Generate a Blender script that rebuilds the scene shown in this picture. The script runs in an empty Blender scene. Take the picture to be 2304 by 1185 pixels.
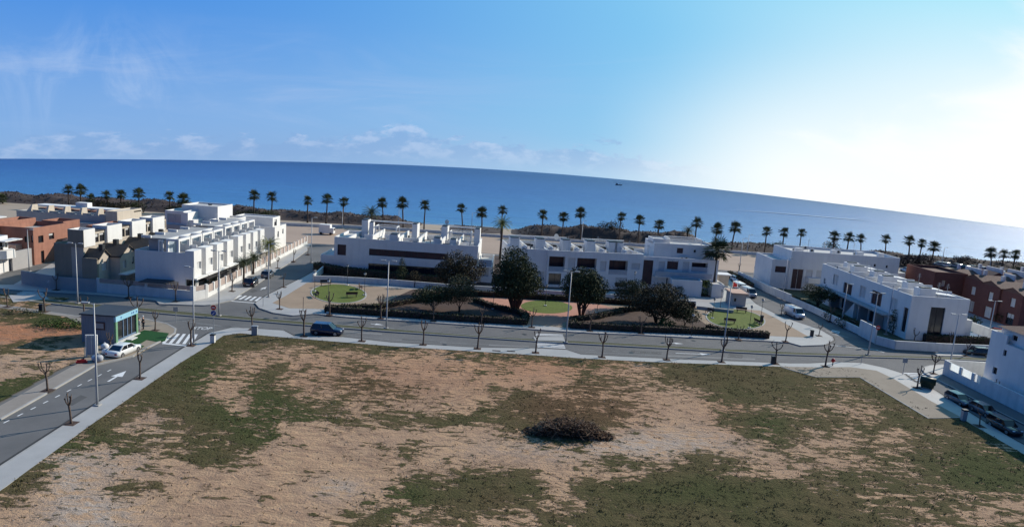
import bpy, bmesh, math, random
from mathutils import Vector, noise as mnoise
random.seed(7)
R = math.radians
scene = bpy.context.scene
COL = scene.collection

# ------------------------------------------------------------------ camera model (survey helper: photo pixel -> ground metres)
F0 = 1500.0; ROLL = R(3.9); HC = 345.0; EYE = 24.0
PITCH = math.atan2((592.5 - HC) * math.cos(ROLL), F0)
CP, SP, CR, SR = math.cos(PITCH), math.sin(PITCH), math.cos(ROLL), math.sin(ROLL)
def P(u, v, z=0.0):
    x = u - 1152; y = 592.5 - v
    xr = x * CR - y * SR; yr = x * SR + y * CR
    a, b, c = xr, CP * F0 + SP * yr, -SP * F0 + CP * yr
    t = (z - EYE) / c
    return (a * t, b * t)
def proj(x, y, z):
    z -= EYE
    d = y * CP - z * SP
    yr = (y * SP + z * CP) / d * F0; xr = x / d * F0
    return xr * CR + yr * SR + 1152, 592.5 - (-xr * SR + yr * CR)
def hgt(x, y, v):
    lo, hi = -5.0, 40.0
    for _ in range(36):
        m = (lo + hi) / 2
        if proj(x, y, m)[1] > v: lo = m
        else: hi = m
    return lo
def PP(pts, z=0.0): return [P(u, v, z) for u, v in pts]

cam = bpy.data.cameras.new("camera"); camo = bpy.data.objects.new("camera", cam); COL.objects.link(camo)
cam.sensor_width = 36; cam.lens = 36 * F0 / 2304; cam.clip_start = 0.5; cam.clip_end = 60000
camo.location = (0, 0, EYE)
from mathutils import Matrix
camo.matrix_world = Matrix.Translation((0, 0, EYE)) @ Matrix.Rotation(R(90) - PITCH, 4, 'X') @ Matrix.Rotation(ROLL, 4, 'Z')
scene.camera = camo

# ------------------------------------------------------------------ object helpers
def tag(o, label=None, cat=None, group=None, kind=None):
    if label: o['label'] = label
    if cat: o['category'] = cat
    if group: o['group'] = group
    if kind: o['kind'] = kind
    return o
def thing(name, label, cat, loc=(0, 0, 0), rz=0.0, group=None):
    o = bpy.data.objects.new(name, None); COL.objects.link(o)
    o.empty_display_size = 0.5
    o.location = (loc[0], loc[1], loc[2] if len(loc) > 2 else 0); o.rotation_euler = (0, 0, rz)
    return tag(o, label, cat, group)
KIDS = {}
def dup(root, loc, rz=0.0, label=None, group=None, scale=None):
    def cp(o, par):
        c = o.copy(); COL.objects.link(c)
        if par: c.parent = par
        KIDS.setdefault(c.name, [])
        for ch in KIDS.get(o.name, []):
            k = cp(ch, c); KIDS[c.name].append(k)
        return c
    r = cp(root, None)
    r.location = (loc[0], loc[1], loc[2] if len(loc) > 2 else 0); r.rotation_euler = (0, 0, rz)
    if label: r['label'] = label
    if group: r['group'] = group
    if scale: r.scale = scale
    return r

class MB:
    def __init__(s): s.v = []; s.f = []
    def poly(s, pts):
        n = len(s.v); s.v += [tuple(p) for p in pts]; s.f.append(tuple(range(n, n + len(pts)))); return s
    def box(s, x0, y0, z0, x1, y1, z1):
        n = len(s.v)
        s.v += [(x0,y0,z0),(x1,y0,z0),(x1,y1,z0),(x0,y1,z0),(x0,y0,z1),(x1,y0,z1),(x1,y1,z1),(x0,y1,z1)]
        s.f += [tuple(n+i for i in q) for q in ((0,3,2,1),(4,5,6,7),(0,1,5,4),(1,2,6,5),(2,3,7,6),(3,0,4,7))]
        return s
    def prism(s, pts, z0, z1, top_inset=0):
        n = len(s.v); k = len(pts)
        area = sum(pts[i][0]*pts[(i+1)%k][1]-pts[(i+1)%k][0]*pts[i][1] for i in range(k))
        if area < 0: pts = list(reversed(pts))
        s.v += [(p[0], p[1], z0) for p in pts] + [(p[0], p[1], z1) for p in pts]
        s.f.append(tuple(range(n+k, n+2*k))); s.f.append(tuple(reversed(range(n, n+k))))
        for i in range(k):
            j = (i+1) % k; s.f.append((n+i, n+j, n+k+j, n+k+i))
        return s
    def bar(s, a, b, w, h=None):
        """box beam from a to b, width w (horizontal), height h"""
        h = h or w
        a = Vector(a); b = Vector(b); d = (b-a)
        if d.length < 1e-6: return s
        d.normalize()
        up = Vector((0,0,1)) if abs(d.z) < .95 else Vector((0,1,0))
        sx = d.cross(up).normalized(); uz = sx.cross(d).normalized()
        n = len(s.v)
        for p in (a, b):
            for i, j in ((-1,-1),(1,-1),(1,1),(-1,1)): s.v.append(tuple(p + sx*i*w/2 + uz*j*h/2))
        s.f += [(n,n+1,n+2,n+3),(n+7,n+6,n+5,n+4),(n,n+4,n+5,n+1),(n+1,n+5,n+6,n+2),(n+2,n+6,n+7,n+3),(n+3,n+7,n+4,n)]
        return s
    def tube(s, pts, rad, k=8, cap=True):
        pts = [Vector(p) for p in pts]; n0 = len(s.v); m = len(pts)
        if not isinstance(rad, (list, tuple)): rad = [rad]*m
        ref = Vector((1,0,0))
        for i, p in enumerate(pts):
            d = (pts[min(i+1,m-1)] - pts[max(i-1,0)]).normalized()
            if abs(d.dot(ref)) > .9: ref = Vector((0,1,0)) if abs(d.y) < .9 else Vector((0,0,1))
            sx = d.cross(ref).normalized(); sy = d.cross(sx).normalized()
            for j in range(k):
                a = 2*math.pi*j/k; s.v.append(tuple(p + (sx*math.cos(a)+sy*math.sin(a))*rad[i]))
        for i in range(m-1):
            for j in range(k):
                a = n0+i*k+j; b = n0+i*k+(j+1)%k
                s.f.append((a, b, b+k, a+k))
        if cap:
            s.f.append(tuple(n0+j for j in range(k))); s.f.append(tuple(n0+(m-1)*k+j for j in reversed(range(k))))
        return s
    def ball(s, c, r, k=10, m=6, sz=1.0):
        n = len(s.v)
        for i in range(m+1):
            t = math.pi*i/m
            for j in range(k):
                a = 2*math.pi*j/k
                s.v.append((c[0]+r*math.sin(t)*math.cos(a), c[1]+r*math.sin(t)*math.sin(a), c[2]+r*sz*math.cos(t)))
        for i in range(m):
            for j in range(k):
                a = n+i*k+j; b = n+i*k+(j+1)%k
                s.f.append((a, a+k, b+k, b))
        return s
    def build(s, name, mat, parent=None, smooth=False, bevel=0.0, fix=True):
        me = bpy.data.meshes.new(name); me.from_pydata(s.v, [], s.f)
        if fix:
            bm = bmesh.new(); bm.from_mesh(me)
            bmesh.ops.remove_doubles(bm, verts=bm.verts, dist=1e-5)
            bmesh.ops.recalc_face_normals(bm, faces=bm.faces); bm.to_mesh(me); bm.free()
        me.update()
        o = bpy.data.objects.new(name, me); COL.objects.link(o)
        if mat is not None: me.materials.append(mat)
        if smooth:
            for p in me.polygons: p.use_smooth = True
        if bevel:
            m = o.modifiers.new('bevel', 'BEVEL'); m.width = bevel; m.segments = 2; m.limit_method = 'ANGLE'
        if parent is not None:
            o.parent = parent; KIDS.setdefault(parent.name, []).append(o)
        return o
def struct(name, mb, mat, smooth=False, **k):
    o = mb.build(name, mat, None, smooth, **k); o['kind'] = 'structure'; return o

# ------------------------------------------------------------------ materials
def srgb(r, g, b):
    f = lambda c: (c/255/12.92) if c/255 <= .04045 else ((c/255+.055)/1.055)**2.4
    return (f(r), f(g), f(b))
def nodes_of(name):
    m = bpy.data.materials.new(name); m.use_nodes = True
    nt = m.node_tree; b = nt.nodes['Principled BSDF']; return m, nt, b
def N(nt, t, **k):
    n = nt.nodes.new(t)
    for a, v in k.items():
        if a.startswith('i_'):
            n.inputs[int(a[2:]) if a[2:].isdigit() else a[2:].replace('_', ' ')].default_value = v
        else: setattr(n, a, v)
    return n
def mat(name, c, c2=None, rough=.8, scale=1.0, bump=0.0, bscale=None, amt=1.0, metal=0.0, spec=.3, island=0.0, detail=6, stretch=None, obj=True, streak=0.0):
    """noise-blended procedural material"""
    m, nt, b = nodes_of(name); L = nt.links.new
    c2 = c2 or tuple(x*.8 for x in c)
    geo = N(nt, 'ShaderNodeNewGeometry')
    mp = N(nt, 'ShaderNodeMapping'); L(geo.outputs['Position'], mp.inputs[0])
    if stretch: mp.inputs['Scale'].default_value = stretch
    n1 = N(nt, 'ShaderNodeTexNoise'); n1.inputs['Scale'].default_value = scale; n1.inputs['Detail'].default_value = detail; n1.inputs['Roughness'].default_value = .65
    L(mp.outputs[0], n1.inputs['Vector'])
    r = N(nt, 'ShaderNodeValToRGB'); r.color_ramp.elements[0].position = .5-.2*amt; r.color_ramp.elements[1].position = .5+.2*amt
    r.color_ramp.elements[0].color = (*c2, 1); r.color_ramp.elements[1].color = (*c, 1)
    L(n1.outputs[0], r.inputs[0]); out = r.outputs[0]
    if streak:
        mp2 = N(nt, 'ShaderNodeMapping'); mp2.inputs['Scale'].default_value = (1.6, 1.6, .12); L(geo.outputs['Position'], mp2.inputs[0])
        n3 = N(nt, 'ShaderNodeTexNoise'); n3.inputs['Scale'].default_value = 1.0; n3.inputs['Detail'].default_value = 4; L(mp2.outputs[0], n3.inputs['Vector'])
        mr = N(nt, 'ShaderNodeMapRange'); mr.inputs[1].default_value = .45; mr.inputs[2].default_value = .75; mr.inputs[3].default_value = 1; mr.inputs[4].default_value = 1-streak
        L(n3.outputs[0], mr.inputs[0])
        mx = N(nt, 'ShaderNodeMix', data_type='RGBA', blend_type='MULTIPLY'); mx.inputs[0].default_value = 1
        L(out, mx.inputs[6]); L(mr.outputs[0], mx.inputs[7]); out = mx.outputs[2]
    if island:
        mr = N(nt, 'ShaderNodeMapRange'); mr.inputs[3].default_value = 1-island; mr.inputs[4].default_value = 1+island
        L(geo.outputs['Random Per Island'], mr.inputs[0])
        mx = N(nt, 'ShaderNodeMix', data_type='RGBA', blend_type='MULTIPLY'); mx.inputs[0].default_value = 1
        L(out, mx.inputs[6]); L(mr.outputs[0], mx.inputs[7]); out = mx.outputs[2]
    L(out, b.inputs['Base Color'])
    b.inputs['Roughness'].default_value = rough; b.inputs['Metallic'].default_value = metal
    b.inputs['Specular IOR Level'].default_value = spec
    if bump:
        n2 = N(nt, 'ShaderNodeTexNoise'); n2.inputs['Scale'].default_value = bscale or scale*6; n2.inputs['Detail'].default_value = 5
        L(mp.outputs[0], n2.inputs['Vector'])
        bp = N(nt, 'ShaderNodeBump'); bp.inputs['Strength'].default_value = bump; bp.inputs['Distance'].default_value = .1
        L(n2.outputs[0], bp.inputs['Height']); L(bp.outputs[0], b.inputs['Normal'])
    return m
M = {}
M['white'] = mat('white render', (.78,.765,.735), (.72,.705,.68), .85, .6, .15, 12, streak=.08)
M['white2'] = mat('white garden wall', (.72,.705,.67), (.62,.605,.58), .85, 1.1, .15, 12, streak=.14)
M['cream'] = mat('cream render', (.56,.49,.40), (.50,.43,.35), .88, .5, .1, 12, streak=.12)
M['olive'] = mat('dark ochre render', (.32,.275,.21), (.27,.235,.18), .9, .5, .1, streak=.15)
M['salmon'] = mat('salmon render', (.38,.18,.125), (.30,.145,.105), .9, .8, .1, 10, streak=.2)
M['salmon2'] = mat('salmon trim', (.60,.40,.30), (.50,.33,.25), .9, .8)
M['redbrick'] = mat('dark red render', (.165,.068,.055), (.125,.052,.044), .9, .8, .1, 10)
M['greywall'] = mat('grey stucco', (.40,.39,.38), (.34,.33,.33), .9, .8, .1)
M['roofgrey'] = mat('roof gravel', (.42,.41,.39), (.30,.29,.28), .95, .8, .3, 20)
M['roofdark'] = mat('dark roof tiles', (.085,.07,.06), (.05,.045,.04), .8, 2, .4, 8)
M['rooftile'] = mat('clay roof tiles', (.17,.09,.07), (.11,.06,.048), .85, 3, .5, 8, stretch=(1,3,1))
M['terrace'] = mat('terrace tiles', (.55,.53,.50), (.45,.43,.41), .8, 1.5)
M['glassdark'] = mat('dark window glass', (.018,.02,.025), (.03,.03,.035), .12, .8, spec=.6)
M['glassred'] = mat('brown window shutters', (.075,.035,.035), (.05,.025,.028), .5, 1.5, spec=.4)
M['glassblue'] = mat('pale balcony glass', (.36,.42,.48), (.28,.34,.40), .15, .8, spec=.6)
M['shutter'] = mat('pale roller shutter', (.60,.60,.59), (.52,.52,.51), .6, 2)
M['shutterpink'] = mat('pink beige slats', (.48,.38,.33), (.40,.31,.27), .7, 2)
M['asphalt'] = mat('asphalt', (.172,.165,.16), (.112,.109,.107), .93, .12, .25, 30, detail=10)
M['walk'] = mat('concrete pavement', (.43,.41,.385), (.35,.335,.315), .62, .35, .1, 14, detail=9)
M['kerb'] = mat('kerb stone', (.40,.38,.36), (.32,.31,.29), .9, 1)
M['apron'] = mat('beige compacted path', (.31,.255,.195), (.25,.205,.155), .95, .4, .2, 10, detail=9)
M['gravel'] = mat('park gravel', (.36,.265,.185), (.29,.21,.145), .95, .35, .25, 12, detail=9)
M['pink'] = mat('pink plaza paving', (.50,.245,.17), (.42,.205,.145), .9, .7, .1, 12)
M['bark'] = mat('bark mulch bed', (.095,.058,.045), (.06,.04,.032), .95, .6, .4, 8)
M['lawn'] = mat('park lawn', (.130,.162,.028), (.095,.12,.022), .95, .5, .4, 20, detail=9)
M['median'] = mat('median grass', (.105,.10,.055), (.065,.07,.035), .95, .35, .4, 12, detail=9)
M['turf'] = mat('artificial turf', (.012,.075,.016), (.009,.058,.012), .95, .9, .3, 30)
M['sand'] = mat('beach sand', (.40,.32,.24), (.34,.27,.20), .95, .05, .1, 3)
M['lotsand'] = mat('seafront parking sand', (.42,.31,.235), (.36,.265,.20), .95, .08, .15, 3, detail=8, stretch=(.4,1.5,1))
M['paint'] = mat('road paint', (.80,.79,.77), (.58,.57,.56), .8, 3.5, amt=1.3, detail=10)
M['paintold'] = mat('worn road paint', (.36,.355,.345), (.19,.185,.18), .85, 2.5, amt=1.6, detail=10)
M['barktree'] = mat('grey brown tree bark', (.17,.125,.10), (.10,.075,.06), .95, 5, .5, 20)
M['barkdark'] = mat('dark tree bark', (.09,.06,.045), (.05,.035,.03), .95, 5, .5, 20)
M['palmtrunk'] = mat('palm trunk', (.11,.085,.07), (.07,.055,.045), .95, 4, .6, 16, stretch=(1,1,4))
M['palmleaf'] = mat('palm fronds', (.085,.10,.045), (.05,.065,.03), .7, 3, island=.35, spec=.2)
M['palmdead'] = mat('dry palm skirt', (.13,.095,.06), (.09,.065,.042), .9, 3, island=.3)
M['palmlight'] = mat('yellow green fronds', (.20,.21,.06), (.12,.14,.04), .7, 2, island=.35, spec=.2)
def leafmat(n, a, b): return mat(n, a, b, .75, 1.2, island=.45, spec=.15)
M['leafdark'] = leafmat('dark leaves', (.078,.088,.038), (.040,.052,.025))
M['leafolive'] = leafmat('olive leaves', (.085,.09,.045), (.055,.06,.032))
M['leafbrown'] = leafmat('brownish leaves', (.090,.070,.036), (.055,.046,.026))
M['leafgreen'] = leafmat('fresh leaves', (.075,.115,.03), (.045,.075,.02))
M['hedge'] = leafmat('hedge leaves', (.065,.070,.036), (.04,.045,.025))
M['scrub'] = mat('dune scrub', (.085,.062,.054), (.048,.036,.034), .95, .22, .5, 3, detail=9, island=.3)
M['brush'] = mat('dry brush', (.25,.155,.09), (.09,.06,.042), .95, 2, island=.55)
M['metal'] = mat('galvanised steel', (.42,.43,.44), (.34,.35,.36), .5, 4, metal=.3)
M['metaldark'] = mat('dark painted steel', (.045,.05,.055), (.03,.033,.036), .5, 4)
M['lampglass'] = mat('lamp diffuser', (.7,.7,.7), (.6,.6,.6), .3, 4)
M['green_bin'] = mat('green plastic', (.02,.045,.03), (.015,.034,.024), .5, 3)
M['red'] = mat('red paint', (.50,.03,.03), (.40,.025,.025), .5, 3)
M['blue'] = mat('blue paint', (.03,.08,.30), (.025,.065,.25), .5, 3)
M['signwhite'] = mat('sign white', (.8,.8,.8), (.7,.7,.7), .5, 3)
M['tyre'] = mat('tyre rubber', (.02,.02,.02), (.015,.015,.015), .8, 8)
M['hub'] = mat('alloy wheel', (.35,.35,.36), (.25,.25,.26), .35, 8, metal=.7)
M['carglass'] = mat('car glass', (.01,.012,.015), (.015,.017,.02), .05, 2, spec=.9)
M['headlight'] = mat('headlight glass', (.7,.7,.72), (.55,.55,.58), .1, 4, spec=.8)
M['taillight'] = mat('tail light', (.35,.01,.01), (.25,.008,.008), .2, 4)
M['blackplastic'] = mat('black plastic', (.02,.02,.022), (.014,.014,.016), .5, 4)
def carpaint(n, c, rough=.25):
    m = mat(n, c, tuple(x*.93 for x in c), rough, 2, spec=.6)
    m.node_tree.nodes['Principled BSDF'].inputs['Coat Weight'].default_value = .6
    return m
M['car_white'] = carpaint('white car paint', (.80,.80,.78)); M['car_blue'] = carpaint('navy car paint', (.012,.018,.05))
M['car_dark'] = carpaint('black car paint', (.02,.022,.026)); M['car_grey'] = carpaint('grey car paint', (.10,.11,.125))
M['car_silver'] = carpaint('silver car paint', (.38,.39,.41)); M['car_red'] = carpaint('red car paint', (.35,.02,.02))
M['skin'] = mat('skin', (.45,.27,.19), (.40,.23,.16), .6, 5)
M['clothdark'] = mat('dark navy cloth', (.015,.02,.035), (.01,.014,.025), .9, 10)
M['clothgrey'] = mat('light grey cloth', (.42,.43,.46), (.34,.35,.38), .9, 10)
M['clothwhite'] = mat('white cloth', (.75,.75,.75), (.6,.6,.62), .9, 6)
M['hair'] = mat('dark hair', (.03,.02,.015), (.02,.014,.01), .7, 20)

# ------------------------------------------------------------------ sun and sky
SUN_AZ = R(37.0)      # from +X towards +Y
SUN_EL = R(29.0)
sd = Vector((math.cos(SUN_EL)*math.cos(SUN_AZ), math.cos(SUN_EL)*math.sin(SUN_AZ), math.sin(SUN_EL)))
sl = bpy.data.lights.new("sun", 'SUN'); slo = bpy.data.objects.new("sun", sl); COL.objects.link(slo)
sl.energy = 5.0; sl.angle = R(.53); sl.color = (1.0, .91, .80)
slo.rotation_euler = sd.to_track_quat('Z', 'Y').to_euler(); slo.location = (100, 80, 80)

w = bpy.data.worlds.new("World"); scene.world = w; w.use_nodes = True
nt = w.node_tree; nt.nodes.clear(); L = nt.links.new
def V(op, a, b=None, c=None, clamp=False):
    n = nt.nodes.new('ShaderNodeMath'); n.operation = op; n.use_clamp = clamp
    for i, x in enumerate((a, b, c)):
        if x is None: continue
        if isinstance(x, (int, float)): n.inputs[i].default_value = x
        else: L(x, n.inputs[i])
    return n.outputs[0]
def SS(x, a, b):   # smoothstep
    n = nt.nodes.new('ShaderNodeMapRange'); n.interpolation_type = 'SMOOTHSTEP'
    if isinstance(x, (int, float)): n.inputs[0].default_value = x
    else: L(x, n.inputs[0])
    n.inputs[1].default_value = a; n.inputs[2].default_value = b
    return n.outputs[0]
def MIX(f, a, b, t='MIX'):
    n = nt.nodes.new('ShaderNodeMix'); n.data_type = 'RGBA'; n.blend_type = t
    for i, x in ((0, f), (6, a), (7, b)):
        if isinstance(x, (int, float)): n.inputs[i].default_value = x
        elif isinstance(x, tuple): n.inputs[i].default_value = (*x, 1)
        else: L(x, n.inputs[i])
    return n.outputs[2]
def NOISE(vec, scale, detail=6, rough=.55, dist=0):
    n = nt.nodes.new('ShaderNodeTexNoise'); n.inputs['Scale'].default_value = scale; n.inputs['Detail'].default_value = detail
    n.inputs['Roughness'].default_value = rough; n.inputs['Distortion'].default_value = dist; L(vec, n.inputs['Vector']); return n.outputs[0]
tc = nt.nodes.new('ShaderNodeTexCoord')
nrm = nt.nodes.new('ShaderNodeVectorMath'); nrm.operation = 'NORMALIZE'; L(tc.outputs['Generated'], nrm.inputs[0])
sep = nt.nodes.new('ShaderNodeSeparateXYZ'); L(nrm.outputs[0], sep.inputs[0])
X, Y, Z = sep.outputs
zc = V('MAXIMUM', Z, .004)
cmb = nt.nodes.new('ShaderNodeCombineXYZ'); L(X, cmb.inputs[0]); L(Y, cmb.inputs[1]); L(zc, cmb.inputs[2])
sky = nt.nodes.new('ShaderNodeTexSky'); sky.sky_type = 'NISHITA'; sky.sun_disc = False
sky.sun_elevation = SUN_EL; sky.sun_rotation = R(90) - SUN_AZ
sky.altitude = 20; sky.air_density = 1.0; sky.dust_density = 1.2; sky.ozone_density = 2.5
L(cmb.outputs[0], sky.inputs[0])
az = V('ARCTAN2', X, Y)                      # 0 straight out to sea, + to the right
el = V('ARCSINE', Z)
dot = V('ADD', V('ADD', V('MULTIPLY', X, sd.x), V('MULTIPLY', Y, sd.y)), V('MULTIPLY', Z, sd.z))
ang = V('ARCCOSINE', V('MINIMUM', dot, 1))   # angle from the sun
SKY_K = 0.085
def A3(x, y, z=0.0):
    n = nt.nodes.new('ShaderNodeCombineXYZ')
    for i, q in enumerate((x, y, z)):
        if isinstance(q, (int, float)): n.inputs[i].default_value = q
        else: L(q, n.inputs[i])
    return n.outputs[0]
def C(r, g, b, k=1.0): return tuple(q*k/SKY_K for q in srgb(r, g, b))
hs = nt.nodes.new('ShaderNodeHueSaturation'); hs.inputs['Saturation'].default_value = 1.12; hs.inputs['Value'].default_value = 1.0
L(sky.outputs[0], hs.inputs['Color'])
col = hs.outputs[0]
# clean blue air away from the sun, paler towards the sea horizon
el = V('ADD', el, V('ADD', .024, V('MULTIPLY', V('MULTIPLY', az, az), .085)))   # height above the visible sea horizon
hz = V('POWER', V('SUBTRACT', 1, SS(el, -.02, .26)), 1.1)
base = MIX(hz, C(70, 144, 230), C(142, 186, 236))
col = MIX(V('ADD', .92, V('MULTIPLY', V('SUBTRACT', 1, SS(ang, .35, 1.0)), .08)), col, base)
# broad glow of the sun standing just outside the right edge
g1 = V('POWER', V('SUBTRACT', 1, SS(ang, 0.15, 1.55)), 1.35)
col = MIX(V('MULTIPLY', g1, .96, clamp=True), col, C(168, 242, 255, 1.0))
g2 = V('POWER', V('SUBTRACT', 1, SS(ang, .36, .80)), 1.0)
low = V('SUBTRACT', 1, SS(el, .02, .34))
fan = NOISE(A3(V('ADD', V('MULTIPLY', az, 3.0), V('MULTIPLY', el, 1.2)), V('SUBTRACT', V('MULTIPLY', el, 1.6), V('MULTIPLY', az, .8)), 2.6), 3.2, 8, .62, 1.4)
fanm = V('MULTIPLY', V('MULTIPLY', SS(fan, .45, .72), SS(V('MULTIPLY', V('ABSOLUTE', V('ADD', az, .56)), -1), -.17, -.02)), SS(V('MULTIPLY', V('ABSOLUTE', V('SUBTRACT', el, .105)), -1), -.10, -.01))
col = MIX(V('MULTIPLY', fanm, .55), col, C(176, 202, 240))
# cirrus veil, upper and lower left
n1 = NOISE(A3(V('MULTIPLY', az, 1.1), V('MULTIPLY', el, 5.5), 1.3), 2.2, 8, .6, 1.2)
veil = V('MULTIPLY', SS(n1, .44, .80), V('MULTIPLY', SS(V('MULTIPLY', az, -1), -.35, .55), SS(V('MULTIPLY', V('ABSOLUTE', V('SUBTRACT', el, .10)), -1), -.10, -.02)))
col = MIX(V('MULTIPLY', veil, .6), col, C(178, 200, 236))
n2 = NOISE(A3(V('ADD', V('MULTIPLY', az, 1.5), V('MULTIPLY', el, -4.0)), V('ADD', V('MULTIPLY', el, 14), V('MULTIPLY', az, -2.0)), 4.1), 1.5, 7, .62, .8)
wisp = V('MULTIPLY', SS(n2, .56, .80), SS(V('MULTIPLY', V('ABSOLUTE', V('SUBTRACT', el, .12)), -1), -.07, -.01))
col = MIX(V('MULTIPLY', wisp, .45), col, C(196, 214, 242))
# row of small cumulus standing over the horizon
n3 = NOISE(A3(V('MULTIPLY', az, 6.0), V('MULTIPLY', el, 16), .7), 2.7, 7, .62, .25)
n3b = NOISE(A3(V('MULTIPLY', az, 2.0), 0.0, 3.0), 2.6, 2, .5)
def BUMP(c0, w_, h_):
    q = V('DIVIDE', V('SUBTRACT', az, c0), w_); return V('MULTIPLY', V('EXPONENT', V('MULTIPLY', V('MULTIPLY', q, q), -1)), h_)
topline = V('ADD', V('ADD', .022, V('MULTIPLY', n3b, .040)), V('ADD', BUMP(-.165, .040, .020), BUMP(.10, .035, .014)))
cum = SS(V('SUBTRACT', V('ADD', n3, V('MULTIPLY', V('SUBTRACT', topline, el), 11.0)), .53), .0, .09)
cum = V('MULTIPLY', cum, SS(el, -.004, .022))
cum = V('MULTIPLY', cum, V('SUBTRACT', 1, SS(az, .20, .34)))
lit = SS(NOISE(A3(V('ADD', V('MULTIPLY', az, 9.0), .12), V('ADD', V('MULTIPLY', el, 20), .1), .2), 3.2, 5, .6), .42, .66)
ccol = MIX(lit, C(132, 172, 222), C(196, 214, 244))
col = MIX(V('MULTIPLY', cum, .6), col, ccol)
# haze right on the horizon
hh = V('SUBTRACT', 1, SS(V('ABSOLUTE', el), .0, .065))
col = MIX(V('MULTIPLY', hh, .55), col, MIX(SS(az, -.4, .5), C(140, 172, 216), C(214, 236, 252)))
# bright bank of thin cloud in front of the sun
n4 = NOISE(A3(V('MULTIPLY', az, 1.6), V('MULTIPLY', el, 4.5), 9.0), 2.0, 8, .58, .7)
bank = SS(V('ADD', V('ADD', V('MULTIPLY', V('SUBTRACT', az, .37), 1.8), V('MULTIPLY', V('SUBTRACT', n4, .5), 1.1)), V('MULTIPLY', V('ABSOLUTE', V('SUBTRACT', el, .07)), -2.4)), -.03, .30)
bank = V('MULTIPLY', bank, SS(V('MULTIPLY', V('ABSOLUTE', V('SUBTRACT', el, .09)), -1), -.32, -.05))
col = MIX(V('MULTIPLY', bank, .9, clamp=True), col, C(255, 255, 255, 1.02))
col = MIX(V('MULTIPLY', V('MULTIPLY', g2, V('MULTIPLY', low, 1.15)), 1.3, clamp=True), col, C(255, 255, 255, 1.06))
col = MIX(V('MULTIPLY', SS(az, .08, .42), V('SUBTRACT', 1, SS(el, .02, .22))), col, C(250, 255, 255, 1.04))
back = V('ADD', .44, V('MULTIPLY', SS(V('MULTIPLY', Y, 1), -.25, .45), .56))   # sky inland, away from the sun, darkened further to deepen shaded facades
col = MIX(1.0, col, A3(V('POWER', back, 1.45), V('POWER', back, 1.25), back), 'MULTIPLY')
bg = nt.nodes.new('ShaderNodeBackground'); bg.inputs['Strength'].default_value = SKY_K; L(col, bg.inputs['Color'])
wo = nt.nodes.new('ShaderNodeOutputWorld'); L(bg.outputs[0], wo.inputs['Surface'])
scene.view_settings.view_transform = 'Standard'; scene.view_settings.look = 'None'; scene.view_settings.exposure = 0; scene.view_settings.gamma = 1
scene.render.engine = 'CYCLES'; scene.cycles.use_denoising = True; scene.cycles.max_bounces = 6; scene.cycles.sample_clamp_indirect = 6

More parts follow.
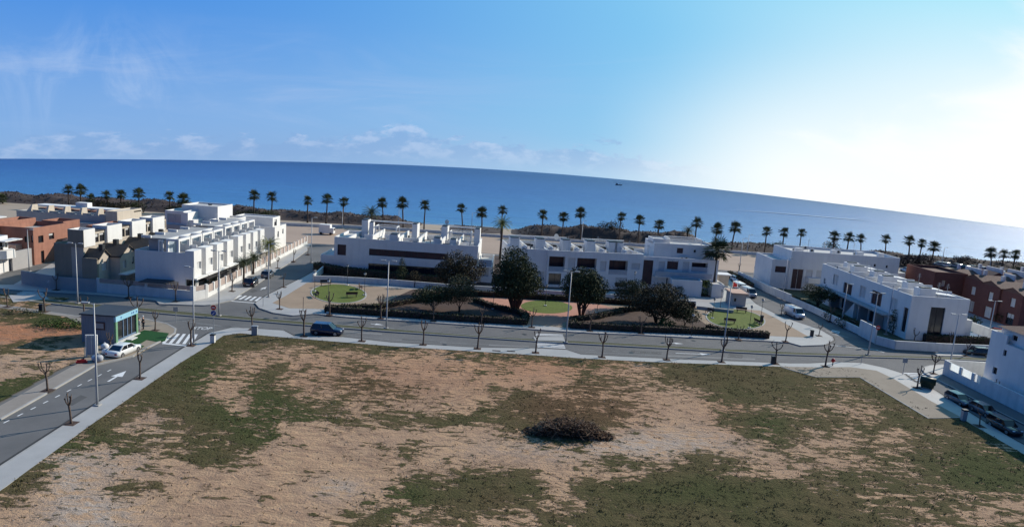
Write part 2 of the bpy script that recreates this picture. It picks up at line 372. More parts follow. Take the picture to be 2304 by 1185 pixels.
# ------------------------------------------------------------------ sea: gently domed sheet out to its horizon
SRX, SRY, SY0 = 9800.0, 62000.0, 205.0
def seaz(x, y): return -1.0 - x*x/(2*SRX) - max(y-SY0, 0)**2/(2*SRY)
def build_sea():
    xs = sorted(set([round((abs(t)**2.2)*(1 if t > 0 else -1)*2600, 2) for t in [i/44 for i in range(-44, 45)]]))
    ys = [SY0 - 60 + 3200*(i/90)**2.2 for i in range(91)]
    mb = MB()
    for y in ys:
        for x in xs: mb.v.append((x, y, seaz(x, y)))
    W = len(xs)
    for j in range(len(ys)-1):
        for i in range(W-1):
            a = j*W+i; mb.f.append((a, a+1, a+W+1, a+W))
    m, t, b = nodes_of('sea water'); l = t.links.new
    geo = N(t, 'ShaderNodeNewGeometry'); sp = N(t, 'ShaderNodeSeparateXYZ'); l(geo.outputs['Position'], sp.inputs[0])
    r = N(t, 'ShaderNodeValToRGB'); mr = N(t, 'ShaderNodeMapRange'); mr.inputs[1].default_value = 205; mr.inputs[2].default_value = 900; l(sp.outputs[1], mr.inputs[0])
    cr = r.color_ramp; cr.elements[0].position = 0; cr.elements[0].color = (*[x*1.0 for x in (.10, .27, .42)], 1)
    cr.elements[1].position = 1; cr.elements[1].color = (.021, .066, .20, 1)
    e = cr.elements.new(.07); e.color = (.065, .20, .41, 1); e = cr.elements.new(.35); e.color = (.040, .122, .32, 1)
    mp = N(t, 'ShaderNodeMapping'); mp.inputs['Scale'].default_value = (.25, 1.6, 1); l(geo.outputs['Position'], mp.inputs[0])
    n = N(t, 'ShaderNodeTexNoise'); n.inputs['Scale'].default_value = .02; n.inputs['Detail'].default_value = 10; n.inputs['Roughness'].default_value = .68; l(mp.outputs[0], n.inputs['Vector'])
    ma = N(t, 'ShaderNodeMath', operation='MULTIPLY_ADD'); l(n.outputs[0], ma.inputs[0]); ma.inputs[1].default_value = .16; l(mr.outputs[0], ma.inputs[2])
    mb2 = N(t, 'ShaderNodeMath', operation='SUBTRACT'); l(ma.outputs[0], mb2.inputs[0]); mb2.inputs[1].default_value = .08; l(mb2.outputs[0], r.inputs[0])
    n2 = N(t, 'ShaderNodeTexNoise'); n2.inputs['Scale'].default_value = .28; n2.inputs['Detail'].default_value = 8; n2.inputs['Roughness'].default_value = .7; l(mp.outputs[0], n2.inputs['Vector'])
    m2 = N(t, 'ShaderNodeMapRange'); m2.inputs[1].default_value = .3; m2.inputs[2].default_value = .7; m2.inputs[3].default_value = .78; m2.inputs[4].default_value = 1.26; l(n2.outputs[0], m2.inputs[0])
    mx = N(t, 'ShaderNodeMix', data_type='RGBA', blend_type='MULTIPLY'); mx.inputs[0].default_value = 1; l(r.outputs[0], mx.inputs[6]); l(m2.outputs[0], mx.inputs[7])
    l(mx.outputs[2], b.inputs['Base Color']); b.inputs['Roughness'].default_value = .42; b.inputs['Specular IOR Level'].default_value = .40; b.inputs['Specular Tint'].default_value = (.42, .72, 1.0, 1)
    bp = N(t, 'ShaderNodeBump'); bp.inputs['Strength'].default_value = .9; bp.inputs['Distance'].default_value = 1.2; l(n2.outputs[0], bp.inputs['Height']); l(bp.outputs[0], b.inputs['Normal'])
    struct('sea', mb, m, True, fix=False)
build_sea()
def surf():
    mb = MB()
    for (off, w_) in ((0.2, .55), (3.4, .3)):
        for i in range(-110, 110):
            x0, x1 = i*2.0, i*2.0+2.0
            f = lambda x: 216 - 9*(x/150)**2 + 2.5*math.sin(x/23) + 5.2 + off + .8*mnoise.noise(Vector((x*.12, off, 0)))
            if mnoise.noise(Vector((x0*.05, off*3, 2))) < -.12: continue
            y0, y1 = f(x0), f(x1); a, b = w_*(.5+abs(mnoise.noise(Vector((x0*.2, off, 5))))), w_*(.5+abs(mnoise.noise(Vector((x1*.2, off, 5)))))
            mb.poly([(x0,y0-a,seaz(x0,y0)+.12),(x1,y1-b,seaz(x1,y1)+.12),(x1,y1+b,seaz(x1,y1)+.12),(x0,y0+a,seaz(x0,y0)+.12)])
    struct('surf', mb, mat('surf foam', (.75,.78,.80), (.45,.56,.66), .6, .5), fix=False)
surf()
def seahit(u, v):
    z = -1.0
    for _ in range(60):
        x, y = P(u, v, z); z = .5*z + .5*seaz(x, min(y, 1400))
    return (x, y, z)

# ------------------------------------------------------------------ ground sheet and beach
struct('ground', MB().poly([(-900,-300,-.06),(900,-300,-.06),(900,200,-.06),(-900,200,-.06)]), M['sand'])
bch = MB(); xs = [i*12 for i in range(-60, 61)]
def shore(x): return 216 - 9*(x/150)**2 + 2.5*math.sin(x/23)
for i in range(len(xs)-1):
    for j in range(4):
        q = []
        for (x, jj) in ((xs[i], j), (xs[i+1], j), (xs[i+1], j+1), (xs[i], j+1)):
            s = shore(x); y = 188 + (s+14-188)*jj/4
            zz = [-.05, .05, -.1, -.9, None][jj]
            if jj == 4: zz = seaz(x, y) - .6
            elif jj == 3: zz = min(-.5, seaz(x, y)+.25)
            q.append((x, y, zz))
        bch.poly(q)
struct('beach', bch, M['sand'], True)

# asphalt road network: one sheet under the raised blocks
struct('road', MB().poly([(-260,20,0),(260,20,0),(260,160,0),(-260,160,0)]), M['asphalt'])

M['kerb_shade'] = mat('dark gutter strip', (.06,.058,.056), (.035,.034,.033), .9, .8)  # dark strip that paints the shade line at the foot of the kerbs
def slab(name, pix, z, m, z0=-.04, zp=None):
    return struct(name, MB().prism(PP(pix, z if zp is None else zp), z0, z), m)
K = .13
# vacant lot pavement (near side of the avenue, left street, right street)
lotwalk_out = [(-260,1172),(0,1049),(138,960),(302,853),(421,778),(440,768),(454,760),(473,748),(521,737),(562,738),(637,743),(659,755),(700,756),(772,758),(880,770),(1063,781),(1172,783),(1205,783),(1274,786.5),(1307,797),(1383,801),(1529,808),(1748,816),(1780,817),(1824,817),(1878,814),(1940,816),(1991,827),(2032,840),(2056,858),(2102,877),(2170,921),(2224,955),(2267,981),(2304,1001),(2500,1110)]
lotwalk_in = [(-260,1228),(0,1103),(197,960),(351,853),(400,819),(480,770),(503,754),(540,749),(600,755),(681,762),(880,778),(1213,799),(1300,805),(1467,813.5),(1780,825),(1859,827),(1913,826),(1972,834),(2010,852),(2094,902),(2161,939),(2304,1021),(2500,1135)]
struct('pavement', MB().prism(PP(lotwalk_out, K) + list(reversed(PP(lotwalk_in, K))), -.04, K), M['walk'])
# kerb: pale stone edge along the street side
def ribbon(name, pix, w, z0, z1, m, zp=None, closed=False):
    pts = [Vector((*P(u, v, z1 if zp is None else zp), 0)) for u, v in pix]
    mb = MB(); n = len(pts); offs = []
    for i in range(n):
        a = pts[i-1] if (i > 0 or closed) else pts[i]; b = pts[(i+1) % n] if (i < n-1 or closed) else pts[i]
        d = (b-a).normalized(); offs.append(Vector((-d.y, d.x, 0))*w/2)
    rng = range(n) if closed else range(n-1)
    for i in rng:
        j = (i+1) % n
        c = [pts[i]-offs[i], pts[j]-offs[j], pts[j]+offs[j], pts[i]+offs[i]]
        mb.poly([(p.x,p.y,z1) for p in c])
        mb.poly([(c[0].x,c[0].y,z0),(c[1].x,c[1].y,z0),(c[1].x,c[1].y,z1),(c[0].x,c[0].y,z1)])
        mb.poly([(c[3].x,c[3].y,z0),(c[2].x,c[2].y,z0),(c[2].x,c[2].y,z1),(c[3].x,c[3].y,z1)])
        if not closed and i in (0, n-2):
            e = (c[0], c[3]) if i == 0 else (c[1], c[2])
            mb.poly([(e[0].x,e[0].y,z0),(e[1].x,e[1].y,z0),(e[1].x,e[1].y,z1),(e[0].x,e[0].y,z1)])
    return struct(name, mb, m)
ribbon('kerb_shade', lotwalk_out, .6, -.04, .007, M['kerb_shade'], zp=0)
ribbon('kerb', lotwalk_out, .18, -.04, K+.006, M['kerb'])
# beige footpath apron in the right corner of the lot
slab('footpath', [(1758,824),(1859,826),(1913,825),(1972,833),(2010,851),(2094,901),(2163,938),(2089,940),(1935,848),(1835,847)], K+.012, M['apron'])
ribbon('kerb', [(1758,825),(1835,847),(1935,848),(2089,940),(2163,938)], .14, 0, K+.03, M['kerb'])

M['walk2'] = mat('dusty brown pavement', (.31,.27,.23), (.25,.215,.18), .85, .5, .15, 14, detail=9)
# left plot block (kiosk) pavement
slab('pavement', [(-300,668),(0,686),(36,690),(190,713),(250,708),(330,718),(375,728),(395,739),(392,748),(355,769),(300,800),(213,820),(200,828),(130,868),(0,941),(-300,1100),(-300,1060),(0,912),(165,822),(205,806),(190,735),(150,712),(0,692),(-300,672)], K, M['walk2'])
slab('pavement', [(190,716),(250,709),(330,719),(375,729),(393,740),(390,748),(355,769),(300,800),(213,819),(190,815)], K+.008, M['apron'])
ribbon('kerb', [(-300,667),(0,685),(36,690),(190,713),(250,707),(330,717),(375,727),(395,738),(393,748),(355,769),(325,784),(298,800),(213,820),(200,828),(130,868),(0,941),(-300,1100)], .18, -.04, K+.012, M['kerb'])

# central planted strip of the avenue
up = [(-200,650),(0,659),(68,670),(173,680),(302,690),(400,699),(562,713),(697,724),(880,739),(1109,757),(1300,766),(1508,777),(1612,783),(1780,791),(1945,797),(2215,804),(2500,812)]
dn = [(-200,658),(0,667),(65,676),(189,690),(302,698),(400,707),(562,720),(697,731),(880,745),(1197,766),(1300,772),(1529,784),(1654,791),(1780,797),(2067,805),(2224,810),(2500,820)]
ribbon('kerb_shade', dn, .6, -.04, .007, M['kerb_shade'], zp=0); ribbon('kerb_shade', up, .5, -.04, .0075, M['kerb_shade'], zp=0)
struct('median', MB().prism(PP(up, .12) + list(reversed(PP(dn, .12))), -.04, .12), M['median'])
ribbon('kerb', dn, .16, -.04, .15, M['kerb'])
ribbon('kerb', up, .16, -.04, .15, M['kerb'])
# crossings through the strip
for q in ([(20,664),(95,658),(110,672),(30,679)], [(1200,757),(1268,757),(1271,767),(1204,765)]):
    struct('crossing', MB().prism(PP(q, .16), 0, .16), M['walk'])

# far side: west block
slab('pavement', [(-300,640),(0,648),(27,651),(127,657),(232,663),(351,675),(359,683),(459,686),(473,685),(524,674),(539,661),(575,640),(625,606),(660,585),(693,561),(700,548),(640,548),(400,548),(-200,548)], K, M['walk'])
ribbon('kerb', [(-300,640),(0,648),(27,651),(127,657),(232,663),(351,675),(359,683),(459,686),(473,685),(524,674),(539,661),(575,640),(625,606),(660,585),(693,561)], .16, -.04, K+.01, M['kerb'])
# side street on the far left
slab('street', [(-60,640),(30,640),(80,612),(175,560),(120,560),(0,618)], K+.004, M['asphalt'])
# park block
parkk = [(708,705),(659,709),(616,703),(584,692),(575,681),(593,669),(611,659),(686,622),(735,594),(760,578),(800,575),(1200,594),(1600,618),(1640,628),(1700,683),(1753,710),(1845,741),(1872,757),(1875,764),(1856,775),(1802,777),(1777,770),(1726,766),(1529,757),(1425,751),(1350,749),(1276,745),(1176,738),(1130,735),(900,720),(880,719),(778,712)]
ribbon('kerb_shade', parkk, .6, -.04, .007, M['kerb_shade'], zp=0, closed=True)
slab('pavement', parkk, K, M['walk'])
ribbon('kerb', parkk, .16, -.04, K+.01, M['kerb'], closed=True)
slab('park_ground', [(613,681),(643,665),(690,636),(712,633),(1000,655),(1300,672),(1560,688),(1651,694),(1710,698),(1745,715),(1823,759),(1727,755),(1283,738),(1178,728),(880,707),(730,695),(651,693)], K+.01, M['gravel'])
slab('plaza', [(1075,672),(1130,662),(1300,670),(1395,697),(1340,712),(1283,716),(1262,730),(1178,731),(1176,706),(1110,690)], K+.016, M['pink'])
slab('planting_bed', [(740,697),(850,686),(930,650),(1000,655),(1075,668),(1110,690),(1176,706),(1178,727),(880,707)], K+.022, M['bark'])
slab('planting_bed', [(1283,716),(1340,712),(1395,697),(1440,690),(1540,695),(1590,730),(1700,748),(1725,753),(1283,737)], K+.022, M['bark'])
slab('pavement', [(705,633),(735,618),(1000,640),(1570,672),(1600,688),(1560,689),(1300,674),(1000,656)], K+.012, M['walk'])

def lawn_ellipse(cx, cy, ru, rv, tilt, name='lawn', stone=True):
    pts = []
    for i in range(40):
        a = 2*math.pi*i/40; pts.append((cx+ru*math.cos(a), cy+rv*math.sin(a)+tilt*math.cos(a)))
    struct(name, MB().prism(PP(pts, K+.03), 0, K+.03), M['lawn'])
    if stone: ribbon('lawn_edging', pts, .22, 0, K+.055, M['kerb'], closed=True)
lawn_ellipse(762, 660, 62, 21, 3)
lawn_ellipse(1230, 690, 58, 14.5, 2, stone=False)
lawn_ellipse(1655, 717, 66, 22, 6)
# east block (behind the right street)
slab('pavement', [(1729,622),(1760,650),(1830,697),(1932,748),(1965,767),(2013,780),(2120,786),(2230,790),(2500,800),(2700,740),(2600,665),(2100,640),(1735,620)], K, M['walk'])
slab('pavement', [(2103,795),(2125,785),(2300,790),(2300,803),(2110,799)], K+.01, M['walk'])
slab('garden_ground', [(1735,640),(1783,676),(1850,707),(1975,762),(2013,772),(2226,780),(2280,770),(2230,740),(1800,620)], K+.008, M['median'])
slab('garden_ground', [(440,660),(688,548),(640,548),(420,620),(230,652)], K+.012, M['apron'])
slab('garden_ground', [(712,625),(1000,639),(1500,660),(1600,668),(1640,640),(1600,600),(1000,570),(760,578)], K+.02, M['bark'])
# right foreground house block
slab('pavement', [(2076,830),(2082,824),(2094,821),(2120,819),(2230,822),(2500,840),(2500,1040),(2304,953),(2202,902),(2143,870),(2107,852),(2082,839)], K, M['walk'])
slab('pavement', [(2107,852),(2126,838),(2150,853),(2304,927),(2500,1010),(2500,1042),(2304,954),(2202,903),(2143,871)], K+.008, M['asphalt'])
ribbon('kerb', [(2230,822),(2120,819),(2094,821),(2082,824),(2076,830),(2082,839),(2107,852),(2143,870),(2202,902),(2304,953),(2500,1040)], .16, -.04, K+.012, M['kerb'])
# seafront: road edge, sandy car park and promenade wall
slab('scrubland', [(1745,592),(1900,622),(2100,641),(2700,672),(2700,620),(2304,603),(2100,588),(1745,564)], .02, M['scrub'])
slab('car_park', [(2020,604),(2120,596),(2310,606),(2330,634),(2200,630),(2100,640),(2026,640)], .04, M['apron'])
slab('seafront_parking', [(-100,548),(400,535),(693,547),(764,551),(1000,563),(1624,607),(1735,617),(1900,629),(1900,590),(1740,578),(1080,533),(690,510),(300,502),(-100,500)], .03, M['lotsand'])
ribbon('kerb', [(400,544),(560,546),(693,549),(764,553),(1000,565),(1624,609),(1735,619),(2100,644)], .35, -.04, .12, M['kerb'])
wl = thing('promenade_wall', 'long low pale wall between the sandy seafront car park and the dune scrub', 'wall', (0,190,0))
mbw = MB(); pp = PP([(420,500),(560,503),(690,509),(870,516),(1080,530.5),(1240,541),(1400,551),(1540,561),(1660,570),(1745,577)], 0)
for i in range(len(pp)-1): mbw.bar((pp[i][0], pp[i][1]-190, .35), (pp[i+1][0], pp[i+1][1]-190, .35), .4, .8)
mbw.build('wall_run', M['white2'], wl)

# ------------------------------------------------------------------ road markings
def mark(name, polys, m=None, z=.0105):
    mb = MB()
    for q in polys: mb.poly([(x, y, z) for x, y in PP(q, 0)])
    return struct(name, mb, m or M['paint'])
def lerp(a, b, t): return (a[0]+(b[0]-a[0])*t, a[1]+(b[1]-a[1])*t)
def zebra(name, a, b, c, d, n, m=None, duty=.5, z=.0105):
    """stripes across quad a-b (near edge) / d-c (far edge)"""
    qs = []
    for i in range(n):
        t0 = (i+.0)/n; t1 = (i+duty)/n
        qs.append([lerp(a,b,t0), lerp(a,b,t1), lerp(d,c,t1), lerp(d,c,t0)])
    return mark(name, qs, m, z)
zebra('zebra_crossing', (364,771),(440,775),(452,752),(385,750), 5)
zebra('zebra_crossing', (524,672),(584,678),(595,669),(540,664), 5)
zebra('zebra_crossing', (720,574),(752,576),(762,570),(730,568), 5)
def zebra_h(name, tl, tr, br, bl, n, m=None):
    qs = []
    for i in range(n):
        t0 = i/n; t1 = (i+.5)/n
        qs.append([lerp(tl,bl,t1), lerp(tr,br,t1), lerp(tr,br,t0), lerp(tl,bl,t0)])
    return mark(name, qs, m)
zebra_h('zebra_crossing', (1207,769.5),(1268,771.5),(1273,785),(1210,782), 4)
zebra_h('zebra_crossing', (1207,750),(1266,752),(1268,757),(1204,756), 2)
zebra_h('zebra_crossing', (48,671),(66,674),(40,684),(5,680), 4)
zebra_h('zebra_crossing', (52,655),(98,658),(84,667),(28,664), 4)
zebra_h('zebra_crossing', (1855,742),(1912,760),(1886,757),(1872,752), 2, M['paintold'])
zebra_h('zebra_crossing', (2040,841),(2086,846),(2104,859),(2070,862), 5)
zebra_h('zebra_crossing', (1872,742),(1890,746),(1886,756),(1868,748), 3)
# stop lines, lane lines
def line(pts, w=.12, name='lane_line', m=None):
    ps = [Vector((*p, 0)) for p in PP(pts, 0)]; mb = MB()
    for i in range(len(ps)-1):
        d = (ps[i+1]-ps[i]).normalized(); o = Vector((-d.y, d.x, 0))*w/2
        mb.poly([tuple(q)[:2]+(.0112,) for q in (ps[i]-o, ps[i+1]-o, ps[i+1]+o, ps[i]+o)])
    return struct(name, mb, m or M['paintold'])
def dashes(a, b, n, duty=.4, w=.12, m=None):
    p = PP([a, b], 0); a = Vector((*p[0], 0)); b = Vector((*p[1], 0)); mb = MB(); d = (b-a).normalized(); o = Vector((-d.y, d.x, 0))*w/2
    for i in range(n):
        p0 = a.lerp(b, i/n); p1 = a.lerp(b, (i+duty)/n)
        mb.poly([tuple(q)[:2]+(.0108,) for q in (p0-o, p1-o, p1+o, p0+o)])
    return struct('lane_line', mb, m or M['paint'])
M['patch'] = mat('asphalt repair patch', (.11,.106,.103), (.085,.082,.08), .93, .6, .2, 20)
M['stain'] = mat('pale worn asphalt', (.235,.225,.215), (.19,.182,.175), .93, .5, .2, 20)
for q in ([(150,905),(182,888),(196,893),(162,912)],[(330,833),(348,822),(356,826),(338,838)],[(905,762),(990,768),(990,771),(905,765)],[(1420,788),(1490,792),(1488,797),(1418,793)],[(1640,795),(1672,797),(1670,806),(1636,804)],[(640,714),(672,717),(668,721),(636,718)],[(1900,775),(1960,781),(1950,786),(1892,780)],[(560,655),(572,650),(580,654),(568,659)],[(2150,880),(2175,893),(2166,898),(2142,885)],[(1010,748),(1060,752),(1058,755),(1008,751)]):
    mark('asphalt_patch', [q], M['patch'], .0042)
for q in ([(700,738),(860,750),(860,753),(700,741)],[(1100,774),(1190,779),(1190,781),(1100,777)],[(1500,798),(1700,806),(1698,809),(1498,802)],[(1790,790),(1900,798),(1900,802),(1788,796)]):
    mark('asphalt_patch', [q], M['stain'], .0038)
dashes((-60,985),(262,825), 12)
line([(-100,985),(0,942),(110,880),(194,830)], .14)
line([(366,772),(424,778)], .4, 'stop_line', M['paint'])
line([(520,677),(580,682)], .3, 'stop_line', M['paint'])
line([(2033,839),(2083,841)], .4, 'stop_line', M['paint'])
line([(410,722),(500,733),(540,737)], .12); line([(440,728),(520,735)], .1)
line([(1868,776),(1975,787)], .16, m=M['paint']); line([(1972,787),(1990,793)], .14, m=M['paint'])
line([(1190,770),(1210,771)], .1)
for (a, b, n) in (((620,722),(1180,762), 22), ((1300,786),(1900,812), 24), ((760,729),(900,740), 6), ((1380,758),(1760,779), 14), ((560,640),(620,606), 10), ((1880,760),(2100,800), 5)):
    dashes(a, b, n, .45, .1, M['paintold'])
line([(660,748),(760,752),(880,764),(1160,778)], .1); line([(1320,792),(1740,812)], .1)
line([(1400,776),(1440,777)], .12)
def arrow(a, b, w=.14, head=.5, hl=1.3):
    p = PP([a, b], 0); a = Vector((*p[0], 0)); b = Vector((*p[1], 0)); d = (b-a).normalized(); o = Vector((-d.y, d.x, 0))
    s = b - d*hl
    mb = MB()
    z = lambda q: (q.x, q.y, .0118)
    mb.poly([z(a-o*w/2), z(s-o*w/2), z(s+o*w/2), z(a+o*w/2)]); mb.poly([z(s-o*head), z(b), z(s+o*head)])
    struct('arrow_marking', mb, M['paint'])
arrow((243,858),(284,834), .22, .55, 1.7)
arrow((586,652),(600,645), .16, .4, 1.6)
arrow((1520,794),(1600,797), .16, .4, 1.4); arrow((1500,771),(1538,773), .16, .35, 1.2); arrow((834,728),(864,731), .16, .35, 1.2)
# STOP painted on the lane, seen from the kiosk street
cu = bpy.data.curves.new('stop_text', 'FONT'); cu.body = 'STOP'; cu.size = 1.5; cu.align_x = 'CENTER'
to = bpy.data.objects.new('stop_text', cu); COL.objects.link(to)
dg = bpy.context.evaluated_depsgraph_get(); me = bpy.data.meshes.new_from_object(to.evaluated_get(dg)); bpy.data.objects.remove(to)
so = bpy.data.objects.new('stop_marking', me); COL.objects.link(so); me.materials.append(M['paint']); so['kind'] = 'structure'
x, y = P(452, 741); so.location = (x, y, .0115); so.rotation_euler = (0, 0, R(8)); so.scale = (.62, 1.15, 1)
# ------------------------------------------------------------------ vacant lots: terrain with grass / bare soil layout
# refined per-row data read off the photograph (36 columns of 64 px, rows every 30 px from v=740)
GRID = [
 [4,4,2,9,9,9,9,9,9,9,9,9,9,9,9,9,9,9,9,9,9,9,9,9,9,9,9,9,9,9,9,9,9,9,9,9],
 [4,3,3,9,9,9,9,8,8,7,7,8,8,8,8,8,8,8,9,9,9,9,9,9,9,9,9,9,9,9,9,9,9,9,9,9],
 [3,3,6,9,9,9,9,8,4,2,3,3,4,5,4,3,4,5,7,7,7,8,8,8,9,9,9,9,9,9,9,9,9,9,9,9],
 [3,6,6,9,9,9,8,6,3,6,4,3,6,2,1,2,3,4,1,2,5,3,3,6,8,8,8,8,8,8,9,9,9,9,9,9],
 [6,7,8,9,9,8,7,4,4,6,3,4,4,4,2,1,2,3,1,2,5,6,4,7,9,9,9,9,8,5,8,9,9,9,9,9],
 [8,8,8,8,8,9,9,3,3,8,5,4,5,5,5,1,1,4,7,5,5,4,3,2,3,8,9,8,6,5,7,9,9,9,9,9],
 [8,8,8,7,6,6,9,8,3,6,6,6,3,3,3,3,2,6,7,7,6,5,4,2,1,4,5,5,6,4,4,7,8,9,9,9],
 [9,9,8,8,5,3,8,8,6,6,4,5,6,5,7,8,7,6,7,8,8,5,3,2,1,6,8,7,6,7,5,7,8,9,9,9],
 [9,9,7,7,4,3,4,7,8,6,1,1,2,1,1,1,1,3,7,8,7,5,2,1,1,2,6,6,4,4,6,3,6,6,8,8],
 [9,9,6,4,7,6,5,7,7,3,1,1,1,3,6,2,1,1,1,4,4,1,1,1,2,2,3,6,3,3,5,4,7,7,5,6],
 [8,6,1,2,2,3,4,8,4,2,1,1,1,1,2,1,4,1,1,1,3,7,5,4,7,7,4,2,4,3,4,6,7,7,8,7],
 [7,6,2,3,2,2,1,1,1,1,1,1,1,1,5,5,6,7,7,2,3,2,4,8,9,6,4,2,5,6,7,5,6,8,8,8],
 [7,4,1,3,6,5,1,1,1,1,1,2,1,2,8,7,8,9,8,3,8,8,9,9,9,9,9,9,7,6,5,6,5,7,6,7],
 [5,3,1,1,4,1,1,1,1,1,1,1,3,5,5,8,9,8,6,5,4,8,9,9,9,9,9,9,9,9,5,4,5,6,4,3],
 [2,2,1,1,1,1,1,1,1,1,1,3,5,8,4,6,7,5,4,7,7,8,9,9,9,9,9,9,9,9,7,6,6,4,4,4],
 [1,1,1,1,1,1,1,1,1,1,1,2,4,6,3,4,5,3,3,6,6,9,9,9,9,9,9,9,9,9,7,6,5,5,4,5]]
for r_ in GRID: assert len(r_) == 36, (len(r_), r_)
def gsample(u, v):
    a = min(max((u-32)/64, 0), 34.999); b = min(max((v-740)/30, 0), 14.999)
    i, j = int(a), int(b); a -= i; b -= j
    return (GRID[j][i]*(1-a)+GRID[j][i+1]*a)*(1-b) + (GRID[j+1][i]*(1-a)+GRID[j+1][i+1]*a)*b
GREEN = [(640,960,120,60,.9),(560,900,100,60,.7),(200,1040,110,70,.9),(900,1120,130,50,.7),(1600,1130,260,70,.45),(1500,1140,160,60,.35),(2240,1060,150,60,.9),(1730,960,60,40,.6),(450,830,60,60,.6),(1230,1000,120,30,.5),(130,720,60,25,1.),(100,870,120,40,.6)]
RED = [(90,750,160,22,1.),(90,690,160,12,.6),(900,840,400,60,.55),(1250,820,160,40,.7),(1300,930,160,60,.6),(1640,930,60,60,.5)]
PALE = [(200,1160,110,60,1.),(120,1040,40,30,.8),(250,1040,90,40,.6),(150,1070,50,50,.7),(760,1100,60,25,.7),(1500,1000,200,40,.6),(1300,1010,260,30,.5),(330,970,80,40,.4)]
BROWN = [(1300,920,160,55,1.),(830,870,200,60,.6),(1500,1150,160,40,.5),(1100,1125,120,50,.4),(1600,850,260,30,.35)]
def blobs(lst, u, v):
    s = 0
    for (a, b, ru, rv, w_) in lst: s += w_*math.exp(-((u-a)/ru)**2-((v-b)/rv)**2)
    return min(s, 1)
def inside(p, poly):
    c = False; n = len(poly); x, y = p
    for i in range(n):
        x1, y1 = poly[i]; x2, y2 = poly[(i+1) % n]
        if (y1 > y) != (y2 > y) and x < (x2-x1)*(y-y1)/(y2-y1)+x1: c = not c
    return c
TRACKS = []
for (u, v, r_) in ((1060,930,9.0),(1010,850,5.0),(545,915,4.0),(900,870,6),(1600,930,7)):
    cx, cy = P(u-60, v); TRACKS.append((cx, cy-r_*.2, r_))
def terrain(name, poly, x0, x1, y0, y1, step, gfun):
    nx = int((x1-x0)/step)+1; ny = int((y1-y0)/step)+1
    idx = {}; mb = MB(); at = []
    for j in range(ny):
        for i in range(nx):
            x = x0+i*step; y = y0+j*step
            if not inside((x, y), poly): continue
            u, v = proj(x, y, 0)
            h = .10 + .045*mnoise.noise(Vector((x*.55, y*.55, 0))) + .022*mnoise.noise(Vector((x*2.1, y*2.1, 3)))
            for (cx, cy, rr) in TRACKS:
                d = math.hypot(x-cx, y-cy)
                if abs(d-rr) < 1.6: h += .025*math.cos((d-rr)*7.5)*(1-abs(d-rr)/1.6)
            g, rd, pl, gn, br = gfun(u, v)
            h = min(h + .03*g, .125)
            tk = 0
            for (cx, cy, rr) in TRACKS:
                d = math.hypot(x-cx, y-cy)
                if abs(d-rr) < 1.7 and mnoise.noise(Vector((x*.3, y*.3, rr))) > -.15: tk = max(tk, .5+.5*math.cos((d-rr)*9.0))
            idx[(i, j)] = len(mb.v); mb.v.append((x, y, h)); at.append((g, rd, pl, gn-br, tk))
    for (i, j), a in idx.items():
        b = idx.get((i+1, j)); c = idx.get((i+1, j+1)); d = idx.get((i, j+1))
        if b is not None and c is not None and d is not None: mb.f.append((a, b, c, d))
    o = struct(name, mb, lotmat, True, fix=False)
    for k, nme in enumerate(('grass', 'redness', 'pale', 'greenness', 'track')):
        A = o.data.attributes.new(nme, 'FLOAT', 'POINT'); A.data.foreach_set('value', [q[k] for q in at])
    return o
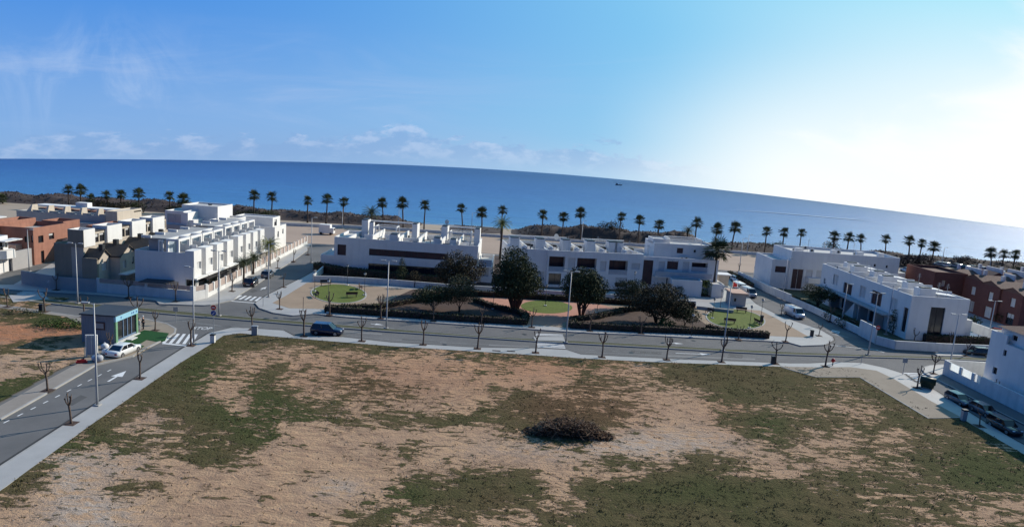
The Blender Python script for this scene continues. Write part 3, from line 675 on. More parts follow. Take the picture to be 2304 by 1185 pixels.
def make_lotmat():
    m, t, b = nodes_of('vacant lot soil and weeds'); l = t.links.new
    geo = N(t, 'ShaderNodeNewGeometry'); pos = geo.outputs['Position']
    def noise(s, d=8, r=.62, dist=0.0, off=0.0, st=None):
        mp = N(t, 'ShaderNodeMapping'); mp.inputs['Location'].default_value = (off, off*1.7, 0); l(pos, mp.inputs[0])
        if st: mp.inputs['Scale'].default_value = st
        n = N(t, 'ShaderNodeTexNoise'); n.inputs['Scale'].default_value = s; n.inputs['Detail'].default_value = d; n.inputs['Roughness'].default_value = r; n.inputs['Distortion'].default_value = dist
        l(mp.outputs[0], n.inputs['Vector']); return n.outputs[0]
    def attr(n): return N(t, 'ShaderNodeAttribute', attribute_name=n).outputs['Fac']
    def v(op, a, b_=None, c=None):
        n = N(t, 'ShaderNodeMath', operation=op)
        for i, x in enumerate((a, b_, c)):
            if x is None: continue
            if isinstance(x, (int, float)): n.inputs[i].default_value = x
            else: l(x, n.inputs[i])
        return n.outputs[0]
    def ss(x, a, b_):
        n = N(t, 'ShaderNodeMapRange', interpolation_type='SMOOTHSTEP'); l(x, n.inputs[0]); n.inputs[1].default_value = a; n.inputs[2].default_value = b_; return n.outputs[0]
    def mix(f, a, b_, bt='MIX'):
        n = N(t, 'ShaderNodeMix', data_type='RGBA', blend_type=bt)
        for i, x in ((0, f), (6, a), (7, b_)):
            if isinstance(x, (int, float)): n.inputs[i].default_value = x
            elif isinstance(x, tuple): n.inputs[i].default_value = (*x, 1)
            else: l(x, n.inputs[i])
        return n.outputs[2]
    G, RD, PL, GN = attr('grass'), attr('redness'), attr('pale'), attr('greenness')
    big = noise(.35, 6, .6, .6); mid = noise(1.15, 9, .68, .5, 7, (.6, 1.35, 1)); fine = noise(6, 6, .6, 0, 3); vfine = noise(24, 4, .6, 0, 5)
    f = v('ADD', v('MULTIPLY_ADD', G, .72, .14), v('ADD', v('MULTIPLY', v('SUBTRACT', big, .5), 1.15), v('MULTIPLY', v('SUBTRACT', mid, .5), 2.3)))
    gm = ss(v('ADD', f, v('MULTIPLY', v('SUBTRACT', fine, .5), .30)), .39, .55)
    gm = v('MULTIPLY', gm, v('ADD', .80, v('MULTIPLY', ss(fine, .32, .5), .20)))
    # bare soil
    sand = mix(ss(noise(.18, 5, .6, 0, 11), .35, .65), (.53, .34, .205), (.47, .305, .195))
    TR = attr('track'); sand = mix(v('MULTIPLY', TR, .45), sand, (.16, .105, .075))
    sand = mix(RD, sand, (.46, .20, .10))
    sand = mix(v('MULTIPLY', PL, ss(mid, .4, .6)), sand, (.66, .60, .52))
    sand = mix(v('MULTIPLY', ss(mid, .36, .60), .55), sand, (.30, .185, .125))
    sand = mix(v('MULTIPLY', ss(fine, .58, .74), .30), sand, (.15, .095, .07))
    sand = mix(.5, sand, mix(vfine, (.6, .6, .6), (1.35, 1.35, 1.35)), 'MULTIPLY')
    # thin dark clumps of weeds out in the bare soil
    wd = ss(v('ADD', noise(2.3, 7, .62, 1.0, 17, (.75, 1.3, 1)), v('MULTIPLY', v('SUBTRACT', G, .35), .28)), .575, .63)
    # grass
    ga = mix(ss(noise(.25, 5, .6, 0, 21), .38, .62), (.112, .088, .043), (.086, .076, .034))
    ga = mix(ss(GN, .1, .7), ga, (.066, .072, .027))
    ga = mix(v('MULTIPLY', ss(v('MULTIPLY', GN, -1), .1, .8), .8), ga, (.115, .068, .038))
    ga = mix(.85, ga, mix(noise(3.2, 8, .7, 0, 31), (.45, .45, .45), (1.6, 1.6, 1.6)), 'MULTIPLY')
    ga = mix(.6, ga, mix(vfine, (.5, .5, .5), (1.5, 1.5, 1.5)), 'MULTIPLY')
    c = mix(v('MULTIPLY', wd, .8), sand, (.075, .062, .036))
    c = mix(gm, c, ga)
    l(c, b.inputs['Base Color']); b.inputs['Roughness'].default_value = 1; b.inputs['Specular IOR Level'].default_value = .05
    bp = N(t, 'ShaderNodeBump'); bp.inputs['Strength'].default_value = .75; bp.inputs['Distance'].default_value = .3
    hsum = v('ADD', v('MULTIPLY', mid, 1.2), v('ADD', v('MULTIPLY', fine, .5), v('ADD', v('MULTIPLY', gm, .35), v('MULTIPLY', vfine, .18))))
    l(hsum, bp.inputs['Height']); l(bp.outputs[0], b.inputs['Normal'])
    return m
lotmat = make_lotmat()
mid_ = [lerp(lotwalk_out[0], lotwalk_in[0], .5), (0,1076),(168,960),(327,853),(411,799),(466,769),(505,746),(540,742),(600,750),(681,758),(880,774),(1213,789),(1300,801),(1467,810),(1780,821),(1859,822),(1913,822),(1972,829),(2030,850),(2098,889),(2166,930),(2304,1011),(2500,1122)]
poly = PP(mid_, 0) + [(60, 18), (-40, 18)]
def lotfun(u, v):
    g = (gsample(u, v)-1)/8
    edge = 0
    return g, blobs(RED, u, v)*.6, blobs(PALE, u, v), blobs(GREEN, u, v), blobs(BROWN, u, v)
lot = terrain('vacant_lot', poly, -48, 62, 34, 84, .2, lotfun)
# left plot beside the kiosk
lp = PP([(-400,655),(0,688),(36,693),(190,716),(190,735),(205,800),(165,818),(0,908),(-400,1130)], 0)
LG = {690: 5, 705: 6, 725: 7, 742: 1, 755: 1, 768: 5, 785: 5, 800: 2, 820: 3, 840: 2.5, 856: 6, 880: 9, 930: 9}
def leftfun(u, v):
    ks = sorted(LG); g = LG[ks[0]]
    vv = v + (u-60)*.25 if v > 760 else v
    for a, b in zip(ks, ks[1:]):
        if a <= vv <= b: g = LG[a]+(LG[b]-LG[a])*(vv-a)/(b-a)
    if vv > ks[-1]: g = 9
    return (g-1)/8, blobs([(60,745,220,24,1.),(60,690,200,12,.6),(60,765,200,20,.5)], u, v), .25*blobs([(60,820,150,40,1.)], u, v), blobs([(140,722,90,18,1.),(100,880,200,40,.9)], u, v), 0
terrain('vacant_lot', lp, -62, -36, 50, 92, .25, leftfun)
terrain('vacant_lot', [(-140,30),(-60.2,30),(-60.2,91),(-140,91)], -140, -60, 40, 91, 1.0, lambda u, v: (.5, .2, .2, .3, 0))

# weeds standing on the lot (real blades, too many to count)
def weeds(name, n, pick, mat_, hmin=.05, hmax=.17):
    mb = MB(); rnd = random.Random(5)
    cnt = 0
    while cnt < n:
        r = pick(rnd)
        if r is None: continue
        x, y, s = r; cnt += 1
        for k in range(5):
            a = rnd.uniform(0, 6.28); d = rnd.uniform(0, .16)*s; h = rnd.uniform(hmin, hmax)*s; w_ = rnd.uniform(.02, .05)*s
            px, py = x+math.cos(a)*d, y+math.sin(a)*d; q = rnd.uniform(0, 6.28)
            dx, dy = math.cos(q)*w_, math.sin(q)*w_
            mb.poly([(px-dx, py-dy, .07), (px+dx, py+dy, .07), (px+dy*1.2, py-dx*1.2, .08+h)])
    o = mb.build(name, mat_, None, fix=False); tag(o, None, None, None, 'stuff'); return o
M['weed'] = mat('weed blades', (.14,.125,.055), (.11,.085,.045), .9, .4, island=.3, spec=.1)
poly_in = PP(lotwalk_in, .1) + [(60, 18), (-40, 18)]
def pick_lot(rnd):
    y = 36 + 46*rnd.random()**1.3; x = rnd.uniform(-40, 56)
    if not inside((x, y), poly_in): return None
    u, v = proj(x, y, 0)
    if not (-40 < u < 2350 and v < 1230): return None
    g = (gsample(u, v)-1)/8
    if rnd.random() > g**1.5*.95+.04: return None
    m_ = mnoise.noise(Vector((x*.9, y*.9, 5)))
    if m_ < -.05: return None
    for q in ((1758,824,2165,942),):
        if q[0] < u < q[2] and q[1] < v < q[3] and g > .9: return None
    return x, y, 1.0
def stones():
    mb = MB(); rnd = random.Random(2); n = 0
    while n < 1400:
        y = 36 + 46*rnd.random()**1.3; x = rnd.uniform(-40, 56)
        if not inside((x, y), poly_in): continue
        if mnoise.noise(Vector((x*.25, y*.25, 9))) < -.05: continue
        n += 1; s = rnd.uniform(.02, .075); k = len(mb.v)
        for a_, b_, c_ in ((1,0,0),(0,1,0),(-1,0,0),(0,-1,0),(0,0,.9)): mb.v.append((x+a_*s*rnd.uniform(.7,1.4), y+b_*s*rnd.uniform(.7,1.4), .10+c_*s))
        mb.f += [(k,k+1,k+4),(k+1,k+2,k+4),(k+2,k+3,k+4),(k+3,k,k+4)]
    o = mb.build('stones', mat('lot stones', (.42,.34,.27), (.22,.17,.14), .95, 2, island=.5), None, fix=False); tag(o, 'loose stones and rubble scattered over the bare soil of the vacant lot', 'stones', None, 'stuff')
stones()
w1 = weeds('grass', 10000, pick_lot, M['weed']); w1['label'] = 'low olive weeds and grass spread over the vacant lot'; w1['category'] = 'grass'
ORD = ['first','second','third','fourth','fifth','sixth','seventh','eighth','ninth','tenth','eleventh','twelfth','thirteenth','fourteenth','fifteenth','sixteenth','seventeenth','eighteenth','nineteenth','twentieth']
def ordn(i, n):
    """i counted from 0 over n, as words from the nearer end"""
    if i < (n+1)//2: return ('leftmost' if i == 0 else ORD[i]+' from the left') if i < 20 else 'middle'
    j = n-1-i; return ('rightmost' if j == 0 else (ORD[j] if j < 20 else 'middle')+' from the right')
# ------------------------------------------------------------------ fan palms
def fan_crown(mb, r, n, seed, lo=-.85, hi=1.45, blades=8, bw=.085, droop=.12):
    rnd = random.Random(seed)
    for i in range(n):
        el = lo + (hi-lo)*((i+.5)/n) + rnd.uniform(-.1, .1); a = i*2.39996 + rnd.uniform(-.2, .2)
        d = Vector((math.cos(el)*math.cos(a), math.cos(el)*math.sin(a), math.sin(el)))
        side = Vector((-math.sin(a), math.cos(a), 0)); up = side.cross(d)
        rr = r*rnd.uniform(.62, 1.12); c = d*rr*.42
        mb.bar(d*.1, c, .04)
        for k in range(blades):
            t = (k/(blades-1)-.5)*2
            bd = (d*math.cos(t*1.25) + side*math.sin(t*1.25)).normalized()
            ln = rr*.62*(1-.22*abs(t))
            tip = c + bd*ln + Vector((0, 0, -droop*ln*(1 if el < .9 else .4)))
            m_ = c + bd*ln*.55
            pr = bd.cross(up).normalized()*bw
            mb.poly([tuple(c), tuple(m_+pr), tuple(tip), tuple(m_-pr)])
def make_palm(seed, r=1.95, leaf='palmleaf', n=40):
    t = thing('fan_palm', 'fan palm', 'palm tree')
    rnd = random.Random(seed)
    pts = [(0.10*math.sin(i*.5+seed)*i/8, .08*math.cos(i*.7+seed)*i/8-.08*math.cos(seed)*i/8, i*10/8) for i in range(9)]
    lx, ly = rnd.uniform(-.5, .5), rnd.uniform(-.5, .5); pts = [(x+lx*(z/10)**1.6, y+ly*(z/10)**1.6, z) for x, y, z in pts]
    MB().tube(pts, [.30,.23,.21,.20,.19,.18,.17,.17,.19], 8).build('trunk', M['palmtrunk'], t, True)
    mb = MB(); fan_crown(mb, r, n, seed); o = mb.build('crown', M[leaf], t, fix=False); o.location = (pts[-1][0], pts[-1][1], 10)
    mb = MB(); fan_crown(mb, r*.5, 12, seed+9, -1.45, -.9, 5, .09, .45); o = mb.build('dead_leaf_skirt', M['palmdead'], t, fix=False); o.location = (pts[-1][0], pts[-1][1], 9.9)
    return t
def set_h(t, h):
    for k in KIDS[t.name]:
        if k.name.startswith('trunk'): k.scale = (1, 1, h/10)
        else: k.location = (k.location.x, k.location.y, h - (.1 if 'skirt' in k.name else 0))
protos = [make_palm(s, r_, n=n_) for s, r_, n_ in ((3,2.15,44), (11,1.95,36), (23,2.3,48), (31,2.05,34), (47,2.15,40))]
used = set()
def place_palm(x, y, h, label, group=None, sc=1.0, proto=None):
    i = random.randrange(5)
    if i not in used: t = protos[i]; used.add(i); t.location = (x, y, 0)
    else: t = dup(protos[i], (x, y, 0))
    t.rotation_euler = (0, 0, random.uniform(0, 6.28)); t.scale = (sc, sc, sc)
    t['label'] = label
    if group: t['group'] = group
    set_h(t, h/sc)
    return t
bp = [(2,447),(153,427),(181,428),(208,447),(243,440),(271,438),(310,436),(381,441),(418,449),(572,440),(612,443),(693,452),(735,449),(774,456),(865,457),(910,458),(957,462),(1044,470),(1087,478),(1131,473),(1223,483),(1269,489),(1312,480),(1398,489),(1442,496),(1487,507),(1570,502),(1613,515),(1654,512),(1728,521),(1767,523),(1806,524),(1880,532),(1913,534),(1945,538),(1999,539),(2053,543),(2078,548),(2105,556),(2242,570),(2265,572),(2291,573)]
def place_of(u):
    for lim, s in ((60,'at the left edge of the photo'),(330,'behind the salmon and beige houses'),(440,'behind the grey villa'),(660,'behind the white row houses'),(800,'over the seafront car park'),(1000,'behind the long white block'),(1160,'between the two park blocks'),(1640,'behind the balcony block'),(1830,'behind the car park by the dunes'),(2030,'behind the white corner house'),(2140,'behind the red houses'),(2400,'at the far right')):
        if u < lim: return s
for i, (u, v) in enumerate(bp):
    y = 194.0 if u > 340 else 190
    if u in (153,181): y = 186
    x = P(u, v+60)[0]
    for _ in range(8):
        uu = proj(x, y, 9)[0]; x += (u-uu)*y/F0
    h = hgt(x, y, v)
    n = len(bp)
    lab = f"beachfront fan palm, {ordn(i, n)}" if i < 20 or i >= 22 else f"beachfront fan palm, {'just left' if i == 20 else 'just right'} of the row's middle"
    lab += ', ' + place_of(u)
    place_palm(x, y, h, lab, 'fan palms along the seafront', random.uniform(.86, 1.12))
def palm_at(u, vb, vt, label, sc=1.6, ut=None):
    x, y = P(u, vb); return place_palm(x, y, hgt(x, y, vt), label, None, sc)
palm_at(1604, 662, 563, 'tallest fan palm, standing behind the low white garden wall right of the balcony block', 1.45)
# bushier palms behind the white blocks
def bushy(u, v, y, label, sc, leaf='palmlight', h0=None):
    x = 0
    for _ in range(12): x += (u-proj(x, y, 5)[0])*y/F0
    t = thing('date_palm', label, 'palm tree', (x, y, 0)); h = hgt(x, y, v)
    MB().tube([(0,0,0),(.05,0,h*.5),(0,.05,h)], [.34*sc*.7,.28*sc*.7,.3*sc*.7], 9).build('trunk', M['palmtrunk'], t, True)
    mb = MB(); rnd = random.Random(int(u))
    for i in range(46):     # feather fronds, arching
        a = i*2.4; el = -.35 + 1.6*(i/46)**.8; L_ = 2.0*sc*rnd.uniform(.85, 1.1)
        pts = [Vector((0,0,h))]
        d = Vector((math.cos(el)*math.cos(a), math.cos(el)*math.sin(a), math.sin(el)))
        for k in range(6): pts.append(pts[-1] + d*L_/6); d = (d + Vector((0,0,-.22))).normalized()
        side = Vector((-math.sin(a), math.cos(a), 0))
        for k in range(6):
            p, q = pts[k], pts[k+1]; w_ = (.42*sc*.8)*(1-abs(k-2)/6)
            for s in (-1, 1):
                for m_ in range(3):
                    c = p.lerp(q, m_/3); dd = (q-p)*.9
                    mb.poly([tuple(c), tuple(c+dd*.25), tuple(c+side*s*w_+dd*.9+Vector((0,0,-.12*sc)))])
    mb.build('crown', M[leaf], t, fix=False)
    return t
bushy(835, 480, 160, 'broad green palm rising behind the roof terraces of the long white block', 1.35, 'palmleaf')
bushy(1128, 505, 150, 'broad palm with yellow fronds between the long white block and the balcony block', 1.3)
bushy(1545, 520, 165, 'short dark palm showing over the roof of the balcony block', 1.0, 'palmleaf')
# ------------------------------------------------------------------ broadleaf trees and shrubs
def leaves(mb, c, rx, ry, rz, n, size, rnd, hollow=.45):
    for _ in range(n):
        while True:
            q = Vector((rnd.uniform(-1,1), rnd.uniform(-1,1), rnd.uniform(-1,1)))
            l_ = q.length
            if hollow < l_ < 1: break
        wob = 1 + .22*mnoise.noise(Vector((q.x*2.2+c[0], q.y*2.2+c[1], q.z*2.2)))
        if mnoise.noise(Vector((q.x*3+c[0]*1.3, q.y*3, q.z*3+c[2]))) < -.34: continue
        p = Vector((c[0]+q.x*rx*wob, c[1]+q.y*ry*wob, c[2]+q.z*rz*wob))
        a = Vector((rnd.uniform(-1,1), rnd.uniform(-1,1), rnd.uniform(-1,1))).normalized()*size*rnd.uniform(.6,1.3)
        b = a.cross(Vector((rnd.uniform(-1,1), rnd.uniform(-1,1), rnd.uniform(-1,1)))).normalized()*size*rnd.uniform(.4,.8)
        mb.poly([tuple(p-a*.5), tuple(p+b*.5), tuple(p+a*.5), tuple(p-b*.5)])
def leafy(name, label, cat, u, vb, blobs_, leaf, trunks=((0,0),), trunk_r=.22, size=.3, dens=1.35, bark='barkdark', seed=1, fork=.35):
    """blobs_ in metres around the base: (dx, dy, z, rx, rz)"""
    x, y = P(u, vb); rnd = random.Random(seed+int(u))
    t = thing(name, label, cat, (x, y, 0.1))
    mb = MB()
    for (tx, ty) in trunks:
        for k, (dx, dy, z, rx, rz) in enumerate(blobs_):
            zf = z*fork
            p0 = (tx*.4, ty*.4, -.15); p1 = (tx+.12*dx, ty+.12*dy, zf); p2 = (tx*.3+dx*.6, dy*.6, z*.75); p3 = (dx, dy, z+rz*.2)
            mb.tube([p0, p1, p2, p3], [trunk_r, trunk_r*.7, trunk_r*.35, trunk_r*.12], 7)
    mb.build('trunk', M[bark], t, True)
    mb = MB()
    for (dx, dy, z, rx, rz) in blobs_:
        if name == 'park_tree': k_ = 1.2 if u in (1157, 1308) else 1.42; rx *= k_; rz *= k_; z *= 1.05 if k_ == 1.2 else 1.15
        n = int((1.35 if name == 'park_tree' else 1.0)*dens*9.5*(rx*rx*rz)**.72/(size*size)*1.9)
        leaves(mb, (dx, dy, z), rx, rx, rz, n, size, rnd)
    mb.build('crown', M[leaf], t, fix=False)
    return t
# the big park trees
leafy('park_tree', 'largest dark park tree, left of the middle lawn, with several leaning trunks', 'tree', 1157, 700,
      [(-.5,.3,7.4,1.9,1.9),(-1.6,.2,5.4,2.0,1.7),(.9,.1,5.0,2.6,2.0),(-.2,-.6,3.9,2.9,1.7),(2.2,.3,3.9,1.9,1.4),(-2.0,.4,3.6,1.6,1.4),(.1,.4,6.1,2.4,1.8)], 'leafdark', ((-.5,0),(.1,.1),(.7,0)), .2, .27, 1.2)
leafy('park_tree', 'round dark park tree right of the middle lawn, behind the tall street lamp', 'tree', 1308, 712,
      [(-.2,.2,5.6,2.3,1.5),(-1.5,.2,4.3,1.9,1.6),(1.4,.1,4.4,2.1,1.7),(0,-.3,3.6,2.5,1.4),(1.8,.2,3.2,1.5,1.2),(.3,.3,5.1,2.2,1.6)], 'leafdark', ((-.5,0),(.3,0)), .17, .27, 1.2)
leafy('park_tree', 'brown tinged tree in front of the right end of the long white block', 'tree', 1030, 668,
      [(-.3,1,4.6,2.0,1.5),(-1.7,.6,3.6,1.8,1.3),(1.6,.8,4.0,2.0,1.4),(.2,.2,3.0,2.4,1.2)], 'leafbrown', ((0,0),), .15, .26, 1.0)
leafy('park_tree', 'feathery grey green tree in the mulch bed left of the pink plaza', 'tree', 1033, 704,
      [(0,.3,3.2,1.5,1.5),(-1.0,.2,2.4,1.2,1.1),(1.0,.2,2.5,1.2,1.1)], 'leafolive', ((0,0),), .09, .2, .85)
leafy('park_tree', 'low spreading dark tree between the left lawn and the mulch bed', 'tree', 975, 700,
      [(0,.3,2.2,1.7,.9),(-1.6,1.3,1.7,1.5,.7),(1.3,.5,2.0,1.3,.9),(-.4,-.2,1.6,1.4,.7)], 'leafdark', ((0,0),), .1, .22, 1.0)
leafy('park_tree', 'olive green tree in front of the ground floor of the balcony block', 'tree', 1415, 698,
      [(-.4,.2,2.9,1.7,1.1),(1.0,.3,3.1,1.6,1.1),(0,0,2.1,1.9,.9)], 'leafolive', ((0,0),), .12, .24, 1.0)
leafy('park_tree', 'wide reddish dark tree with branches near the ground, right half of the park', 'tree', 1478, 728,
      [(-1.6,.4,2.9,1.9,1.3),(.4,.6,3.6,2.2,1.4),(2.2,.3,2.7,2.0,1.3),(-.3,-.4,2.2,2.0,1.1),(3.4,.1,1.9,1.3,.9)], 'leafbrown', ((-.4,0),(.9,.1)), .15, .25, 1.15)
leafy('park_tree', 'small leafy tree right of the wide reddish tree, above the dark hedge', 'tree', 1540, 735,
      [(-.5,0,1.7,1.4,.9),(.9,.1,1.4,1.1,.8)], 'leafdark', ((0,0),), .08, .2, 1.0)
leafy('shrub', 'dark round shrub in the mulch bed in front of the wide reddish tree', 'shrub', 1496, 740, [(0,0,.9,1.3,.7),(.9,0,.7,.8,.5)], 'leafgreen', ((0,0),), .06, .2, 1.0)
leafy('garden_tree', 'pointed conifer in the garden of the long white block', 'tree', 903, 640, [(0,0,2.0,1.1,1.4),(0,0,3.3,.7,1.1),(0,0,4.2,.35,.7)], 'leafdark', ((0,0),), .1, .2, 1.1)
leafy('garden_tree', 'small reddish tree at the wall of the long white block', 'tree', 932, 648, [(0,0,2.3,.9,.8),(.5,0,1.9,.6,.6)], 'leafbrown', ((0,0),), .06, .2, .8)
leafy('garden_tree', 'dark leafy tree in front of the balconies of the balcony block', 'tree', 1490, 690, [(0,0,3.0,1.5,1.2),(.8,.2,2.2,1.3,.9)], 'leafdark', ((0,0),), .1, .24, .9)
leafy('garden_shrub', 'yellow green shrub left of the tall palm by the white garden wall', 'shrub', 1527, 668, [(0,0,1.2,1.0,.8)], 'leafolive', ((0,0),), .05, .2, 1.0)
leafy('garden_shrub', 'green shrub at the foot of the tall palm', 'shrub', 1583, 668, [(0,0,.9,.9,.6),(.3,0,2.4,1.1,.8)], 'leafgreen', ((0,0),), .05, .2, 1.0)
leafy('garden_tree', 'wide dark tree in front of the white terrace houses beside the right street', 'tree', 1838, 695, [(-1.2,.3,3.0,1.9,1.2),(.9,.2,2.9,2.0,1.3),(0,0,2.2,2.0,1.0),(2.4,.3,2.3,1.4,1.0)], 'leafdark', ((0,0),), .13, .24, 1.1)
leafy('garden_tree', 'dark garden tree beside the white house with the brown door', 'tree', 1745, 640, [(0,0,2.0,1.8,1.0),(1.6,0,1.7,1.4,.9)], 'leafdark', ((0,0),), .1, .24, 1.0)
leafy('garden_tree', 'slender dark cypress against the corner of the terrace houses', 'tree', 2008, 752, [(0,0,1.6,.9,1.5),(0,0,3.1,.7,1.1)], 'leafdark', ((0,0),), .1, .2, 1.2)
for (u, v, nme) in ((1895,738,'left'),(1940,748,'middle'),(1868,722,'far')):
    leafy('garden_shrub', f'{nme} dark shrub behind the low wall of the terrace houses', 'shrub', u, v, [(0,.4,.8,1.2,.7),(.9,.4,.7,.8,.5)], 'leafdark', ((0,0),), .05, .2, 1.0)
# palms in the gardens of the white row houses
def garden_palm(u, vb, vt, label, sc, leaf):
    x, y = P(u, vb); h = max(hgt(x, y, vt), 1.0)
    t = bushy(u, vt, y, label, sc, leaf); return t
garden_palm(606, 600, 553, 'yellow green palm leaning over the fence in front of the white row houses', 1.15, 'palmlight')
garden_palm(570, 618, 580, 'dark green palm in the front garden of the white row houses', .85, 'palmleaf')
garden_palm(548, 640, 592, 'lower dark palm left of the yellow green palm', .8, 'palmleaf')
leafy('garden_shrub', 'brown green bush behind the fence corner of the white row houses', 'shrub', 470, 645, [(0,0,1.2,1.1,.8),(1,.8,1.0,.8,.6)], 'leafolive', ((0,0),), .05, .2, 1.0)
# seafront bushes
for (u, v, r_, lab) in ((1370,538,4.4,'largest round bush on the dunes behind the balcony block'),(600,497,3.6,'round bush behind the white row houses, right of two'),(553,494,3.2,'round bush behind the white row houses, left of two'),(495,490,2.6,'low bush beside the grey villa'),(395,482,3.0,'dark bush behind the palms left of the grey villa'),(300,478,3.6,'dark bush between two palms behind the beige houses'),(262,479,3.6,'brown bush behind the beige houses'),(222,474,3.6,'big bush around the palms behind the salmon house'),(1180,572,2.2,'bush by the seafront road'),(1745,563,3.0,'dark bush at the end of the promenade wall'),(2070,600,4.2,'grey leafless bush left of the red houses'),(2035,598,3.8,'large bare bush beside the white corner house'),(2165,598,3.5,'bare bush behind the red houses'),(1868,568,2.5,'bushy dark tree between the palms behind the white corner house')):
    x, y = P(u, v); hb = r_*({1868: 1.6, 1370: 1.35}.get(u, .9))
    t = leafy('dune_bush', lab, 'bush', u, v, [(-.45*r_,0,hb*.42,r_*.62,hb*.5),(.4*r_,.2,hb*.5,r_*.66,hb*.5),(0,-.3,hb*.4,r_*.6,hb*.5)], 'leafbrown' if u in (1370,262,222) else ('scrub' if 'bare' in lab or 'leafless' in lab else 'leafdark'), ((0,0),), .1, .36, .8)

for (u, v, hb, k_, lab) in ((2050,640,3.0,0,'dark tree left of the red houses by the small car park'),(2290,690,2.6,1,'dark tree in front of the red houses at the photo edge'),(2190,735,1.6,0,'low dark tree behind the pool wall'),(2250,728,1.8,1,'low brown tree between the pool wall and the red houses'),(2150,628,2.2,0,'dark tree between the red houses and the car park'),(2235,622,2.4,1,'brown tree behind the chimneys of the red houses'),(2290,620,2.6,0,'dark tree at the photo edge behind the red houses')):
    leafy('garden_tree', lab, 'tree', u, v, [(-.3*hb,0,hb*.6,hb*.55,hb*.4),(.4*hb,.2,hb*.55,hb*.5,hb*.4),(0,0,hb*.9,hb*.42,hb*.35)], ('leafdark','leafbrown')[k_], ((0,0),), .1, .3, .9)
# dune scrub belt (uncountable)
def scrub_belt():
    mb = MB(); rnd = random.Random(4)
    segs = [(-230, -30, 2.2), (-22, -4, .6), (0, 62, 3.4), (62, 240, 1.6)]
    def hh(x, y):
        h = 0
        for a, b, H in segs:
            if a < x < b: h = H*min(1, (x-a)/7, (b-x)/7)
        e = min(1, max(0, (y-197)/4), max(0, (214-y)/4))
        return h*e*(.75+.6*mnoise.noise(Vector((x*.11, y*.2, 0)))+.3*mnoise.noise(Vector((x*.5, y*.5, 3))))
    nx, ny = 480, 16; x0, x1 = -230, 240
    for j in range(ny+1):
        for i in range(nx+1):
            x = x0+(x1-x0)*i/nx; y = 196+19*j/ny - 6*(x/150)**2*.6
            mb.v.append((x, y, .02+max(0, hh(x, y+6*(x/150)**2*.6))))
    for j in range(ny):
        for i in range(nx):
            a = j*(nx+1)+i
            if max(mb.v[a][2], mb.v[a+1][2], mb.v[a+nx+1][2], mb.v[a+nx+2][2]) > .03: mb.f.append((a, a+1, a+nx+2, a+nx+1))
    for _ in range(12000):
        x = rnd.uniform(x0, x1); yy = rnd.uniform(197, 214); h = hh(x, yy)
        if h < .3: continue
        y = yy - 6*(x/150)**2*.6; s = rnd.uniform(.2, .5); a = rnd.uniform(0, 3.14); dx, dy = math.cos(a)*s*.6, math.sin(a)*s*.6
        mb.poly([(x-dx, y-dy, h-.1), (x+dx, y+dy, h-.1), (x+dx*.3, y+dy*.3, h+s*rnd.uniform(.5, 1.1))])
    o = mb.build('dune_scrub', M['scrub'], None, True, fix=False); tag(o, 'brown scrub covering the dunes between the palms and the sea', 'scrub', None, 'stuff')
scrub_belt()

# ------------------------------------------------------------------ hedges
def hedge(pix, w, h, label, leaf='hedge', zb=.12, name='hedge'):
    pts = [Vector((*p, 0)) for p in PP(pix, zb)]
    o = thing(name, label, 'hedge', (pts[0].x, pts[0].y, zb)); rnd = random.Random(len(pix)+int(pix[0][0]))
    mb = MB(); inner = MB()
    for i in range(len(pts)-1):
        a, b = pts[i]-pts[0], pts[i+1]-pts[0]; L_ = (b-a).length; d = (b-a).normalized(); s = Vector((-d.y, d.x, 0))
        inner.bar((a.x-d.x*.1, a.y-d.y*.1, h*.46), (b.x+d.x*.1, b.y+d.y*.1, h*.46), w*.86, h*.92)
        for _ in range(int(L_*(w+2*h)*26)):
            t = rnd.uniform(-.15, L_+.15); q = rnd.uniform(-(w/2+h), w/2+h)
            if abs(q) < w/2: p = a+d*t+s*q; z = h
            else: p = a+d*t+s*(w/2 if q > 0 else -w/2); z = h-(abs(q)-w/2)
            p = p + Vector((rnd.gauss(0,.05), rnd.gauss(0,.05), 0)); z += rnd.gauss(0, .05)
            u_ = Vector((rnd.uniform(-1,1), rnd.uniform(-1,1), rnd.uniform(-1,1))).normalized()*.13
            v_ = u_.cross(Vector((rnd.uniform(-1,1), rnd.uniform(-1,1), rnd.uniform(-1,1)))).normalized()*.09
            c = Vector((p.x, p.y, max(z, .05))); mb.poly([tuple(c-u_), tuple(c+v_), tuple(c+u_), tuple(c-v_)])
    inner.build('stems', M['barkdark'], o); mb.build('foliage', M[leaf], o, fix=False)
    return o
hedge([(733,701),(880,711),(1040,722),(1178,730)], .9, .9, 'long dark clipped hedge along the avenue, left of the pink plaza entrance')
hedge([(1178,730),(1184,716),(1172,707),(1110,694),(1070,680)], .9, .75, 'curved dark hedge around the left side of the pink plaza')
hedge([(1283,735),(1290,722),(1345,716),(1400,702),(1460,696)], .9, .7, 'curved hedge around the right side of the pink plaza', 'leafolive')
hedge([(1283,737),(1425,745),(1580,751),(1727,760)], .9, .9, 'long dark clipped hedge along the avenue, right of the pink plaza entrance')
hedge([(742,697),(850,694),(925,682),(990,672)], .8, .7, 'curved green hedge between the left lawn and the mulch bed', 'leafolive')
hedge([(1590,738),(1640,748),(1700,753)], .8, .6, 'short hedge in front of the right lawn')
hedge([(1000,662),(1120,668),(1300,678),(1480,690),(1560,692)], .9, .9, 'hedge along the garden wall behind the park trees')
hedge([(712,608),(760,618),(860,628),(1000,640)], 1.6, 1.5, 'tall dark garden hedge in front of the long white block')
hedge([(2080,768),(2140,772),(2220,776)], 1.1, 1.2, 'dark hedge behind the front wall of the corner terrace house')
hedge([(1640,622),(1672,640),(1690,652)], .9, 1.3, 'dark hedge beside the white gate posts on the right street')
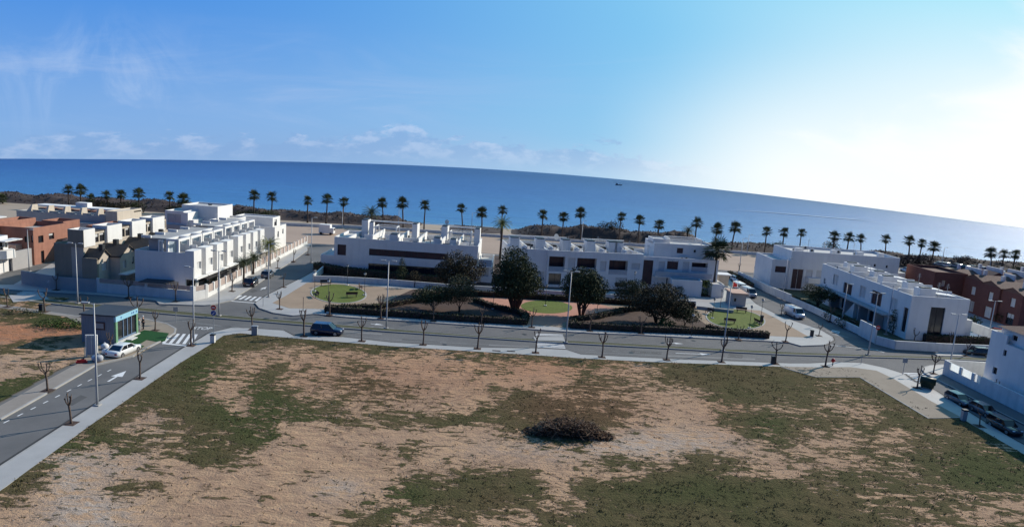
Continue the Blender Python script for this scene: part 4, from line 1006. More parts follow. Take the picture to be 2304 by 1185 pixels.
hedge([(1780,675),(1830,697),(1925,735)], .8, .9, 'hedge behind the low wall of the terrace houses')
hedge([(2100,762),(2230,772)], 1.0, .6, 'low planting by the pool of the terrace houses')
x, y = P(140, 730)
leafy('shrub', 'wide bright green shrub growing on the red soil left of the grey kiosk', 'shrub', 140, 738, [(-1.5,.2,.35,1.6,.4),(.5,0,.45,1.7,.5),(2.4,.2,.4,1.3,.4)], 'leafgreen', ((0,0),), .04, .17, 1.0)
leafy('shrub', 'low pale green weeds at the left edge on the red soil', 'shrub', 40, 706, [(0,0,.25,1.4,.3),(2,0,.2,1.3,.25)], 'leafolive', ((0,0),), .04, .16, .8)
# brush pile
def brush_pile():
    x, y = P(1280, 985); t = thing('brush_pile', 'heap of dry cut branches lying on the vacant lot', 'brush pile', (x, y, .1))
    mb = MB(); rnd = random.Random(8)
    for k in range(1500):
        a = rnd.uniform(-1, 1)
        cx = a*3.4; env = max(.15, (1-abs(a)**2.6))*(1.0+.35*mnoise.noise(Vector((cx*.8, 0, 2)))); cy = rnd.gauss(0, .6)*env**.5+.5; cz = rnd.random()*1.3*env
        if rnd.random() < .5: cz = 1.25*env*rnd.uniform(.75, 1)
        d = Vector((rnd.gauss(0,1), rnd.gauss(0,1), rnd.gauss(0,.55))).normalized()*rnd.uniform(.25, .75)
        mb.bar((cx-d.x*.5, cy-d.y*.5, max(.03, cz-d.z*.5)), (cx+d.x*.5, cy+d.y*.5, max(.03, cz+d.z*.5)), rnd.uniform(.02, .05))
    mb.build('branches', M['brush'], t, fix=False)
    mb = MB()
    for k in range(11):
        a = -1+2*k/10; env = max(.2, (1-abs(a)**2.6)); leaves(mb, (a*3.3, .5, .5*env), .7, .9, .7*env, 420, .2, rnd, .3)
    mb.build('twigs_and_leaves', M['leafbrown'] if False else M['brush'], t, fix=False)
    mb = MB()
    for k in range(22):   # dead palm fronds in the heap
        a = rnd.uniform(-.9,.9); p = Vector((a*3.3, .1+rnd.uniform(-.5,.9), .5+.5*rnd.random())); q = rnd.uniform(0, 6.28)
        for b in range(8):
            d = Vector((math.cos(q+(b-4)*.17), math.sin(q+(b-4)*.17), -.1+.3*rnd.random()))*.7
            s = Vector((-d.y, d.x, 0)).normalized()*.03; mb.poly([tuple(p-s), tuple(p+d), tuple(p+s)])
    mb.build('dead_fronds', M['palmdead'], t, fix=False)
brush_pile()
# ------------------------------------------------------------------ pollarded street trees
def make_pollard(seed, fist=False):
    rnd = random.Random(seed); t = thing('pollarded_tree', 'pollarded tree', 'tree')
    top = Vector((rnd.uniform(-.05,.05), rnd.uniform(-.05,.05), 1.65))
    MB().tube([(0,0,-.12),(.0,.02,.25),(.03*rnd.uniform(-1,1),.03,1.0), tuple(top), tuple(top+Vector((0,0,.12)))], [.13,.095,.08,.095,.05], 8).build('trunk', M['barktree'], t, True)
    nb = rnd.choice((3,4,5,6)); vig = rnd.uniform(.8, 1.25)
    for k in range(nb):
        a = k*2*math.pi/nb + rnd.uniform(-.5,.5); o = rnd.uniform(.25,.65)*vig if not fist else .25; h = rnd.uniform(.6,1.15)
        p1 = top + Vector((math.cos(a)*o*.7, math.sin(a)*o*.7, h*.35)); p2 = top + Vector((math.cos(a)*o, math.sin(a)*o, h*.8)); p3 = top+Vector((math.cos(a)*o*(1.0 if not fist else .6), math.sin(a)*o, h))
        mb = MB().tube([tuple(top-Vector((0,0,.05))), tuple(p1), tuple(p2), tuple(p3)], [.065,.048,.045,.07], 6)
        mb.ball(p3, .075, 6, 4)
        for q in range(3):
            if rnd.random() < .6: mb.bar(p3, p3+Vector((rnd.uniform(-.2,.2), rnd.uniform(-.2,.2), rnd.uniform(.1,.3))), .022)
        mb.build('branch', M['barktree'], t, True)
    return t
PT = [make_pollard(s) for s in (1, 5, 9, 14, 22, 27, 35, 41)]; PTF = make_pollard(20, True)
pt_used = set()
def pit(x, y):
    struct('tree_pit', MB().box(x-.45, y-.45, .1, x+.45, y+.45, K+.016), M['bark'])
def street_tree(u, vb, vt, label, group, fist=False, with_pit=True):
    x, y = P(u, vb, K); h = hgt(x, y, vt)
    i = 9 if fist else random.randrange(8); src = PTF if fist else PT[i]
    sc = max(.7, min(1.35, (h-.13)/2.75))
    if i not in pt_used: t = src; pt_used.add(i); t.location = (x, y, K)
    else: t = dup(src, (x, y, K))
    t.rotation_euler = (0, 0, random.uniform(0, 6.28)); t.scale = (sc, sc, sc); t.rotation_euler = (random.uniform(-.06,.06), random.uniform(-.06,.06), random.uniform(0, 6.28)); t['label'] = label
    if group: t['group'] = group
    if with_pit: pit(x, y)
    return t
near = [(568,741,692),(684,756,698),(814,767,713),(952,775,722),(1074,784,728),(1205,793,740),(1354,803,750),(1500,809,758),(1623,814,758),(1745,818,766),(1857,824,768)]
G1 = 'pollarded trees on the lot side pavement of the avenue'
nl = ['beside the grey cabinet','beside the navy car','just right of the navy car','below the left end of the mulch bed','under the left tree shadow','at the zebra crossing','right of the tall lamp at the crossing','below the curved hedge','below the right park tree','with a dark bin at its foot','by the red topped post']
for i, (u, a, b) in enumerate(near):
    street_tree(u, a, b, f'bare pollarded tree on the lot side pavement, {nl[i]}', G1)
G2 = 'pollarded trees along the kiosk street'
for (u, a, b, l_, f_) in ((160,952,882,'nearest bare tree on the kiosk street, its branches closed like a fist',True),(315,851,790,'bare tree opposite the white saloon car',True),(430,777,720,'bare tree at the zebra crossing of the kiosk street',False),(107,878,812,'bare tree on the left pavement of the kiosk street',False),(250,795,748,'reddish bare tree between the white saloon and the kiosk',False),(310,728,668,'bare tree just behind the kiosk corner',False),(349,743,700,'bare tree at the end of the green turf',False),(190,712,665,'bare tree left of the kiosk roof',False),(101,701,652,'bare tree beside the dark bin left of the kiosk',False),(17,690,650,'leftmost bare tree by the far zebra crossing',False)):
    street_tree(u, a, b, l_, G2, f_)
G3 = 'pollarded trees in front of the houses and park'
for (u, a, b, l_) in ((127,652,616,'bare tree in front of the beige house wall'),(290,669,627,'bare tree at the left end of the white perimeter wall'),(395,678,637,'bare tree near the right end of the white perimeter wall'),(522,655,618,'bare tree behind the zebra crossing by the fence of the row houses'),(625,603,578,'bare tree halfway along the row house fence'),(660,588,562,'bare tree at the far end of the row house fence'),(693,572,553,'farthest bare tree at the seafront end of the left street'),(629,695,657,'bare tree at the park corner by the left zebra crossing'),(638,646,615,'bare tree on the right pavement of the left street'),(741,708,658,'thin bare tree in front of the left lawn'),(857,716,664,'many branched bare tree right of the left lawn'),(975,722,680,'pale stemmed bare tree in front of the mulch bed'),(1083,728,690,'bare tree in the deep shade of the largest park tree'),(1196,736,694,'bare tree at the left of the pink plaza'),(1327,744,700,'pale bare tree on the kerb island right of the crossing'),(1442,750,708,'bare tree in front of the wide reddish tree'),(1661,763,728,'bare tree in front of the right lawn'),(1767,768,726,'dark bare tree at the right park corner'),(1842,755,727,'bare tree on the rounded park corner beside the dark bin'),(1757,710,682,'bare tree behind the white campervan'),(2063,872,824,'bare tree beside the green container'),(2100,840,798,'bare tree on the pavement corner of the right white house'),(2236,893,852,'bare tree against the wall of the right white house'),(2204,958,920,'bare tree beside the parked cars on the right'),(2055,776,740,'bare tree in front of the wall of the corner terrace house'),(2137,779,748,'bare tree in front of the dark hedge on the right'),(1662,612,590,'bare tree by the seafront end of the right street'),(1697,625,600,'bare tree by the white gate of the right street'),(1867,722,690,'bare tree in front of the low terrace wall'),(2173,800,770,'bare tree on the traffic island beside the dark car')):
    street_tree(u, a, b, l_, G3)

# ------------------------------------------------------------------ street lamps
def make_lamp(double):
    t = thing('street_lamp', 'street lamp', 'street lamp')
    MB().box(-.25,-.25,-.02,.25,.25,.10).build('footing', M['kerb'], t)
    MB().tube([(0,0,.1),(0,0,1.2),(0,0,9.2)], [.11,.095,.055], 10).build('pole', M['metal'], t, True)
    for s in ((-1,1) if double else (1,)):
        MB().bar((0,0,9.12),(s*.55,0,9.22),.05).build('arm', M['metal'], t)
        h = MB().prism([(s*.4,-.11),(s*1.0,-.14),(s*1.08,0),(s*1.0,.14),(s*.4,.11)], 9.18, 9.30).build('lamp_head', M['metal'], t)
        MB().box(min(s*.5,s*.95),-.09,9.15,max(s*.5,s*.95),.09,9.178).build('diffuser', M['lampglass'], h)
    return t
LD, LS = make_lamp(True), make_lamp(False); lused = set()
def lamp(u, vb, vt, label, double=False, rz=0.0, z=K, group='tall steel street lamps'):
    x, y = P(u, vb, z); h = hgt(x, y, vt); src = LD if double else LS
    if double not in lused: t = src; lused.add(double); t.location = (x, y, z)
    else: t = dup(src, (x, y, z))
    s = (h-z)/9.3; t.scale = (1, 1, s); t.rotation_euler = (0, 0, rz); t['label'] = label; t['group'] = group
    return t
lamp(219,911,680,'tall lamp on the kiosk street, nearest the camera', False, R(180))
lamp(175,682,546,'tall two headed lamp on the median left of the kiosk', True)
lamp(436,772,600,'tall lamp at the zebra crossing of the kiosk street', False, R(170))
lamp(493,710,563,'tall lamp on the median by the stop sign', True)
lamp(604,668,547,'tall lamp by the left street, in front of the yellow green palm')
lamp(700,590,488,'tall lamp at the seafront end of the left street')
lamp(869,738,585,'tall lamp on the median in front of the long white block', True)
lamp(1273,770,609,'tall lamp beside the middle zebra crossing', True)
lamp(1627,788,645,'tall lamp on the median in front of the right lawn', True)
lamp(1953,798,658,'tall lamp on the median by the red round sign', True)
lamp(2137,822,706,'tall lamp in front of the dark hedge and pool', True)
lamp(2224,760,676,'two headed lamp in front of the red houses', True)
lamp(66,610,515,'lamp in front of the salmon house')
lamp(1760,672,580,'lamp against the white corner house by the campervan')
lamp(1894,724,638,'lamp in front of the left part of the terrace houses')
lamp(1993,752,640,'lamp against the right part of the terrace houses')
lamp(1663,610,535,'lamp on the sandy car park by the right street')
for i, (u, vb, vt, w_) in enumerate(((896,520,470,'behind the long white block'),(1308,545,496,'left of the largest dune bush'),(1680,575,527,'right of the tallest palm'),(1850,590,543,'behind the white corner house'),(2226,606,562,'before the last palms on the right'),(2118,600,556,'behind the red houses'),(770,515,470,'over the promenade wall left of the broad palm'),(1060,530,478,'between two seafront palms'))):
    lamp(u, vb, vt, f'thin seafront lamp {w_}', False, 0, 0, 'thin seafront lamps')

def make_globe():
    t = thing('park_lamp', 'park lamp', 'lamp')
    MB().box(-.2,-.2,-.02,.2,.2,.16).build('footing', M['white2'], t)
    MB().tube([(0,0,.1),(0,0,.8),(0,0,3.5)], [.06,.04,.03], 8).build('pole', M['metaldark'], t, True)
    MB().tube([(0,0,3.45),(0,0,3.55)], [.05,.16], 10).tube([(0,0,3.86),(0,0,3.98)], [.24,.06], 10).build('lamp_cap', M['metaldark'], t)
    MB().tube([(0,0,3.55),(0,0,3.72),(0,0,3.86)], [.14,.19,.17], 10).build('lantern', M['lampglass'], t, True)
    return t
LG_ = make_globe(); first = [True]
for (u, vb, vt, l_) in ((708,655,606,'at the left side of the left lawn'),(781,642,595,'behind the left lawn'),(820,664,613,'at the right side of the left lawn'),(738,704,627,'in front of the left lawn by the avenue'),(1003,662,621,'in front of the long white block beside the brown tinged tree'),(1109,695,640,'on the pink plaza left of the largest tree'),(1227,688,640,'behind the middle lawn'),(1343,704,650,'on the pink plaza right of the round tree'),(1424,668,611,'in front of the balconies of the balcony block'),(1620,695,651,'behind the right lawn'),(1603,716,670,'at the left side of the right lawn'),(1686,738,687,'in front of the right lawn'),(1710,729,672,'at the right side of the right lawn'),(1555,758,706,'with a globe, on the avenue pavement left of the right lawn')):
    x, y = P(u, vb, K); h = hgt(x, y, vt)
    t = LG_ if first[0] else dup(LG_, (x, y, K)); first[0] = False; t.location = (x, y, K); t.scale = (1,1,max(.8, min(1.25, (h-K)/3.95))); t['label'] = 'dark park lamp '+l_; t['group'] = 'park lamps'
# ------------------------------------------------------------------ benches
def make_bench():
    t = thing('park_bench', 'bench', 'bench')
    MB().box(-.9,-.2,.42,.9,.22,.47).build('seat', M['barkdark'], t)
    b = MB()
    b.poly([(-.9,.22,.55),(.9,.22,.55),(.9,.32,.9),(-.9,.32,.9)]); b.poly([(-.9,.26,.55),(.9,.26,.55),(.9,.36,.9),(-.9,.36,.9)])
    b.build('backrest', M['barkdark'], t)
    for s in (-.7,.7): MB().bar((s,-.18,0),(s,-.16,.42),.06).bar((s,.2,0),(s,.32,.88),.06).bar((s,-.18,.4),(s,.24,.4),.05).build('leg', M['metaldark'], t)
    return t
bench = make_bench(); first = [True]
for (u, v, rz, l_) in ((791,668,200,'dark bench on the right front edge of the left lawn'),(812,650,100,'dark bench at the right edge of the left lawn'),(733,642,20,'dark bench at the back of the left lawn'),(710,668,-60,'dark bench at the left edge of the left lawn'),(1668,703,-10,'dark bench at the back of the right lawn'),(1641,727,170,'dark bench at the front of the right lawn'),(1706,730,100,'dark bench at the right edge of the right lawn'),(1595,706,-70,'dark bench at the left edge of the right lawn')):
    x, y = P(u, v, K+.03); t = bench if first[0] else dup(bench, (x, y, K)); first[0] = False
    t.location = (x, y, K+.03); t.rotation_euler = (0,0,R(rz)); t['label'] = l_; t['group'] = 'park benches'
# ------------------------------------------------------------------ bins, cabinets, signs
def bin_at(name, label, u, v, w_, d_, h_, m_, lidm=None, cat='bin', rz=0):
    x, y = P(u, v, K); t = thing(name, label, cat, (x, y, K), R(rz))
    MB().prism([(-w_/2*.9,-d_/2*.9),(w_/2*.9,-d_/2*.9),(w_/2*.9,d_/2*.9),(-w_/2*.9,d_/2*.9)], 0, h_*.86).build('body', M[m_], t, bevel=.02)
    MB().box(-w_/2,-d_/2,h_*.862,w_/2,d_/2,h_).build('lid', M[lidm or m_], t, bevel=.02)
    return t
bin_at('utility_cabinet','grey metal cabinet beside the bare tree at the pavement corner',573,753,.75,.45,1.15,'metal','metal','cabinet',8)
bin_at('utility_cabinet','pale cabinet with dark side on the rounded corner of the lot pavement',479,770,.55,.45,1.0,'white2','metaldark','cabinet')
bin_at('litter_bin','dark litter bin at the far left below the median',93,700,.5,.4,.95,'metaldark')
bin_at('litter_bin','dark litter bin at the foot of the tenth avenue tree',1738,818,.42,.42,1.0,'metaldark')
bin_at('litter_bin','dark litter bin on the right park corner',1826,756,.45,.45,.95,'metaldark')
bin_at('litter_bin','blue grey litter bin with shadow beside the parked cars',2167,945,.5,.45,1.2,'metal','metaldark')
bin_at('litter_bin','tall dark litter bin at the right edge of the right lawn',1713,724,.45,.45,1.1,'metaldark')
x, y = P(1873, 822, K); t = thing('fire_hydrant', 'red topped hydrant post on the lot pavement near the right street', 'hydrant', (x, y, K))
MB().tube([(0,0,0),(0,0,.5)], .06, 8).build('stem', M['metaldark'], t); MB().tube([(0,0,.45),(0,0,.55),(0,0,.85),(0,0,.95)], [.12,.2,.2,.08], 10).bar((-.28,0,.65),(.28,0,.65),.1).build('cap', M['red'], t, True)
# waste container
x, y = P(2085, 872, K); t = thing('waste_container', 'dark green wheeled waste container on the pavement beside the zebra crossing', 'container', (x, y, .02), R(-28))
b = MB(); b.prism([(-.75,-.42),(.75,-.42),(.75,.42),(-.75,.42)], .22, 1.0)
for i in range(8): 
    vx, vy, vz = b.v[i]
    if vz < .5: b.v[i] = (vx*.85, vy*.8, vz)
b.build('body', M['green_bin'], t, bevel=.03)
MB().tube([(-.78,-.1,1.0),(.78,-.1,1.0)], .44, 14).build('lid', M['green_bin'], t, True)
for sx in (-.5,.5):
    for sy in (-.28,.28): MB().tube([(sx-.04,sy,.11),(sx+.04,sy,.11)], .11, 8).build('wheel', M['tyre'], t)
MB().bar((-.8,-.45,.85),(-.8,.45,.85),.05).bar((.8,-.45,.85),(.8,.45,.85),.05).build('handle', M['metal'], t)
# round no-entry / obligation signs on the median
def sign(u, vb, vt, label, faces, z=.13, post='metal'):
    x, y = P(u, vb, z); h = hgt(x, y, vt); t = thing('traffic_sign', label, 'sign', (x, y, z))
    MB().tube([(0,0,0),(0,0,h-z)], .035, 8).build('post', M[post], t)
    zz = h-z-.3
    for kind, m_ in faces:
        if kind == 'round':
            p = MB().tube([(0,-.05,zz),(0,-.075,zz)], .32, 20).build('sign_plate', M[m_], t)
            if m_ == 'red':
                for s, wd in ((0,.42),): MB().box(-.21,-.082,zz-.05,.21,-.078,zz+.05).build('sign_bar', M['signwhite'], p)
            else:
                MB().poly([(-.13,-.08,zz-.13),(-.09,-.08,zz-.17),(.15,-.08,zz+.08),(.11,-.08,zz+.13)]).build('sign_arrow', M['signwhite'], p)
        elif kind == 'oct':
            p = MB().tube([(0,-.05,zz),(0,-.075,zz)], .34, 8).build('sign_plate', M['red'], t)
        elif kind == 'square':
            p = MB().box(-.3,-.07,zz-.3,.3,-.05,zz+.3).build('sign_plate', M[m_], t)
        zz -= .68
    return t
sign(481,748,686,'red no entry sign above a blue round sign at the avenue junction', [('round','red'),('round','blue')])
sign(1969,775,732,'small red round sign in front of the corner terrace wall', [('round','red')])
sign(1160,803,780,'small post on the lot pavement', [], K) if False else None
sign(396,727,690,'grey back of a traffic sign behind the green turf', [('square','metal')])
sign(592,688,669,'thin post at the park corner by the zebra crossing', [])
sign(682,700,668,'dark post on the avenue pavement at the park corner', [], K, 'metaldark')
sign(2031,842,805,'grey back of a sign at the right zebra crossing', [('square','metal')])
sign(1937,818,797,'small thin post by the right pavement bend', [])
sign(165,703,675,'thin sign post left of the kiosk', []) if False else None
sign(110,652,628,'pale post with a round top by the dark perimeter wall', [('round','metal')])
# dropped planks on the lot pavement
for (u, v, a) in ((1152,792,2),(1142,790,0)):
    pass
# ------------------------------------------------------------------ buildings
def ray_(u, v):
    x = u-1152; y = 592.5-v; xr = x*CR-y*SR; yr = x*SR+y*CR
    return xr, CP*F0+SP*yr, -SP*F0+CP*yr
def Qy(u, v, y): a, b, c = ray_(u, v); t = y/b; return a*t, EYE+c*t
def Qx(u, v, x): a, b, c = ray_(u, v); t = x/a; return b*t, EYE+c*t
def building(name, label, cat, x, y, group=None): return thing(name, label, cat, (x, y, 0), 0, group)
def wallface(mb, root, side, c, s0, s1, z0, z1, holes, depth=.22, pane='glassdark', frame='white', wname='window', mull=1):
    """side S/N: plane y=c, s along x; side E/W: plane x=c, s along y. world coords -> root local"""
    ox, oy = root.location.x, root.location.y
    inn = {'S': (0,1), 'N': (0,-1), 'E': (-1,0), 'W': (1,0)}[side]
    def pt(s, z, d=0.0):
        if side in 'SN': return (s-ox+inn[0]*d, c-oy+inn[1]*d, z)
        return (c-ox+inn[0]*d, s-oy+inn[1]*d, z)
    hs = []
    for h in holes:
        pn = h[4] if len(h) > 4 else pane
        if h[0] == 'm': hs.append((*h[1:5], h[5] if len(h) > 5 else pane)); continue
        u0, v0, u1, v1 = h[:4]; f = Qy if side in 'SN' else Qx
        a = f(u0, (v0+v1)/2, c)[0]; b = f(u1, (v0+v1)/2, c)[0]
        zt = f((u0+u1)/2, v0, c)[1]; zb = f((u0+u1)/2, v1, c)[1]
        hs.append((min(a,b), max(a,b), zb, zt, pn))
    hs = [(max(a, s0+.1), min(b, s1-.1), max(za, z0+.05), min(zb, z1-.1), p) for a, b, za, zb, p in hs]
    hs = [h for h in hs if h[1]-h[0] > .15 and h[3]-h[2] > .15]
    S = sorted(set([s0, s1] + [h[0] for h in hs] + [h[1] for h in hs])); Z = sorted(set([z0, z1] + [h[2] for h in hs] + [h[3] for h in hs]))
    for i in range(len(S)-1):
        for j in range(len(Z)-1):
            sm, zm = (S[i]+S[i+1])/2, (Z[j]+Z[j+1])/2
            if any(h[0] < sm < h[1] and h[2] < zm < h[3] for h in hs): continue
            mb.poly([pt(S[i],Z[j]), pt(S[i+1],Z[j]), pt(S[i+1],Z[j+1]), pt(S[i],Z[j+1])])
    for a, b, za, zb, pn in hs:
        dd = depth if pn not in ('loggia',) else 1.3
        for q in (((a,za),(b,za)),((b,za),(b,zb)),((b,zb),(a,zb)),((a,zb),(a,za))):
            mb.poly([pt(*q[0]), pt(*q[1]), pt(*q[1], dd), pt(*q[0], dd)])
        pm = {'loggia': 'glassred'}.get(pn, pn)
        w_ = MB().poly([pt(a,za,dd-.002), pt(b,za,dd-.002), pt(b,zb,dd-.002), pt(a,zb,dd-.002)]).build(wname if pn != 'door' else 'door', M[pm if pm != 'door' else 'glassred'], root, fix=False)
        fr = MB(); n = max(1, int(round((b-a)/1.1)))
        for k in range(n+1):
            s = a+(b-a)*k/n; fr.bar(pt(min(max(s, a+.03), b-.03), za, dd-.03), pt(min(max(s, a+.03), b-.03), zb, dd-.03), .05)
        fr.bar(pt(a, zb-.03, dd-.034), pt(b, zb-.03, dd-.034), .05); fr.bar(pt(a, za+.03, dd-.034), pt(b, za+.03, dd-.034), .05)
        if pm == 'glassdark' and pn != 'door' and zb-za > .8 and b-a < 2.9 and zb-za < 2.3 and random.random() < .65:
            zc_ = zb-(zb-za)*random.choice((.25,.4,.55,.8))
            MB().poly([pt(a,zc_,dd-.02), pt(b,zc_,dd-.02), pt(b,zb,dd-.02), pt(a,zb,dd-.02)]).build('blind', M['shutter'], w_, fix=False)
        fr.build('frame', M['metaldark' if pm in ('glassdark','glassred') else 'white2'], w_, fix=False)
        if pn == 'loggia':   # balcony parapet in the opening
            zt = za+.95; bb = MB()
            p0, p1 = pt(a, za, .05), pt(b, za, .05)
            bb.poly([p0, p1, (p1[0],p1[1],zt), (p0[0],p0[1],zt)]).build('balcony_parapet', M['glassblue'], root, fix=False)
def block(root, x0, x1, y0, y1, z0, z1, m='white', holes=None, parapet=.7, pane='glassdark', roofm='terrace', pt_=.18, wall_name='wall', sides='SENW'):
    holes = holes or {}; mb = MB()
    if 'S' in sides: wallface(mb, root, 'S', y0, x0, x1, z0, z1, holes.get('S', []), pane=pane)
    if 'N' in sides: wallface(mb, root, 'N', y1, x0, x1, z0, z1, holes.get('N', []), pane=pane)
    if 'E' in sides: wallface(mb, root, 'E', x1, y0, y1, z0, z1, holes.get('E', []), pane=pane)
    if 'W' in sides: wallface(mb, root, 'W', x0, y0, y1, z0, z1, holes.get('W', []), pane=pane)
    ox, oy = root.location.x, root.location.y
    X0, X1, Y0, Y1 = x0-ox, x1-ox, y0-oy, y1-oy; t = pt_; zr = z1-parapet
    if parapet > 0:
        o = [(X0,Y0),(X1,Y0),(X1,Y1),(X0,Y1)]; i_ = [(X0+t,Y0+t),(X1-t,Y0+t),(X1-t,Y1-t),(X0+t,Y1-t)]
        for k in range(4):
            j = (k+1) % 4
            mb.poly([(*o[k],z1),(*o[j],z1),(*i_[j],z1),(*i_[k],z1)])
            mb.poly([(*i_[k],zr),(*i_[j],zr),(*i_[j],z1),(*i_[k],z1)])
        w_ = mb.build(wall_name, M[m], root)
        MB().poly([(*p, zr) for p in i_]).build('roof', M[roofm], root, fix=False)
    else:
        w_ = mb.build(wall_name, M[m], root)
        MB().poly([(X0,Y0,z1),(X1,Y0,z1),(X1,Y1,z1),(X0,Y1,z1)]).build('roof', M[roofm], root, fix=False)
    return w_
def lbox(root, name, m, x0, y0, z0, x1, y1, z1, **k):
    ox, oy = root.location.x, root.location.y
    return MB().box(x0-ox, y0-oy, z0, x1-ox, y1-oy, z1).build(name, M[m], root, **k)
def frame_portal(root, name, m, x0, x1, y0, y1, z0, z1, t=.22):
    """white post-and-beam portal box, open"""
    ox, oy = root.location.x, root.location.y; x0 -= ox; x1 -= ox; y0 -= oy; y1 -= oy
    b = MB()
    for x in (x0, x1-t):
        for y in (y0, y1-t): b.box(x, y, z0, x+t, y+t, z1-t)
    b.box(x0, y0, z1-t, x1, y0+t, z1).box(x0, y1-t, z1-t, x1, y1, z1).box(x0, y0+t+.002, z1-t, x0+t, y1-t-.002, z1-.002).box(x1-t, y0+t+.002, z1-t, x1, y1-t-.002, z1-.002)
    return b.build(name, M[m], root)

# --- white row houses, near block of the left street
def row_units(label, cat, xe, xw, y0, n, dy, ztop, group, penth=2.1, windows=True):
    r = building('row_house_block', label, cat, xw, y0, group)
    y1 = y0+n*dy
    h = {'S': [('m', xw+5.0, xw+6.4, .1, 2.1, 'glassdark')], 'E': []}
    block(r, xw, xe-1.3, y0, y1, 0, ztop, 'white', h, .55)
    for k in range(n):      # projecting bays with lit fronts
        a = y0+k*dy; b = a+dy*.62
        lz = ztop+.35
        bay = MB(); wallface(bay, r, 'E', xe, a+.0+.004*k, b, 2.75, lz, [('m', a+.9, a+.9+dy*.36, 3.9, 5.0, 'shutter')])
        ox, oy = r.location.x, r.location.y
        X0, X1, Y0, Y1 = xe-1.32-ox, xe-ox, a-oy+.004*k, b-oy
        bay.poly([(X0,Y0,2.75),(X1,Y0,2.75),(X1,Y0,lz),(X0,Y0,lz)]); bay.poly([(X0,Y1,2.75),(X1,Y1,2.75),(X1,Y1,lz),(X0,Y1,lz)])
        bay.poly([(X0,Y0,lz),(X1,Y0,lz),(X1,Y1,lz),(X0,Y1,lz)]); bay.poly([(X0,Y0,2.75),(X1,Y0,2.75),(X1,Y1,2.75),(X0,Y1,2.75)]); bay.poly([(X0,Y0,ztop-.1),(X0,Y1,ztop-.1),(X0,Y1,lz),(X0,Y0,lz)])
        bay.build('bay', M['white'], r)
        MB().poly([(xe-1.3-ox+.01, a-oy+.3, .1),(xe-1.3-ox+.01, a-oy+dy*.8, .1),(xe-1.3-ox+.01, a-oy+dy*.8, 2.4),(xe-1.3-ox+.01, a-oy+.3, 2.4)]).build('window', M['glassdark'], r, fix=False)
        MB().poly([(xe-1.3-ox+.01, b-oy+.25, 3.2),(xe-1.3-ox+.01, a-oy+dy-.2, 3.2),(xe-1.3-ox+.01, a-oy+dy-.2, 5.3),(xe-1.3-ox+.01, b-oy+.25, 5.3)]).build('window', M['glassdark'], r, fix=False)
        lbox(r, 'porch_slab', 'white', xe-1.3, a+.1, 2.5, xe+.35, a+dy-.06, 2.7)
    # set back storey: slab roof on portals with grey glass behind
    zt = ztop-.5; zp = zt+penth
    lbox(r, 'terrace_room', 'greywall', xw+1.6, y0+.9, zt, xe-4.2, y1-.6, zp-.22)
    lbox(r, 'roof_slab', 'roofgrey', xw+1.2, y0+.5, zp-.2, xe-3.9, y1-.3, zp)
    for k in range(n):
        a = y0+k*dy
        frame_portal(r, 'terrace_frame', 'white', xe-4.19, xe-2.3, a+.2, a+dy-.06, zt, zp+.05, .32)
        MB().box(xe-4.15-r.location.x, a+.7-y0, zt, xe-4.12-r.location.x, a+dy-.5-y0, zp-.3).build('window', M['glassblue'], r)
        lbox(r, 'roof_upstand', 'white', xw+.9, a+.2, zp, xw+2.3, a+.5, zp+.35)
        lbox(r, 'terrace_divider', 'white', xe-3.9, a+dy-.08, zt, xe-1.35, a+dy+.08, zt+1.2)
    frame_portal(r, 'terrace_frame', 'white', xw+3.4, xe-4.6, y0+.12, y0+.88, zt, zp-.25, .2)
    return r
wr1 = row_units('near block of white row houses with four lit bays and a blank shaded gable', 'row houses', -46.5, -55.2, 95.9, 4, 3.75, 6.45, 'white row house blocks', 2.35)
lbox(wr1, 'patio_roof', 'greywall', -53.2, 93.6, 2.05, -49.6, 95.85, 2.2); lbox(wr1, 'patio_store', 'greywall', -52.9, 94.2, 0, -50.2, 95.84, 2.0)
lbox(wr1, 'patio_roof', 'metaldark', -53.4, 93.5, 2.22, -49.4, 95.86, 2.30)
wr2 = row_units('far block of white row houses behind the first, its bays half hidden by palms', 'row houses', -47.0, -55.7, 112.6, 4, 3.3, 6.5, 'white row house blocks', 2.3)
for k in range(7):
    y_ = 99.5+k*3.9; t = thing('pergola', f'brown slatted pergola in front of the white row houses, {ORD[k]} counted from the street corner', 'pergola', (-45.7-.058*(y_-96), y_, 0), 0, 'pergolas of the white row houses')
    mb = MB()
    for q in range(9): mb.bar((-.95, -1.5+q*.37, 2.42), (.75, -1.5+q*.37, 2.42), .17, .05)
    mb.build('slats', M['roofdark'], t)
    for (a_, c2) in ((.7,-1.5),(.7,1.5)): MB().box(a_-.05, c2-.05, 0, a_+.05, c2+.05, 2.39).build('post', M['barkdark'], t)
b = building('house', 'white cube house with two small windows at the seafront end of the row', 'house', -61, 141)
block(b, -60.5, -51.0, 141, 148, 0, 5.1, 'white', {'E': [('m',142.6,143.5,2.7,4.0),('m',145.6,146.4,3.1,4.2)], 'S': []}, .4)
block(b, -60.0, -52.0, 142.5, 147, 4.7, 6.9, 'white', {'E': [('m',143.4,145.0,5.0,6.4)]}, .25)
